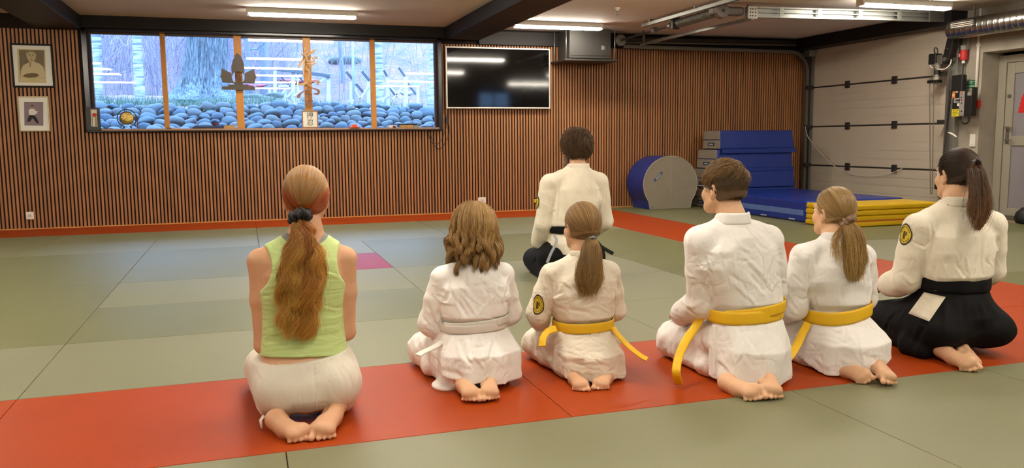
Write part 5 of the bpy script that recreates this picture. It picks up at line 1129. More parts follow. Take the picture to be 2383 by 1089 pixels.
def seiza_body(p, c, name='body'):
    S = p.S; h = c['head']; f = Fld(p.o+A_(-c.get('bx',.34),-c.get('by',.42),-.012), p.o+A_(c.get('bx',.34),.52*max(S,.9)+.05,h.c[2]+.14), c.get('bres',.0044))
    h.add(f); nb = p(*c['neck']); f.cone(h.w(0,-.022,-.045), nb, c.get('nr',.052)*h.s, c.get('nr',.052)*1.06*h.s, .02); f.cone(nb, nb-A_(0,0,.06), .056*h.s, .07*h.s, .03)
    zs = c['shL'][2]; sw = (c['shR'][0]-c['shL'][0])/2; mx = (c['shR'][0]+c['shL'][0])/2; zb = c['zb']
    b = p(mx,0,0)
    if 'torso' in c: f.loft([(z, x+p.o[0], y+p.o[1], a-.006, bb-.006, n) for z, x, y, a, bb, n in c['torso']], .02)
    else: f.loft([(.10*S,p.o[0],p.o[1],.14*S,.12*S,2.2),(.22*S,p.o[0],p.o[1]-.02,.155*S,.14*S,2.2),(zb,p.o[0],p.o[1],.115*S,.085*S,2.2),(zs-.12*S,b[0],b[1],.135*S,.095*S,2.3),(zs-.02,b[0],b[1]-.005,.125*S,.085*S,2.3),(zs+.045*S,nb[0],nb[1],.055*S,.05*S,2)], .03)
    for q in 'LR': f.cone(nb-A_(0,0,.045*S), p(*c['sh'+q]), .045*S, .044*S, .03)
    arms_body(f, p, c, S); legs_body(f, p, S, c.get('ank', -.14))
    for (heel, ball, out, L) in c['feet']: foot(f, heel, ball, out, L)
    if 'extra' in c: c['extra'](f)
    return f
def gi_trousers(p, S, seed, r=1., knees=((-.14,.42),(.14,.42))):
    f = Fld(p.o+A_(-.36,-.30,-.006), p.o+A_(.36,.62,.42*max(S,.8)), .0055)
    for e, (kx, ky) in zip((-1,1), knees):
        f.cone(p(e*.085*S,-.02,.19*S), p(kx*S,ky*S,.10*S), .10*S*r, .078*S*r, .03); f.cone(p(kx*S,(ky-.03)*S,.075*S), p(e*.115*S,-.08*S,.055*S), .074*S*r, .062*S*r, .03)
        f.cone(p(e*.12*S,-.10*S,.055*S), p(e*.105*S,-.125*S,.045*S), .060*S*r, .05*S*r, .02)
    f.ell(p(0,-.03*S,.18*S), A_(.17,.15,.12)*S, .03)
    f.disp(wob(seed, 55, .0042, 7, (1,1,1.2))); f.disp(wob(seed+1, 120, .0018, 6)); f.cut((0,0,-1), (0,0,.002)); return f
def jacket_field(p, c, S, res=.0046):
    zb, zs, zh = c['zb'], c['shL'][2], c['zh']; J = c['J']; f = Fld(p.o+A_(-.38,-.36,-.01), p.o+A_(.38,.40,zs+.16), res)
    o = p.o; mx = (c['shR'][0]+c['shL'][0])/2; b = p(mx,0,0); aw, bw = J['waist']; ac, bc = J['chest']; ah, bh = J['hem']
    nb = p(*c['neck'])
    lev = [(zb+.001,o[0],o[1],aw,bw,2.3),(zb+.05*S,o[0],o[1]-.004,aw+J['blouse'],bw+J['blouse']*1.1,2.4),(zb+.12*S,(o[0]*.6+b[0]*.4),o[1]-.004,(aw+ac)/2+.012,(bw+bc)/2+.01,2.4),(zs-.12*S,b[0],b[1]-.006,ac,bc,2.5),(zs-.04*S,b[0],b[1]-.008,ac*.93,bc*.94,2.5),(zs+.02*S,b[0]*.7+nb[0]*.3,nb[1]-.004,ac*.62,bc*.80,2.2),(nb[2]-.030*S,nb[0],nb[1]-.003,.098*S,.086*S,2.),(nb[2]+.004*S,nb[0],nb[1]-.003,J.get('nkr',.076)*S,J.get('nkr',.076)*.96*S,2.)]
    f.loft(lev, .015)
    for q in 'LR':
        sh = p(*c['sh'+q]); f.cone(nb-A_(0,-.0,.035*S), sh, .055*S, .060*S*J.get('slr',1.), .03)
    # skirt: back panel over the seat
    cyh = J.get('cyh', -.05)*S
    sk = Fld(f.lo, f.lo+(f.n-1)*res, res); sk.n = f.n; sk.D = np.full(f.n, .12, np.float32)
    pl = J.get('pleats', 9); ps = J.get('pseed', 0)
    fn = lambda th, Z: 1+J.get('pamp',.03)*np.clip((zb-Z)/(zb-zh+1e-6), 0, 1)**.8*np.sin(pl*th+ps+1.1*np.sin(3*th+ps))
    zm = zh+(zb-zh)*.5
    tilt = J.get('htilt', 0.)
    sk.loft([(zh-.06,o[0],o[1]+cyh*1.05,ah*1.01,bh,2.4),(zh,o[0],o[1]+cyh,ah,bh,2.4),(zm,o[0],o[1]+cyh*.75,ah*.98,bh*1.02,2.4),(zb-.03*S,o[0],o[1]+cyh*.25,aw+.02*S,bw+.022*S,2.3),(zb+.015,o[0],o[1],aw,bw,2.3)], .01, skirt=fn)
    nrm = A_(tilt, J.get('hslope', .35), -1.); sk.cut(nrm, p(0,cyh-bh,zh))
    if 'slit' in J:
        w = tuple(slice(0, m) for m in sk.n); X, Y, Z = sk.P(w); ys = J['slit']; Rt = p.R.T; ly = Rt[1,0]*(X-o[0])+Rt[1,1]*(Y-o[1]); sk.D = np.maximum(sk.D, np.minimum(ly-ys*S, (zb-.03)-Z+.0*Y).astype(np.float32))
    f.D = np.minimum(f.D, sk.D); tor = Fld(f.lo, f.lo+(f.n-1)*res, res); tor.n = f.n; tor.D = f.D.copy(); f.torso = tor
    # sleeves
    for e, q in ((-1,'L'),(1,'R')):
        sh, el, wr = p(*c['sh'+q]), p(*c['el'+q]), p(*c['wr'+q]); r = J.get('slr', 1.)*S; mid = sh*.5+el*.5
        f.cone(sh-A_(0,0,.004), mid, .062*r, .064*r, .014); f.cone(mid, el, .063*r, .058*r, .007); end = el*.12+wr*.88 if not J.get('short') else el*.3+wr*.7
        f.cone(el, end, .058*r, .054*r, .02); f.cone(el+A_(0,0,-.012*S), el*.5+end*.5+A_(0,0,-.018*S), .054*r, .050*r, .02)
        d = (end-el)/np.linalg.norm(end-el); f.cone(end-d*.015, end+d*.05, .048*r, .050*r, .006, 's')
    f.disp(wob(c['seed'], 34, J.get('wob1',.0028), 6, (1,1,1.3))); f.disp(wob(c['seed']+5, 90, J.get('wob2',.0011), 7, (1,1,1)))
    return f
def folds_px(f, L, w=.007, a=.008, shift=5.):
    """Cloth folds where the photo shows them: (pixels, amp, width); a ridge gets a groove along one side."""
    for L_ in L:
        pts, amp, wd = L_[0], (L_[1] if len(L_) > 1 else 1.), (L_[2] if len(L_) > 2 else 1.)
        T = np.array(pts, float); d = T[-1]-T[0]; nrm = np.array([-d[1], d[0]])/(np.linalg.norm(d)+1e-6)
        for sh, am in ((0,amp),(shift*wd,-.55*amp)):
            q = [f.px(*(t+nrm*sh)) for t in T]; q = [t for t in q if t is not None]
            if len(q) >= 2 and max(np.linalg.norm(q[i+1]-q[i]) for i in range(len(q)-1)) < .3: f.fold(q, w*wd, a*am)
def creases(f, poly, n, seed, ang, spread, ln=(30,80), amp=.5, w=(.6,1.1)):
    """Fine random cloth folds inside a photo rectangle (x0,y0,x1,y1), mostly running at ang degrees."""
    r = np.random.default_rng(seed); x0, y0, x1, y1 = poly; L = []
    for _ in range(n):
        x, y = r.uniform(x0,x1), r.uniform(y0,y1); a = math.radians(ang+r.normal(0,spread)); l = r.uniform(*ln)/2; dx, dy = math.cos(a)*l, math.sin(a)*l; b = r.normal(0,.16)*l
        L.append(([(x-dx,y-dy),(x-dy/l*b,y+dx/l*b),(x+dx,y+dy)], amp*r.uniform(.4,1.)*(1 if r.random() < .6 else -1), r.uniform(*w)))
    folds_px(f, L)
def collar(name, f, nb, rx, ry, z0, z1, m, parent, width=.04, tilt=.0, front=2.5, drop=.16, thick=.006):
    """Band standing round the back of the neck and crossing down the chest."""
    P, N_, Wd = [], [], []
    for a in np.linspace(-front, front, 60):
        t = abs(a)/front; th = -math.pi/2+a; z = z0-(drop*max(0, (abs(a)-1.3)/(front-1.3))**1.2); r = 1+.12*max(0, abs(a)-1.4)
        q = A_(nb[0]+rx*r*math.cos(th), nb[1]+ry*r*math.sin(th)+tilt*(z-z0), z+tilt*0); P.append(q); N_.append(A_(math.cos(th), math.sin(th), .18)); Wd.append(width)
    return ribbon(name, P, N_, width, m, parent, thick)
# ---- hair
def hair_cap(h, name, m, parent,  front=.052, low=-.055, grow=.0075, extra=None, hairline=None):
    f = Fld(h.c-A_(.16,.16,.2), h.c+A_(.16,.16,.17), .0042)
    rt = h.R.T; S = h.s
    f.ell(h.w(0,-.012,.030), (A_(.073,.093,.088)+grow)*S, .01, rot=rt); f.ell(h.w(0,-.035,-.018), (A_(.058,.066,.06)+grow)*S, .03, rot=rt)
    for n, q in (hairline or (((0,.82,-.57),(0,front,.052)), ((0,-.35,-.94),(0,-.06,low)))):
        f.cut(h.R@A_(*n), h.w(*q))
    f.disp(wob(int(abs(h.c[0])*100), 120, .0012, 6))
    if extra: extra(f)
    return f.mesh(name, m, parent)
def ell_dir(h, d, k=0.):
    """Point of the (grown) skull in head direction d."""
    d = np.asarray(d, float); r = (A_(.073,.093,.088)+.0085+k)*h.s; return h.c+(A_(0,-.012,.030)*h.s+(d/np.linalg.norm(d, axis=-1, keepdims=True))*r)@h.R.T
def slerp(a, b, t):
    a = a/np.linalg.norm(a, axis=-1, keepdims=True); b = b/np.linalg.norm(b, axis=-1, keepdims=True); w = np.arccos(np.clip((a*b).sum(-1, keepdims=True), -1, 1)); s = np.sin(w)+1e-6
    return np.sin((1-t)*w)/s*a+np.sin(t*w)/s*b
def combed(h, tie_dir, n, seed, m, parent, cols, name='combed_hair', lift=.004, rad=.0007, zmin=-.75, keep=None, yfront=.72, k=14, low_y=-.05):
    """Hair combed over the skull from the hairline to the tie."""
    r = np.random.default_rng(seed); td = A_(*tie_dir); td /= np.linalg.norm(td); out, C = [], []
    while len(out) < n:
        d = r.normal(0,1,3); d /= np.linalg.norm(d)
        if d[2] < zmin or (d@td)/np.linalg.norm(td) < -.90 or (d[1] > yfront*(.55+.45*max(d[2],0))-0 and d[2] < .62) or (d[2] < -.1 and d[1] > .30+.35*(d[2]+.1)): continue
        if d[2] < -.35 and d[1] > low_y-.15*(d[2]+.35)*0+.12: continue
        if keep and not keep(d): continue
        if r.random() < .45:      # push the root to the hairline so strands run long
            d = d+A_(0,.35,.05)*r.random(); d /= np.linalg.norm(d)
            if d[1] > yfront and d[2] < .6: continue
        t = np.linspace(0, 1, k)[:,None]; q = slerp(d[None], td[None], t); L = lift*(r.random()+.15); e = ell_dir(h, q, 0)+(q@h.R.T)*(L*(1+.25*np.sin(t*3.14)))*h.s
        # narrow the bundle towards the tie
        tp = ell_dir(h, td, .004); w = np.clip((t-.8)/.2, 0, 1)**2; e = e*(1-w)+(tp+r.normal(0,.006,3)*h.s)*w
        out.append(e); C.append(cols(d, t[:,0], r))
    return strands(name, out, rad, rad*.8, m, parent, C)
def tail(spine, width, n, seed, m, parent, cols, name='ponytail', wave=.006, wfreq=9., depth=.5, rad=.0007, k=26, core=None, ragged=.22, clump=14, frizz=.0015, U=None, fly=0.):
    """Ponytail: strands following a spine with a half-width profile, in wavy locks."""
    r = np.random.default_rng(seed); Sp = np.array(spine, float); kk = len(Sp); tt = np.linspace(0, kk-1, 60); i = np.minimum(tt.astype(int), kk-2); u = (tt-i)[:,None]
    p0, p1, p2, p3 = Sp[np.maximum(i-1,0)], Sp[i], Sp[i+1], Sp[np.minimum(i+2,kk-1)]; cur = .5*((2*p1)+(-p0+p2)*u+(2*p0-5*p1+4*p2-p3)*u*u+(-p0+3*p1-3*p2+p3)*u**3)
    Wd = np.interp(np.linspace(0,1,60), np.linspace(0,1,len(width)), width); T = np.gradient(cur, axis=0); T /= np.linalg.norm(T, axis=1, keepdims=True)
    U = A_(1,0,0) if U is None else np.array(U, float); Uu = U-T*(T@U)[:,None]; Uu /= np.linalg.norm(Uu, axis=1, keepdims=True); V_ = np.cross(T, Uu)
    if core is not None:      # solid mass inside the locks
        vs, sg = [], 14; e0 = int(60*(1-ragged*.75))
        for q in range(e0):
            t_ = math.sin(math.pi*min(1, .12+.88*(e0-1-q)/e0*1.0)/1.0) if q > e0*.8 else 1; k_ = .62*min(1, ((e0-q)/(e0*.25))**.5)
            for j in range(sg): a = 6.2832*j/sg; vs.append(cur[q]+Uu[q]*Wd[q]*k_*math.cos(a)+V_[q]*Wd[q]*depth*k_*math.sin(a))
        mesh_obj(name+'_core', vs, [(q*sg+j,q*sg+(j+1)%sg,(q+1)*sg+(j+1)%sg,(q+1)*sg+j) for q in range(e0-1) for j in range(sg)]+[tuple(range(sg)),tuple((e0-1)*sg+j for j in range(sg))[::-1]], core, parent, smooth=True)
    cl = [(math.sqrt(r.random()), r.uniform(0,6.28), r.uniform(.55,1.5), r.uniform(0,6.28), 1-ragged*r.random()**1.5) for _ in range(clump)]; out, C = [], []
    s = np.linspace(0, 1, k)
    for j in range(n):
        ci = r.integers(clump); cr, ca, cf, cp, ce = cl[ci]; end = ce*(1-.10*r.random()); q = s*end*59; i0 = np.minimum(q.astype(int), 58); fu = (q-i0)[:,None]
        c = cur[i0]*(1-fu)+cur[i0+1]*fu; uu = Uu[i0]; vv = V_[i0]; w = (Wd[i0]*(1-fu[:,0])+Wd[i0+1]*fu[:,0])[:,None]
        jr, ja = math.sqrt(r.random())*.34, r.uniform(0,6.28); a = cr*math.cos(ca)+jr*math.cos(ja); b = cr*math.sin(ca)+jr*math.sin(ja); a, b = max(-1.05,min(1.05,a)), max(-1.05,min(1.05,b))
        wv = (np.sin(s*wfreq*cf+cp)*wave*np.clip(s*2,0,1))[:,None]; wv2 = (np.cos(s*wfreq*cf*.8+cp)*wave*.6*np.clip(s*2,0,1))[:,None]
        fz = np.cumsum(r.normal(0, frizz, (k,3)), axis=0)*s[:,None]
        o = c+uu*(a*w+wv)+vv*(b*w*depth+wv2)+fz
        if fly and r.random() < fly: o = o+(uu*r.normal(0,.02)+vv*r.normal(0,.01))*(s[:,None]**1.5)
        out.append(o); C.append(cols(a, s, r))
    return strands(name, out, rad, rad*.6, m, parent, C)
M_HAIR = mat('hair_strands', '#ffffff', .42, attr=True, island=.22, spec=.45)
def mixc(*st):
    """Colour along a strand: list of (position, hex)."""
    xs = [a for a, _ in st]; cs = np.array([lin(c) for _, c in st]); return lambda s: np.stack([np.interp(s, xs, cs[:,i]) for i in range(3)], axis=-1)
def scrunchie(c, axis, R, r, m, parent, name='scrunchie', lumps=11, seed=0):
    ax = np.array(axis, float); ax /= np.linalg.norm(ax); u = np.cross(ax, (1,0,0)); u /= np.linalg.norm(u); w = np.cross(ax, u); vs = []; n1, n2 = 72, 14; rr = np.random.default_rng(seed); ph = rr.uniform(0,6.28,4)
    for i in range(n1):
        a = 2*math.pi*i/n1; q = r*(1+.22*math.sin(lumps*a+ph[0])+.12*math.sin(lumps*1.7*a+ph[1]))
        for k in range(n2):
            b = 2*math.pi*k/n2; d = u*math.cos(a)+w*math.sin(a); q2 = q*(1+.14*math.sin(3*b+5*a+ph[2])+.10*math.sin(lumps*2*a+2*b)); vs.append(c+d*(R+q2*math.cos(b))+ax*q2*math.sin(b))
    return mesh_obj(name, vs, [(i*n2+k,((i+1)%n1)*n2+k,((i+1)%n1)*n2+(k+1)%n2,i*n2+(k+1)%n2) for i in range(n1) for k in range(n2)], m, parent, smooth=True)
def person(label, p): return thing('person', label, 'person', tuple(p.o))

def loose_hair(h, n, seed, m, parent, cols, zend, az_gap=.85, part=(.12,.25,.96), lift=.016, flare=.16, wave=.007, rad=.0010, k=24, name='loose_hair', clump=46, zvar=.03):
    """Hair falling from the crown over the head to the shoulders in wavy locks."""
    r = np.random.default_rng(seed); out, C = [], []; pt = A_(*part); pt /= np.linalg.norm(pt)
    ck = [((-math.pi+az_gap)+(2*math.pi-2*az_gap)*(i_+r.random())/clump, r.uniform(.7,1.3), r.uniform(0,6.28), r.normal(0,zvar), r.normal(0,.009), r.uniform(.3,1)) for i_ in range(clump)]
    for j in range(n):
        a, cf, cp, cz, cr, cl = ck[r.integers(clump)]; az = -math.pi/2+a+r.normal(0,.045); eq = A_(math.cos(az), math.sin(az), -.12+r.normal(0,.05)); eq /= np.linalg.norm(eq)
        root = slerp(pt[None], eq[None], np.array([[r.random()**.7*.75]]))[0]; root = root+r.normal(0,.05,3); root /= np.linalg.norm(root)
        k1 = k//2; s1 = np.linspace(0,1,k1)[:,None]; q = slerp(root[None], eq[None], s1); L = lift*(.25+.75*cl*r.uniform(.6,1.1))*h.s; P1 = ell_dir(h, q)+(q@h.R.T)*(L*(.3+.7*np.sqrt(s1)))
        s2 = np.linspace(0,1,k-k1+1)[1:,None]; e = P1[-1]; zb = zend+cz+r.normal(0,.008)+.02*abs(math.sin(a)); dirn = h.R@A_(math.cos(az), math.sin(az), 0)
        P2 = e+np.array([0,0,1])*(zb-e[2])*s2+dirn*((flare*.11*np.sin(s2*2.2)-.020*s2**2*(1-abs(math.sin(a))*.9))*h.s+cr*s2)
        w = np.sin(s2*8*cf+cp)*wave*np.clip(s2*2,0,1.4); P2 = P2+dirn*w+np.cross(dirn,(0,0,1))*np.cos(s2*6*cf+cp)*wave*.9
        out.append(np.concatenate([P1,P2])); C.append(cols(cl, np.linspace(0,1,k), r))
    return strands(name, out, rad, rad*.7, m, parent, C)
# ---- the boy with glasses
def boy():
    p = Pose(2.085, 3.10, 0., .95); S = .95
    h = Head(A_(1.995,3.135,.843), .97, yaw=.30, pitch=.05)
    c = dict(head=h, neck=(-.075,-.012,.715), nr=.056, shL=(-.225,.0,.625), shR=(.120,.0,.615), elL=(-.178,.05,.345), elR=(.185,.05,.37), wrL=(-.165,.26,.245), wrR=(.075,.27,.24), zb=.305, zh=.012, seed=41, bx=.40, by=.40,
        feet=[(A_(*FL(1692,880,.055)),A_(*FL(1750,902,.05)),A_(-.7,-.7,-.2), .25),(A_(*FL(1778,858,.075)),A_(*FL(1796,897,.055)),A_(1,-.15,-.15), .25)],
        J=dict(waist=(.150,.112), chest=(.198,.130), hem=(.182,.205), blouse=.022, slr=1.16, cyh=-.02, pleats=8, pamp=.03, pseed=1.2, hslope=.10, htilt=.02, slit=-.02, wob1=.0022))
    t = person('boy with glasses and yellow belt kneeling in a white training suit, seen from behind', p)
    b = seiza_body(p, c); body = b.mesh('body', skin_mat('fair_skin','#d2a683'), t); eyes(h, body)
    gi_trousers(p, S, 7, 1.05, ((-.13,.44),(.14,.44))).mesh('trousers', M_GI, t)
    f = jacket_field(p, c, S)
    folds_px(f, [([(1668,560),(1680,610),(1690,640)],-1,1),([(1640,600),(1655,640),(1650,680)],-1.4,.9),([(1668,620),(1650,660)],1,1.),([(1590,598),(1625,612),(1650,632)],-.7,.6),([(1648,640),(1660,690),(1655,715)],-1.6,1),
        ([(1720,572),(1745,585)],.8,1.1),([(1735,600),(1765,630),(1800,680)],.9,1.1),([(1700,640),(1712,648),(1715,655)],-1.2,.8),([(1700,655),(1740,690),(1755,705)],.7,1.),([(1745,640),(1790,690)],-.7,1.1),([(1800,600),(1790,640),(1785,690)],-1.2,1),([(1805,640),(1830,650)],-1,.8),([(1800,660),(1825,680)],.9,.8),
        ([(1585,700),(1610,715),(1640,700)],.9,1),([(1600,720),(1625,735)],-1,.8),([(1600,650),(1612,690)],.6,1.1),([(1690,755),(1700,800)],.7,1.2),([(1740,755),(1745,800),(1740,840)],-.8,1.2),([(1760,760),(1775,820),(1785,860)],.8,1.1),([(1720,760),(1722,790)],-.8,.8),([(1670,830),(1690,850)],.5,1.4),([(1730,820),(1750,850)],-.7,1.1)], .0085, .0075)
    creases(f, (1660,540,1790,705), 20, 3, 50, 22, (40,120), .35); creases(f, (1585,560,1650,720), 16, 4, 60, 40, (20,50)); creases(f, (1800,560,1835,680), 8, 5, 70, 40, (20,50)); creases(f, (1665,755,1800,860), 16, 6, 95, 20, (30,70))
    j = f.mesh('jacket', M_GI, t)
    collar('collar', f, p(-.078,-.012,0), .076, .074, .722, .7, M_GI, j, .05, drop=.22)
    bl = belt('belt', f.torso, p.o,   .300, (.03,.0), .056, M_BELTY, t, thick=.006); belt('belt_wrap', f.torso, p.o, .320, (.11,.0), .050, M_BELTY, bl, off=.008, a0=-2.6, a1=.2, n=70)
    q0 = f.px(1650,735); q0 = q0+A_(-.01,.04,0); tl = [q0, W(1618,762,3.15), W(1597,792,3.12), W(1580,830,3.08), W(1574,865,3.04), A_(*FL(1580,893,.012))]
    ribbon('belt_end', tl, [(-.6,-.6,.5)]*2+[(-.7,-.7,.1)]*4, .038, M_BELTY, t, .006, n=40)
    tp = [f.torso.px(1662,y) for y in (756,785,815,845,872)]; tp = [q+A_(-.004,-.006,0) for q in tp if q is not None]; ribbon('tie_tape', tp, (-.6,-.75,.1), .014, M_GI, j, .002, n=24)
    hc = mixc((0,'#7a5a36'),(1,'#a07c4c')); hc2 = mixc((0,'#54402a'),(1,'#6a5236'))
    Mc = mat('boy_hair_base', '#5a432c', .6, bump=.6, bscale=240, bdist=.002)
    hb = hair_cap(h, 'hair', Mc, t, front=.058, low=-.040)
    r = np.random.default_rng(5); out, C = [], []
    crown = A_(.05,-.45,.85); crown /= np.linalg.norm(crown)
    while len(out) < 5200:
        d = r.normal(0,1,3); d /= np.linalg.norm(d)
        if d[2] < -.62+.25*max(0,d[1]) or (d[1] > .60 and d[2] < .55) or (d[2] < -.12 and d[1] > .1): continue
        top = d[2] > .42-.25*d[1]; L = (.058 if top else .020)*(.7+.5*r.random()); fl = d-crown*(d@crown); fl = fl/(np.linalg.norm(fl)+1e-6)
        sweep = (A_(-.75,.55,0) if top else A_(0,.15,-.7)); fl = fl*.6+sweep*.6+r.normal(0,.16,3); fl -= d*(fl@d); fl /= np.linalg.norm(fl)+1e-6
        s = np.linspace(0,1,7)[:,None]; ang = L/.095*s; q = d*np.cos(ang)+fl*np.sin(ang); lift = (.013 if top else .004)*np.sin(s*2.6)*(.5+r.random())*h.s
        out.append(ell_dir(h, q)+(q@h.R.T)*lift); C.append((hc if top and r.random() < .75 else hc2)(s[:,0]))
    strands('hair_strands', out, .0010, .0005, M_HAIR, hb, C)
    # glasses
    g = thing  # (glasses are worn: a part of the boy)
    Mg = mat('glasses_frame', '#16161c', .3); gl = MB()
    for e in (-1,1):
        cc = [h.w(e*(.033+.021*math.cos(a)), .108-.006*abs(math.cos(a))*(1 if e*math.cos(a) > 0 else 0), .006+.016*math.sin(a)) for a in np.linspace(0, 2*math.pi, 25)]; gl.tube(cc, .0022, 6, cap=False)
        gl.tube([h.w(e*.054,.102,.010), h.w(e*.072,.09,.012), h.w(e*.0815,.04,.012), h.w(e*.0835,-.005,.012), h.w(e*.083,-.02,.0), h.w(e*.082,-.028,-.014)], .0026, 6)
    gl.tube([h.w(-.012,.109,.012), h.w(0,.112,.014), h.w(.012,.109,.012)], .002, 6)
    go = gl.build('glasses', Mg, t, smooth=True)
    for e in (-1,1): MB().lathe([(.0195,-.0004),(.0195,.0004)], h.w(e*.033,.1075,.006), h.R@A_(e*.05,1,0), 20).build('lens', GLASS, go)
    return p, c, f, b
boy()
# ---- young woman in the green tank top
def tank_girl():
    p = Pose(.192, 3.27, 0., 1.); S = 1.
    h = Head(A_(.224,3.298,.846), 1.02, yaw=-.02, pitch=.05)
    TOR = [(.10,0,-.02,.15,.13,2.2),(.20,0,-.02,.165,.135,2.3),(.245,.0,-.012,.162,.118,2.3),(.33,.0,-.006,.154,.104,2.3),(.42,.0,-.004,.151,.102,2.3),(.50,.004,-.006,.160,.106,2.4),(.56,.008,-.008,.160,.104,2.5),(.61,.012,-.010,.148,.095,2.4),(.65,.016,-.010,.125,.078,2.2),(.69,.02,-.008,.088,.062,2.),(.72,.022,-.006,.065,.056,2.)]
    c = dict(head=h, neck=(.026,-.008,.728), nr=.050, torso=TOR, shL=(-.150,.004,.612), shR=(.172,.004,.604), elL=(-.152,.0,.285), elR=(.170,.0,.31), wrL=(-.07,.24,.20), wrR=(.08,.24,.20), zb=.30, seed=11, by=.42, bres=.0044, armr=.98,
        feet=[(A_(*FL(643,966,.07)),A_(*FL(694,996,.045)),A_(-.6,-.8,-.25),.25),(A_(.310,3.150,.085),A_(*FL(751,988,.05)),A_(.75,-.65,-.2),.25)])
    t = person('young woman in light green tank top kneeling, long auburn ponytail down her back', p)
    b = seiza_body(p, c); body = b.mesh('body', skin_mat('girl_skin','#d0a07e'), t); eyes(h, body)
    def top(lo_z, hi_z, gr, neck_z, neck_rx, arm_r, name, m, hem_n, hem_p, fold=None, res=.004):
        f = Fld(p.o+A_(-.21,-.19,lo_z-.02), p.o+A_(.23,.19,hi_z+.03), res); f.loft([(z, x+p.o[0], y+p.o[1], a+gr, bb+gr, n) for z, x, y, a, bb, n in TOR], .02)
        for e, q in ((-1,'L'),(1,'R')):
            sh = p(*c['sh'+q]); f.cone(p(.02,-.006,.685), sh, .044+gr, .047+gr, .03)
        if fold: fold(f)
        for e in (-1,1): f.ell(p(.012+e*arm_r[0],0,arm_r[1]), (arm_r[2],.3,arm_r[3]), .008, 's')
        f.ell(p(.022,0,neck_z), (neck_rx,.3,.085), .006, 's'); f.cut(hem_n, hem_p); return f.mesh(name, m, t)
    M_TOP = mat('green_jersey', '#bfd48c', .8, crumple=.25, cscale=8, cstretch=(.5,.5,3.2), cdist=.008, bump=.3, bscale=700, bdist=.0005, nz=.03, nscale=30, sheen=.15)
    def fold(f):
        folds_px(f, [([(606,648),(625,630),(650,622)],.7,.9),([(606,672),(640,665),(665,650)],.8,.9),([(612,690),(640,685)],-.5,.9),([(800,655),(775,640),(755,635)],.7,.9),([(797,718),(780,722),(755,716)],.9,.8),([(608,728),(650,732)],.7,.9),([(612,745),(660,745)],-.6,.9),([(615,762),(700,770),(790,748)],.7,.9),([(795,735),(770,740),(750,742)],.8,.8),
          ([(612,785),(700,792),(800,765)],-.8,.9),([(612,800),(680,808),(760,798),(806,775)],1.,.9),([(615,812),(700,822),(806,790)],-.8,.8),([(612,822),(700,832),(806,800)],1.,.9),([(795,752),(760,765),(735,770)],.8,.8),([(640,775),(700,780)],.6,.8),([(612,775),(640,778)],.8,.8)], .0066, .0062)
        creases(f, (615,700,795,815), 18, 61, -3, 9, (30,80), .45)
    top(.20,.70,.006,.752,.105,(.205,.600,.085,.105),'tank_top',M_TOP,(-.06,-.15,-1),p(0,-.11,.250),fold)
    top(.55,.71,.0025,.775,.085,(.205,.62,.112,.125),'undershirt',mat('grey_jersey','#8b8a88',.8,bump=.3,bscale=700,bdist=.0005),(0,0,-1),p(0,0,.57),None,.0042)
    M_PANT = mat('oat_cotton', '#d6cfc0', .85, crumple=.22, cscale=9, cstretch=(1.4,1.4,.6), cdist=.010, bump=.35, bscale=800, bdist=.0006, nz=.03, nscale=30, sheen=.2)
    f = Fld(p.o+A_(-.26,-.27,-.004), p.o+A_(.27,.56,.31), .0048)
    f.loft([(.06,p.o[0],p.o[1]-.04,.165,.135,2.3),(.10,p.o[0],p.o[1]-.04,.188,.160,2.3),(.17,p.o[0],p.o[1]-.035,.196,.155,2.3),(.215,p.o[0]+.002,p.o[1]-.024,.184,.142,2.3),(.250,p.o[0]+.002,p.o[1]-.016,.172,.126,2.3),(.272,p.o[0]+.002,p.o[1]-.014,.168,.122,2.3)], .02)
    for e in (-1,1):
        f.ell(p(.004+e*.100,-.085,.134), (.108,.130,.112), .018); f.cone(p(e*.10,.0,.17), p(e*.15,.42,.10), .105, .075, .03); f.cone(p(e*.155,.40,.075), p(e*.12,.0,.06), .070, .070, .03); f.cone(p(e*.12,.0,.06), p(e*.135,-.06,.05), .066, .045, .02)
    f.ell(p(0,-.075,.120), (.12,.13,.102), .02); f.cut((0,0,-1),(0,0,.002)); f.disp(wob(5,30,.0022,6))
    f.cut((-.09,-.06,1), p(0,-.12,.238))
    folds_px(f, [([(728,850),(733,900),(737,955)],-.8,.9),([(600,860),(612,880)],.8,1),([(607,875),(600,900)],-.7,1),([(800,850),(815,870),(825,900)],.8,1.1),([(780,850),(800,890)],-.7,1.1),([(650,855),(655,885)],.6,1),([(690,855),(692,885)],-.5,1),([(770,850),(775,885)],.6,1),([(830,860),(833,890)],.7,1)], .0075, .0062)
    th = np.linspace(0,1,46)
    for k, u in enumerate(th):
        x = 612+u*188; yt = 842-14*u**2; folds_px(f, [([(x,yt-4),(x+1,yt+14)],.34*(1 if k % 2 else -1),.55)], .005, .007)
    tr = f.mesh('trousers', M_PANT, t)
    # stitched seam down the seat, tie at the ankle
    sm = [f.px(733+4*u,852+100*u) for u in np.linspace(0,1,26)]; sm = [q for q in sm if q is not None]
    mbs = MB()
    for q0, q1 in zip(sm[:-1], sm[1:]): mbs.bar(q0*.85+q1*.15+A_(0,-.002,0), q0*.15+q1*.85+A_(0,-.002,0), .003, .002)
    mbs.build('seam_stitching', mat('seam_thread','#ddd5c6',.8), tr)
    q = A_(*FL(614,968,.05)); MB().tube([q, q+A_(-.012,-.01,-.012), q+A_(-.008,-.02,-.04)], .006, 6).build('ankle_cord', M_WHITE, tr, smooth=True); MB().tube([q+A_(.01,-.005,0), q+A_(.012,-.018,-.03)], .005, 6).build('ankle_cord', M_WHITE, tr, smooth=True)
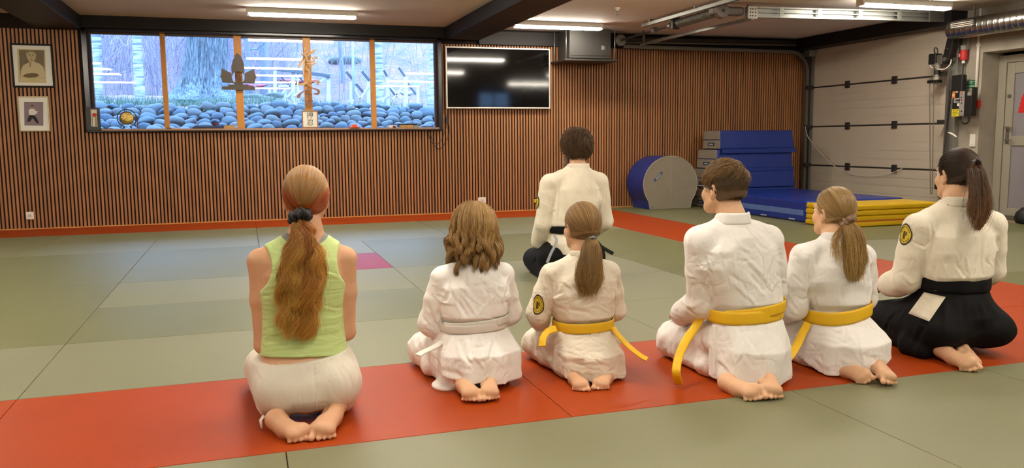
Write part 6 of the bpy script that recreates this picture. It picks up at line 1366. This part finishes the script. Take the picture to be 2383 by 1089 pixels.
    # hair
    top_, top2, rust = mixc((0,'#c69a62'),(.5,'#b5854c'),(1,'#9c6c36')), mixc((0,'#a87c48'),(1,'#8c6030')), mixc((0,'#bf5a18'),(1,'#a84a12'))
    hb = hair_cap(h, 'hair', mat('auburn_base','#9a6a38',.5,bump=.5,bscale=200,bdist=.002), t, front=.060, low=-.026)
    tie = A_(*W(701,500,3.185)); td = h.R.T@(tie-h.c)/h.s-A_(0,-.012,.03); td = td/A_(.0815,.1015,.0965)
    combed(h, td, 4200, 9, M_HAIR, hb, lambda d, s, r: (top_ if r.random() < .62 else top2)(s), zmin=.12, lift=.004)
    combed(h, td, 2200, 19, M_HAIR, hb, lambda d, s, r: rust(s), zmin=-.72, lift=.006, keep=lambda d: d[2] < .26-.2*max(-d[1],0) and (abs(d[0]) > .5 or d[2] < -.3), name='dyed_under_hair')
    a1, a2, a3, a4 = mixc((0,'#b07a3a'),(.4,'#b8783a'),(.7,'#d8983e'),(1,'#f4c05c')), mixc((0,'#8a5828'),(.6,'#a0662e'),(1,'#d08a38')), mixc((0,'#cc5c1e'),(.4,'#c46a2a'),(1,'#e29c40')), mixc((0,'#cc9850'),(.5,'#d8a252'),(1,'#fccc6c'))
    def cols(a, s, r):
        u = r.random()
        if a < -.25: return (a4 if u < .45 else (a1 if u < .8 else a2))(s)
        if a > .35: return (a3 if u < .4 else (a1 if u < .75 else a4))(s)
        return (a2 if u < .5 else (a1 if u < .85 else a3))(s)
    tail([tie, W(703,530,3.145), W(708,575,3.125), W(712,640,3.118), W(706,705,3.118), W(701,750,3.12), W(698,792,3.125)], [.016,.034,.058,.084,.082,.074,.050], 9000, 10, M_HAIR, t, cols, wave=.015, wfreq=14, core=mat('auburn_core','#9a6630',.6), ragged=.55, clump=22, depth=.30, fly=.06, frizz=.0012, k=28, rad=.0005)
    scrunchie(tie+A_(-.006,-.012,-.006), A_(.12,-.55,-.8), .024, .0185, mat('black_scrunchie','#101013',.6), t, 'scrunchie', 9, 5)
    return p
tank_girl()
# ---- child with loose hair and white belt
def loose_child():
    p = Pose(.935, 3.46, 0., .82); S = .82
    h = Head(A_(.948,3.475,.672), .95, yaw=-.02, pitch=.06)
    c = dict(head=h, neck=(.012,-.008,.548), shL=(-.128,.0,.468), shR=(.138,.0,.468), elL=(-.182,.03,.272), elR=(.180,.03,.290), wrL=(-.11,.22,.20), wrR=(.10,.22,.20), zb=.268, zh=.040, seed=21, by=.40,
        feet=[(A_(.845,3.36,.07),A_(*FL(1096,908,.05)),A_(-1,-.1,-.1),.21),(A_(.965,3.36,.07),A_(*FL(1140,905,.05)),A_(1,-.1,-.1),.21)],
        J=dict(waist=(.130,.105), chest=(.168,.120), hem=(.192,.175), blouse=.024, slr=1.12, cyh=-.05, pleats=9, pamp=.06, pseed=.4, hslope=.15, htilt=-.12, wob1=.003))
    t = person('child with loose wavy hair and white belt kneeling in a white training suit', p)
    b = seiza_body(p, c); body = b.mesh('body', skin_mat('fair_skin','#d2a683'), t); eyes(h, body)
    tf = gi_trousers(p, S, 17, 1.12, ((-.19,.42),(.17,.42))); tf.ell(A_(*FL(1034,896,.006)), (.055,.075,.020), .03); tf.ell(A_(*FL(995,850,.05)), (.03,.05,.045), .03); tf.mesh('trousers', M_GI, t)
    f = jacket_field(p, c, S)
    folds_px(f, [([(1050,640),(1110,636),(1165,642)],.5,.8),([(1060,625),(1045,680),(1030,730)],-1.2,1),([(1035,690),(1020,730),(1040,760)],-1,1),([(1010,740),(1025,760),(1045,755)],.9,.9),([(1065,700),(1085,735)],-1.2,1),([(1080,690),(1100,720),(1110,735)],.8,1),
        ([(1150,690),(1120,720),(1110,735)],1.2,1),([(1165,650),(1150,700)],-.8,1),([(1185,650),(1175,690),(1178,720)],-1.3,1),([(1050,660),(1065,700)],.9,1.1),([(1000,690),(1010,730),(1030,775)],.9,1.2),([(985,740),(1010,765)],-.9,1.),([(1090,660),(1140,655)],.4,1.2),
        ([(1068,790),(1080,830),(1100,850)],-1,1.2),([(1100,785),(1105,830),(1130,860)],.9,1.1),([(1150,785),(1140,830),(1110,850)],-1,1.1),([(1165,790),(1160,850)],.7,1.2),([(1020,830),(1080,870)],.8,1.3),([(1030,860),(1100,885)],-.8,1.2),([(1120,870),(1180,840)],.8,1.2),([(1045,800),(1030,860)],.7,1.1)], .0075, .0085)
    creases(f, (1050,640,1180,735), 18, 31, 60, 35, (25,70), .45); creases(f, (985,640,1040,770), 14, 32, 50, 40, (20,50)); creases(f, (1180,640,1210,760), 8, 33, 90, 30, (20,50)); creases(f, (1020,785,1185,880), 22, 34, 70, 45, (25,80), .6)
    j = f.mesh('jacket', M_GI, t)
    collar('collar', f, p(.012,-.008,0), .064, .062, .556, .7, M_GI, j, .042, drop=.2)
    bl = belt('belt', f.torso, p.o, .262, (.02,0), .036, M_BELTW, t, thick=.005); belt('belt_wrap', f.torso, p.o, .278, (.07,0), .034, M_BELTW, bl, off=.007, a0=-2.8, a1=.1, n=70)
    ribbon('belt_end', [W(1035,792,3.42), W(1010,808,3.36), W(985,820,3.30), W(972,828,3.27)], (-.3,-.5,.8), .03, M_BELTW, t, .005, n=24)
    dk, md, lt = mixc((0,'#7a5a34'),(1,'#8a6a3e')), mixc((0,'#a07a46'),(.6,'#b88e52'),(1,'#a07a48')), mixc((0,'#bc965c'),(.6,'#d8b274'),(1,'#c09a62'))
    hb = hair_cap(h, 'hair', mat('loose_hair_base','#6a4d2a',.6,bump=.6,bscale=200,bstretch=(1,1,.1),bdist=.002), t, front=.056, low=-.06, grow=.010, extra=lambda f: f.loft([(.565,h.c[0],h.c[1]-.012,.088,.080,2.2),(.60,h.c[0],h.c[1]-.015,.094,.086,2.2),(.66,h.c[0],h.c[1]-.012,.088,.094,2.2)], .02).cut((0,.9,-.3), (h.c[0],h.c[1]+.02,.66)))
    loose_hair(h, 7500, 12, M_HAIR, hb, lambda cl, s, r: (dk if r.random() < .30*(1.4-cl) else (lt if r.random() < .38 else md))(s), .532, lift=.030, flare=.10, wave=.013, zvar=.026, rad=.0008, clump=38)  # flatter locks get more dark strands, painting in the shade between locks
    return p
loose_child()
# ---- child with low ponytail and yellow belt
def pony_child():
    p = Pose(1.447, 3.42, .0, .81); S = .81
    h = Head(A_(1.449,3.435,.667), .93, yaw=.10, pitch=.05)
    c = dict(head=h, neck=(-.005,-.010,.545), shL=(-.150,.0,.462), shR=(.130,.0,.452), elL=(-.205,.03,.285), elR=(.172,.03,.275), wrL=(-.12,.21,.19), wrR=(.10,.21,.19), zb=.228, zh=.012, seed=61, by=.40,
        feet=[(A_(1.350,3.31,.05),A_(*FL(1352,889,.035)),A_(-.8,-.6,-.1),.20),(A_(1.525,3.29,.05),A_(*FL(1398,886,.035)),A_(.8,-.6,-.1),.20)],
        J=dict(waist=(.120,.098), chest=(.170,.118), hem=(.158,.190), blouse=.022, slr=1.10, cyh=-.055, pleats=8, pamp=.04, pseed=2.1, hslope=.12, htilt=.0, slit=-.04, wob1=.003))
    t = person('child with low brown ponytail, yellow belt and round badge on a cream sleeve, kneeling', p)
    b = seiza_body(p, c); body = b.mesh('body', skin_mat('fair_skin','#d2a683'), t); eyes(h, body)
    gi_trousers(p, S, 27, 1.05, ((-.150,.38),(.15,.40))).mesh('trousers', M_GIC, t)
    f = jacket_field(p, c, S)
    folds_px(f, [([(1290,620),(1300,660),(1292,690)],-1.,1),([(1275,640),(1285,680),(1290,720)],-1.2,1),([(1262,625),(1268,670)],.8,.9),([(1245,730),(1270,760)],.9,1.),([(1290,690),(1310,680)],-.9,.9),([(1300,710),(1360,715),(1420,705)],.6,1),([(1300,740),(1350,735)],-.6,.9),
        ([(1430,650),(1432,690),(1428,740)],-1.3,1),([(1440,640),(1450,690)],.8,1),([(1310,655),(1330,670)],.7,.9),([(1420,640),(1400,690)],.6,1),
        ([(1300,800),(1350,812),(1400,800)],.9,1),([(1300,830),(1350,850),(1400,850)],-.9,1.),([(1310,850),(1360,870)],.9,1),([(1380,830),(1420,850)],.7,1),([(1330,790),(1390,795)],-.7,.9),([(1390,870),(1430,860)],-.7,1)], .0072, .0078)
    creases(f, (1300,640,1425,745), 20, 41, 12, 30, (30,80), .4); creases(f, (1240,640,1285,765), 14, 42, 60, 40, (20,50), .5); creases(f, (1432,620,1456,750), 8, 43, 80, 30, (20,50)); creases(f, (1300,785,1430,880), 24, 44, 15, 35, (25,80), .6)
    j = f.mesh('jacket', M_GIC, t)
    collar('collar', f, p(-.005,-.010,0), .062, .060, .552, .7, M_GIC, j, .038, drop=.2)
    patch_on(f, (1253.5,708), .024, .043, j, 'sleeve_badge', M_BADGE, M_BRIM, M_BMARK, normal=A_(-.78,-.62,.05))
    belt('belt', f.torso, p.o, .230, (.01,0), .045, M_BELTY, t, thick=.006)
    ribbon('belt_end', [W(1425,762,3.33), W(1440,782,3.27), W(1465,808,3.20), W(1490,828,3.16), W(1506,837,3.14)], [(.2,-.5,.9)]*5, .032, M_BELTY, t, .006, n=30)
    ribbon('belt_end', [W(1295,765,3.36), W(1275,772,3.36), W(1264,788,3.34), W(1262,806,3.32)], [(-.6,-.6,.5)]*4, .034, M_BELTY, t, .006, n=24)
    ca, cb = mixc((0,'#9c7848'),(1,'#a88250')), mixc((0,'#7c5c34'),(1,'#8a683c'))
    hb = hair_cap(h, 'hair', mat('pony_hair_base','#7d5d35',.55,bump=.6,bscale=200,bdist=.002), t, front=.060, low=-.032)
    tie = A_(*W(1377,553,3.335)); td = h.R.T@(tie-h.c)/h.s-A_(0,-.012,.03); td = td/A_(.0815,.1015,.0965)
    combed(h, td, 4200, 3, M_HAIR, hb, lambda d, s, r: (ca if r.random() < .6 else cb)(s), zmin=-.7)
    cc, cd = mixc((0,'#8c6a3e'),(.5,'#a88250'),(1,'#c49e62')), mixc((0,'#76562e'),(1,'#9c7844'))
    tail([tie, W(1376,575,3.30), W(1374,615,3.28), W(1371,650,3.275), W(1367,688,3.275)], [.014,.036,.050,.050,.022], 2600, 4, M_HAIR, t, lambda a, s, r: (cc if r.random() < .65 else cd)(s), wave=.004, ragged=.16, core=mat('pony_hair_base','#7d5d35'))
    scrunchie(tie+A_(0,-.006,-.004), A_(0,-.5,-.8), .013, .006, mat('blue_grey_elastic','#6d7783',.7), t, 'hair_tie', 5, 2)
    return p
pony_child()
# ---- child with the brown scrunchie
def scrunchie_child():
    p = Pose(2.615, 3.13, -.02, .87); S = .87
    h = Head(A_(2.592,3.15,.716), .95, yaw=.16, pitch=.05)
    c = dict(head=h, neck=(-.035,-.010,.605), shL=(-.190,.0,.520), shR=(.125,.0,.505), elL=(-.218,.03,.285), elR=(.175,.03,.30), wrL=(-.17,.24,.19), wrR=(.08,.24,.19), zb=.262, zh=.018, seed=71, by=.40,
        feet=[(A_(2.50,3.05,.055),A_(*FL(2005,868,.045)),A_(-.75,-.55,-.55),.22),(A_(2.70,3.02,.085),A_(*FL(2066,868,.055)),A_(1,.1,-.2),.225)],
        J=dict(waist=(.126,.102), chest=(.172,.122), hem=(.196,.205), blouse=.022, slr=1.16, cyh=-.05, pleats=7, pamp=.04, pseed=.9, hslope=.20, htilt=.16, slit=.06, wob1=.0026))
    t = person('child with a brown checked scrunchie and yellow belt kneeling in a white training suit', p)
    b = seiza_body(p, c); body = b.mesh('body', skin_mat('fair_skin','#d2a683'), t); eyes(h, body)
    gi_trousers(p, S, 37, 1.08, ((-.20,.36),(.15,.42))).mesh('trousers', M_GI, t)
    f = jacket_field(p, c, S)
    folds_px(f, [([(1885,590),(1878,640),(1882,700)],-1.3,1),([(1870,600),(1876,650)],.8,1),([(1895,600),(1900,660)],.8,1),([(1845,640),(1870,665)],-.8,.8),([(1850,690),(1870,700),(1880,690)],-.9,.9),([(1830,700),(1850,730)],.8,1),([(1900,690),(1910,720)],.9,.9),([(1955,660),(1960,700)],-.8,.9),([(1985,680),(1975,705)],.8,1),
        ([(2020,620),(2015,670)],-.8,1),([(2030,650),(2025,700)],.8,1),([(1890,750),(1950,770),(2010,740)],.8,1.1),([(1900,780),(1970,800),(2025,770)],-.7,1.2),([(1910,820),(1980,845)],.7,1.2),([(2000,730),(2030,770)],-.8,1),([(1960,735),(1955,780)],.7,1),([(1890,830),(1930,855)],.6,1.2)], .0078, .0075)
    creases(f, (1885,560,2020,700), 16, 51, 70, 30, (30,90), .4); creases(f, (1820,600,1878,770), 16, 52, 60, 40, (20,60), .5); creases(f, (1895,740,2035,850), 16, 53, 20, 40, (30,90), .5); creases(f, (2025,600,2050,690), 6, 54, 80, 30, (20,50))
    j = f.mesh('jacket', M_GI, t)
    collar('collar', f, p(-.037,-.010,0), .067, .065, .612, .7, M_GI, j, .045, drop=.2)
    belt('belt', f.torso, p.o, .258, (.13,-.02), .060, M_BELTY, t, thick=.006)
    ribbon('belt_end', [W(1880,752,3.10), W(1868,775,3.08), W(1852,808,3.05), W(1835,832,3.02), W(1812,846,3.0)], [(-.6,-.7,.4)]*5, .036, M_BELTY, t, .006, n=30)
    ca, cb, cl_ = mixc((0,'#b08c58'),(1,'#a5804c')), mixc((0,'#8c6a3c'),(1,'#94703f')), mixc((0,'#c8a870'),(1,'#b8925a'))
    hb = hair_cap(h, 'hair', mat('blond_hair_base','#8f6e40',.55,bump=.6,bscale=200,bdist=.002), t, front=.060, low=-.030)
    tie = A_(*W(1968,513,3.055)); td = h.R.T@(tie-h.c)/h.s-A_(0,-.012,.03); td = td/A_(.0815,.1015,.0965)
    combed(h, td, 4200, 6, M_HAIR, hb, lambda d, s, r: (ca if r.random() < .5 else (cb if r.random() < .6 else cl_))(s), zmin=-.7)
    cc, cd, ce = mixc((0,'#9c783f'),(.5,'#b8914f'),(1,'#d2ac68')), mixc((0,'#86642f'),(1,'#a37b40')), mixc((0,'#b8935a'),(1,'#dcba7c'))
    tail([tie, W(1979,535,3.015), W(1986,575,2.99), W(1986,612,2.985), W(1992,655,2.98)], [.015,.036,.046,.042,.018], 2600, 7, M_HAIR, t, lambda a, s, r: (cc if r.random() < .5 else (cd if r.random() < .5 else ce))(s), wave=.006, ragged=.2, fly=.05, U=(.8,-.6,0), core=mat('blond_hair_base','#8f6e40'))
    tail([tie, W(1950,545,3.03), W(1942,580,3.01), W(1948,612,3.0)], [.006,.012,.016,.010], 120, 8, M_HAIR, t, lambda a, s, r: cc(s), wave=.006, name='loose_lock', ragged=.3, clump=5)
    scrunchie(tie+A_(.005,-.012,-.002), A_(.3,-.6,-.75), .020, .0155, mat('brown_checked_cloth','#5a4030',.85,nz=.9,nscale=160,col2='#a08468',detail=1), t, 'scrunchie', 11, 3)
    return p
scrunchie_child()
# ---- the instructor kneeling alone in front
def instructor():
    p = Pose(2.345, 5.76, .04, 1.13); S = 1.13
    h = Head(A_(2.395,5.79,.992), 1.08, yaw=.16, pitch=.03)
    def beard(f): pass
    c = dict(head=h, neck=(.045,-.012,.850), shL=(-.170,.0,.738), shR=(.225,.0,.738), elL=(-.215,.03,.44), elR=(.285,.03,.44), wrL=(-.205,.15,.265), wrR=(.20,.25,.29), zb=.375, zh=.215, seed=101, bx=.48, by=.5, bres=.0056,
        feet=[(p(-.07,-.12,.09),p(-.03,-.29,.06),p.R@A_(-1,-.2,-.1),.27),(p(.07,-.12,.09),p(.03,-.29,.06),p.R@A_(1,-.2,-.1),.27)],
        J=dict(waist=(.158,.120), chest=(.196,.140), hem=(.20,.165), blouse=.022, slr=1.06, cyh=-.01, pleats=6, pamp=.05, pseed=1, hslope=.1, htilt=0., wob1=.0035, nkr=.078))
    t = person('bearded instructor in cream jacket and black hakama kneeling alone before the row', p)
    b = seiza_body(p, c); body = b.mesh('body', skin_mat('fair_skin','#d2a683'), t); eyes(h, body)
    f = jacket_field(p, c, S, .0058)
    folds_px(f, [([(1300,425),(1302,480),(1298,530)],-1.2,1),([(1310,440),(1312,500)],.7,1),([(1410,440),(1402,490)],-1.2,1),([(1400,430),(1392,470)],.7,1),([(1262,520),(1285,540),(1298,530)],-.8,.9),([(1255,550),(1280,570)],.8,1),([(1320,440),(1325,500)],.5,1.1),([(1285,560),(1275,580)],-.7,1),([(1350,410),(1350,450)],.3,1.2)], .011, .010, 3.)
    creases(f, (1290,410,1400,520), 14, 81, 80, 25, (20,60), .5); creases(f, (1252,440,1295,590), 14, 82, 60, 40, (15,40), .6)
    j = f.mesh('jacket', M_GIW, t)
    collar('collar', f, p(.046,-.012,0), .085, .082, .858, .7, M_GIW, j, .052, drop=.28)
    patch_on(f, tuple(p(-.262,.04,.60)), .05, .05, j, 'sleeve_badge', M_BADGE, M_BRIM, M_BMARK, normal=A_(-1,-.1,.1))
    g = Fld(p.o+A_(-.5,-.42,-.006), p.o+A_(.5,.68,.36), .007); o = p.o
    g.loft([(.04,o[0],o[1]+.05,.19,.24,2.2),(.13,o[0],o[1]+.03,.21,.23,2.2),(.21,o[0],o[1],.21,.18,2.2),(.26,o[0],o[1],.19,.15,2.2)], .02)
    for kx in (-.12,.15): g.cone(p(np.sign(kx)*.13,.0,.17), p(kx,.46,.10), .14, .095, .05); g.cone(p(kx,.44,.06), p(np.sign(kx)*.18,-.05,.06), .065, .085, .04)
    g.ell(p(0,-.30,.0), (.16,.13,.085), .02, 's'); g.cut((0,0,-1),(0,0,.002)); g.disp(wob(93,22,.004,5))
    for x in (-.22,-.14,.12,.2): g.fold([p(x*.8,-.2,.24), p(x*1.1,-.25,.12), p(x*1.25,-.2,.03)], .014, -.012)
    for x in (-.30,-.22): g.fold([p(x,.0,.2), p(x-.05,.15,.12), p(x-.06,.3,.05)], .014, -.012)
    g.mesh('hakama', M_HAK, t)
    belt('belt', f.torso, p.o, .395, (0,0), .055, M_BELTB, t, thick=.007, off=.004)
    ribbon('belt_end', [W(1385,562,5.60), W(1400,575,5.56), W(1427,591,5.52)], [(.2,-.6,.8)]*3, .042, M_BELTB, t, .007, n=20)
    ribbon('belt_end', [p(-.20,-.13,.36), W(1295,562,5.50), W(1282,590,5.47), W(1273,612,5.45)], [(-.3,-.9,.2)]*4, .020, mat('grey_cord','#8b8d93',.7), t, .004, n=20)
    ca, cb = mixc((0,'#5a402a'),(1,'#7c5c3c')), mixc((0,'#3c2a1c'),(1,'#523a26'))
    hb = hair_cap(h, 'hair', mat('dark_brown_base','#3c2b1e',.6,bump=.6,bscale=200,bdist=.003), t, front=.058, low=-.062, grow=.016)
    r = np.random.default_rng(15); out, C = [], []; crown = A_(.0,-.35,.9); crown /= np.linalg.norm(crown)
    while len(out) < 4200:
        d = r.normal(0,1,3); d /= np.linalg.norm(d)
        if d[2] < -.72+.3*max(0,d[1]) or (d[1] > .60 and d[2] < .5) or (d[2] < -.2 and d[1] > .25): continue
        L = .050*(.6+.6*r.random())*(1 if d[2] > -.2 else .8); fl = d-crown*(d@crown); fl /= np.linalg.norm(fl)+1e-6; fl = fl*.7+A_(.25*math.sin(6*d[0]),.1,-.35)+r.normal(0,.28,3); fl -= d*(fl@d); fl /= np.linalg.norm(fl)+1e-6
        s = np.linspace(0,1,7)[:,None]; ang = L/.10*s; q = d*np.cos(ang)+fl*np.sin(ang); lift = (.006+.022*np.sin(s*2.4)*(.4+r.random()))*h.s
        out.append(ell_dir(h, q)+(q@h.R.T)*lift); C.append((ca if r.random() < .55 else cb)(s[:,0]))
    strands('hair_strands', out, .0014, .0007, M_HAIR, hb, C)
    out, C = [], []
    while len(out) < 1300:
        a = r.uniform(-1.9,1.9); v = r.random(); q = h.w(.062*math.sin(a), .012+.058*math.cos(a), -.045-.045*v); nn = h.R@A_(math.sin(a), math.cos(a), -.5*v-.3); nn /= np.linalg.norm(nn)
        dn = nn*.5+A_(0,0,-1)+r.normal(0,.2,3); dn /= np.linalg.norm(dn); s = np.linspace(0,1,5)[:,None]; out.append(q+dn*.035*s*(.6+.6*r.random())+nn*.006); C.append(ca(s[:,0]))
    strands('beard', out, .0012, .0007, M_HAIR, body, C)
    return p
instructor()
# ---- woman in black hakama
def hakama_woman():
    p = Pose(3.295, 3.13, -.16, .98); S = .98
    h = Head(A_(3.318,3.155,.874), 1.03, yaw=-.10, pitch=.0)
    c = dict(head=h, neck=(-.01,-.010,.745), shL=(-.190,.0,.628), shR=(.192,.0,.625), elL=(-.222,.04,.370), elR=(.225,.03,.40), wrL=(-.20,.245,.290), wrR=(.16,.25,.235), zb=.345, zh=.30, seed=81, ank=-.02, bx=.42, by=.42,
        feet=[(A_(*FL(2190,806,.07)),A_(*FL(2252,838,.05)),A_(-.55,-.75,-.3),.245),(A_(*FL(2238,800,.07)),A_(*FL(2268,832,.05)),A_(.75,.5,-.2),.24)],
        J=dict(waist=(.158,.128), chest=(.200,.142), hem=(.15,.12), blouse=.024, slr=1.20, cyh=0., pleats=5, pamp=.0, pseed=0, hslope=0., htilt=0., wob1=.003, nkr=.074, short=True))
    t = person('woman with dark ponytail in cream jacket and black hakama, last in the row', p)
    b = seiza_body(p, c); body = b.mesh('body', skin_mat('fair_skin','#d2a683'), t); eyes(h, body)
    f = jacket_field(p, c, S)
    folds_px(f, [([(2165,520),(2172,560),(2165,600)],-1.1,1.1),([(2175,530),(2180,570)],.9,1.1),([(2120,560),(2150,575),(2165,562)],-.9,.9),([(2150,600),(2145,640)],.9,1),([(2230,620),(2245,645)],-1,1),([(2250,600),(2255,645)],1,1),([(2270,600),(2262,640)],-.8,1),([(2195,610),(2205,645)],.9,1),([(2170,620),(2178,648)],-.9,1),([(2290,560),(2285,620)],.8,1.1),([(2310,540),(2305,600)],-.9,1),([(2225,510),(2222,560)],.4,1.4),([(2100,640),(2120,660),(2140,650)],.8,1),([(2090,660),(2110,690)],-.8,1)], .0085, .0085)
    creases(f, (2160,500,2300,640), 14, 71, 85, 18, (30,90), .4); creases(f, (2085,560,2150,700), 16, 72, 55, 35, (20,60), .5); creases(f, (2165,610,2295,645), 18, 73, 80, 20, (12,34), .7, (.5,.9)); creases(f, (2300,540,2330,620), 6, 74, 80, 30, (20,50))
    j = f.mesh('jacket', M_GIW, t)
    collar('collar', f, p(-.012,-.010,0), .076, .074, .752, .7, M_GIW, j, .046, drop=.24)
    patch_on(f, (2107,545), .036, .050, j, 'sleeve_badge', M_BADGE, M_BRIM, M_BMARK, normal=A_(-.98,-.05,.12))
    g = Fld(p.o+A_(-.42,-.36,-.006), p.o+A_(.46,.62,.42), .0058); o = p.o
    g.loft([(.05,o[0],o[1]+.06,.20,.20,2.2),(.12,o[0],o[1]+.04,.23,.215,2.2),(.20,o[0],o[1]+.01,.220,.195,2.2),(.275,o[0],o[1]-.005,.185,.155,2.2),(.335,o[0],o[1],.163,.134,2.2),(.36,o[0],o[1],.160,.130,2.2)], .02)
    for e, kx in ((-1,-.18),(1,.18)): g.cone(p(e*.11,.0,.16), p(kx,.44,.09), .125, .08, .05); g.cone(p(kx,.42,.05), p(e*.14,-.02,.05), .06, .075, .04)
    g.ell(p(.15,-.08,.13), (.105,.13,.095), .05); g.ell(p(-.13,-.09,.13), (.12,.13,.095), .05)
    g.cone(p(-.20,-.02,.05), A_(*FL(2148,815,.04)), .075, .045, .03)
    g.ell(A_(*FL(2262,815,.0)), (.16,.14,.075), .02, 's'); g.cut((0,0,-1),(0,0,.002))
    g.disp(wob(91,24,.003,5)); g.disp(wob(92,60,.0014,6))
    folds_px(g, [([(2165,700),(2150,760),(2120,810)],-1.2,1.3),([(2200,700),(2195,770)],1,1.3),([(2240,700),(2245,770)],-1.1,1.3),([(2280,700),(2290,760)],1.1,1.3),([(2305,700),(2315,750)],-1.,1.2),([(2110,720),(2080,780)],1,1.3),([(2085,730),(2060,770)],-1,1.2),([(2180,790),(2240,800)],-.8,1.2),([(2310,690),(2330,720)],.9,1.2)], .010, .010)
    hk = g.mesh('hakama', M_HAK, t)
    # jacket tail showing through the side opening
    P4 = [(2150,678),(2200,690),(2188,720),(2160,748),(2116,728),(2128,700)]; Q = [g.px(*q) for q in P4]
    Q = [q for q in Q if q is not None]; ctr = np.mean(Q, axis=0); dv = (CO-ctr)/np.linalg.norm(CO-ctr); vs, fs = [], []; n_ = 9
    quad = [(2150,680),(2201,691),(2162,748),(2114,729)]
    for a in np.linspace(0,1,n_):
        for b_ in np.linspace(0,1,n_):
            x = (quad[0][0]*(1-b_)+quad[1][0]*b_)*(1-a)+(quad[3][0]*(1-b_)+quad[2][0]*b_)*a; y = (quad[0][1]*(1-b_)+quad[1][1]*b_)*(1-a)+(quad[3][1]*(1-b_)+quad[2][1]*b_)*a
            q = g.px(x,y); q = q if q is not None else ctr; vs.append(q+dv*(.008+.004*math.sin(7*b_+3*a)))
    nf = len(vs); vs += [v-dv*.007 for v in vs]
    for i in range(n_-1):
        for k in range(n_-1): a0 = i*n_+k; fs += [(a0,a0+1,a0+n_+1,a0+n_), (nf+a0,nf+a0+n_,nf+a0+n_+1,nf+a0+1)]
    for k in range(n_-1):
        for a0, a1 in ((k,k+1),((n_-1)*n_+k,(n_-1)*n_+k+1),(k*n_,(k+1)*n_),(k*n_+n_-1,(k+1)*n_+n_-1)): fs.append((a0,a1,nf+a1,nf+a0))
    mesh_obj('jacket_tail', vs, fs, M_GIW, j, smooth=True)
    belt('waistband', g, p.o, .350, (-.02,0), .062, M_BELTB, t, off=.004, thick=.008)
    ca, cb = mixc((0,'#3a2618'),(1,'#4a301c')), mixc((0,'#2a1c12'),(1,'#38261a'))
    hb = hair_cap(h, 'hair', mat('dark_hair_base','#2c1e14',.45,bump=.5,bscale=200,bdist=.002), t, front=.066, low=-.030)
    tie = A_(*W(2261,383,3.07)); td = h.R.T@(tie-h.c)/h.s-A_(0,-.012,.03); td = td/A_(.0815,.1015,.0965)
    combed(h, td, 4400, 14, M_HAIR, hb, lambda d, s, r: (ca if r.random() < .5 else cb)(s), zmin=-.72, lift=.004)
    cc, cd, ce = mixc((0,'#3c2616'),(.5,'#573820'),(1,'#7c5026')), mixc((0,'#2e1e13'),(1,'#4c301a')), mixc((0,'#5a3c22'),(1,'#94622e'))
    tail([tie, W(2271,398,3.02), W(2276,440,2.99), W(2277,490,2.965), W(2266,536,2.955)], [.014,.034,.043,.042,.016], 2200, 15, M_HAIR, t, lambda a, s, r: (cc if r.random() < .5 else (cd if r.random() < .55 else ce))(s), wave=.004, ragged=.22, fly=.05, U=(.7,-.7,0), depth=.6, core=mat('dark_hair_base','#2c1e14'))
    scrunchie(tie+A_(.004,-.008,.0), A_(.35,-.75,-.3), .021, .013, mat('grey_scrunchie','#7b7673',.85), t, 'scrunchie', 5, 7)
    return p
hakama_woman()
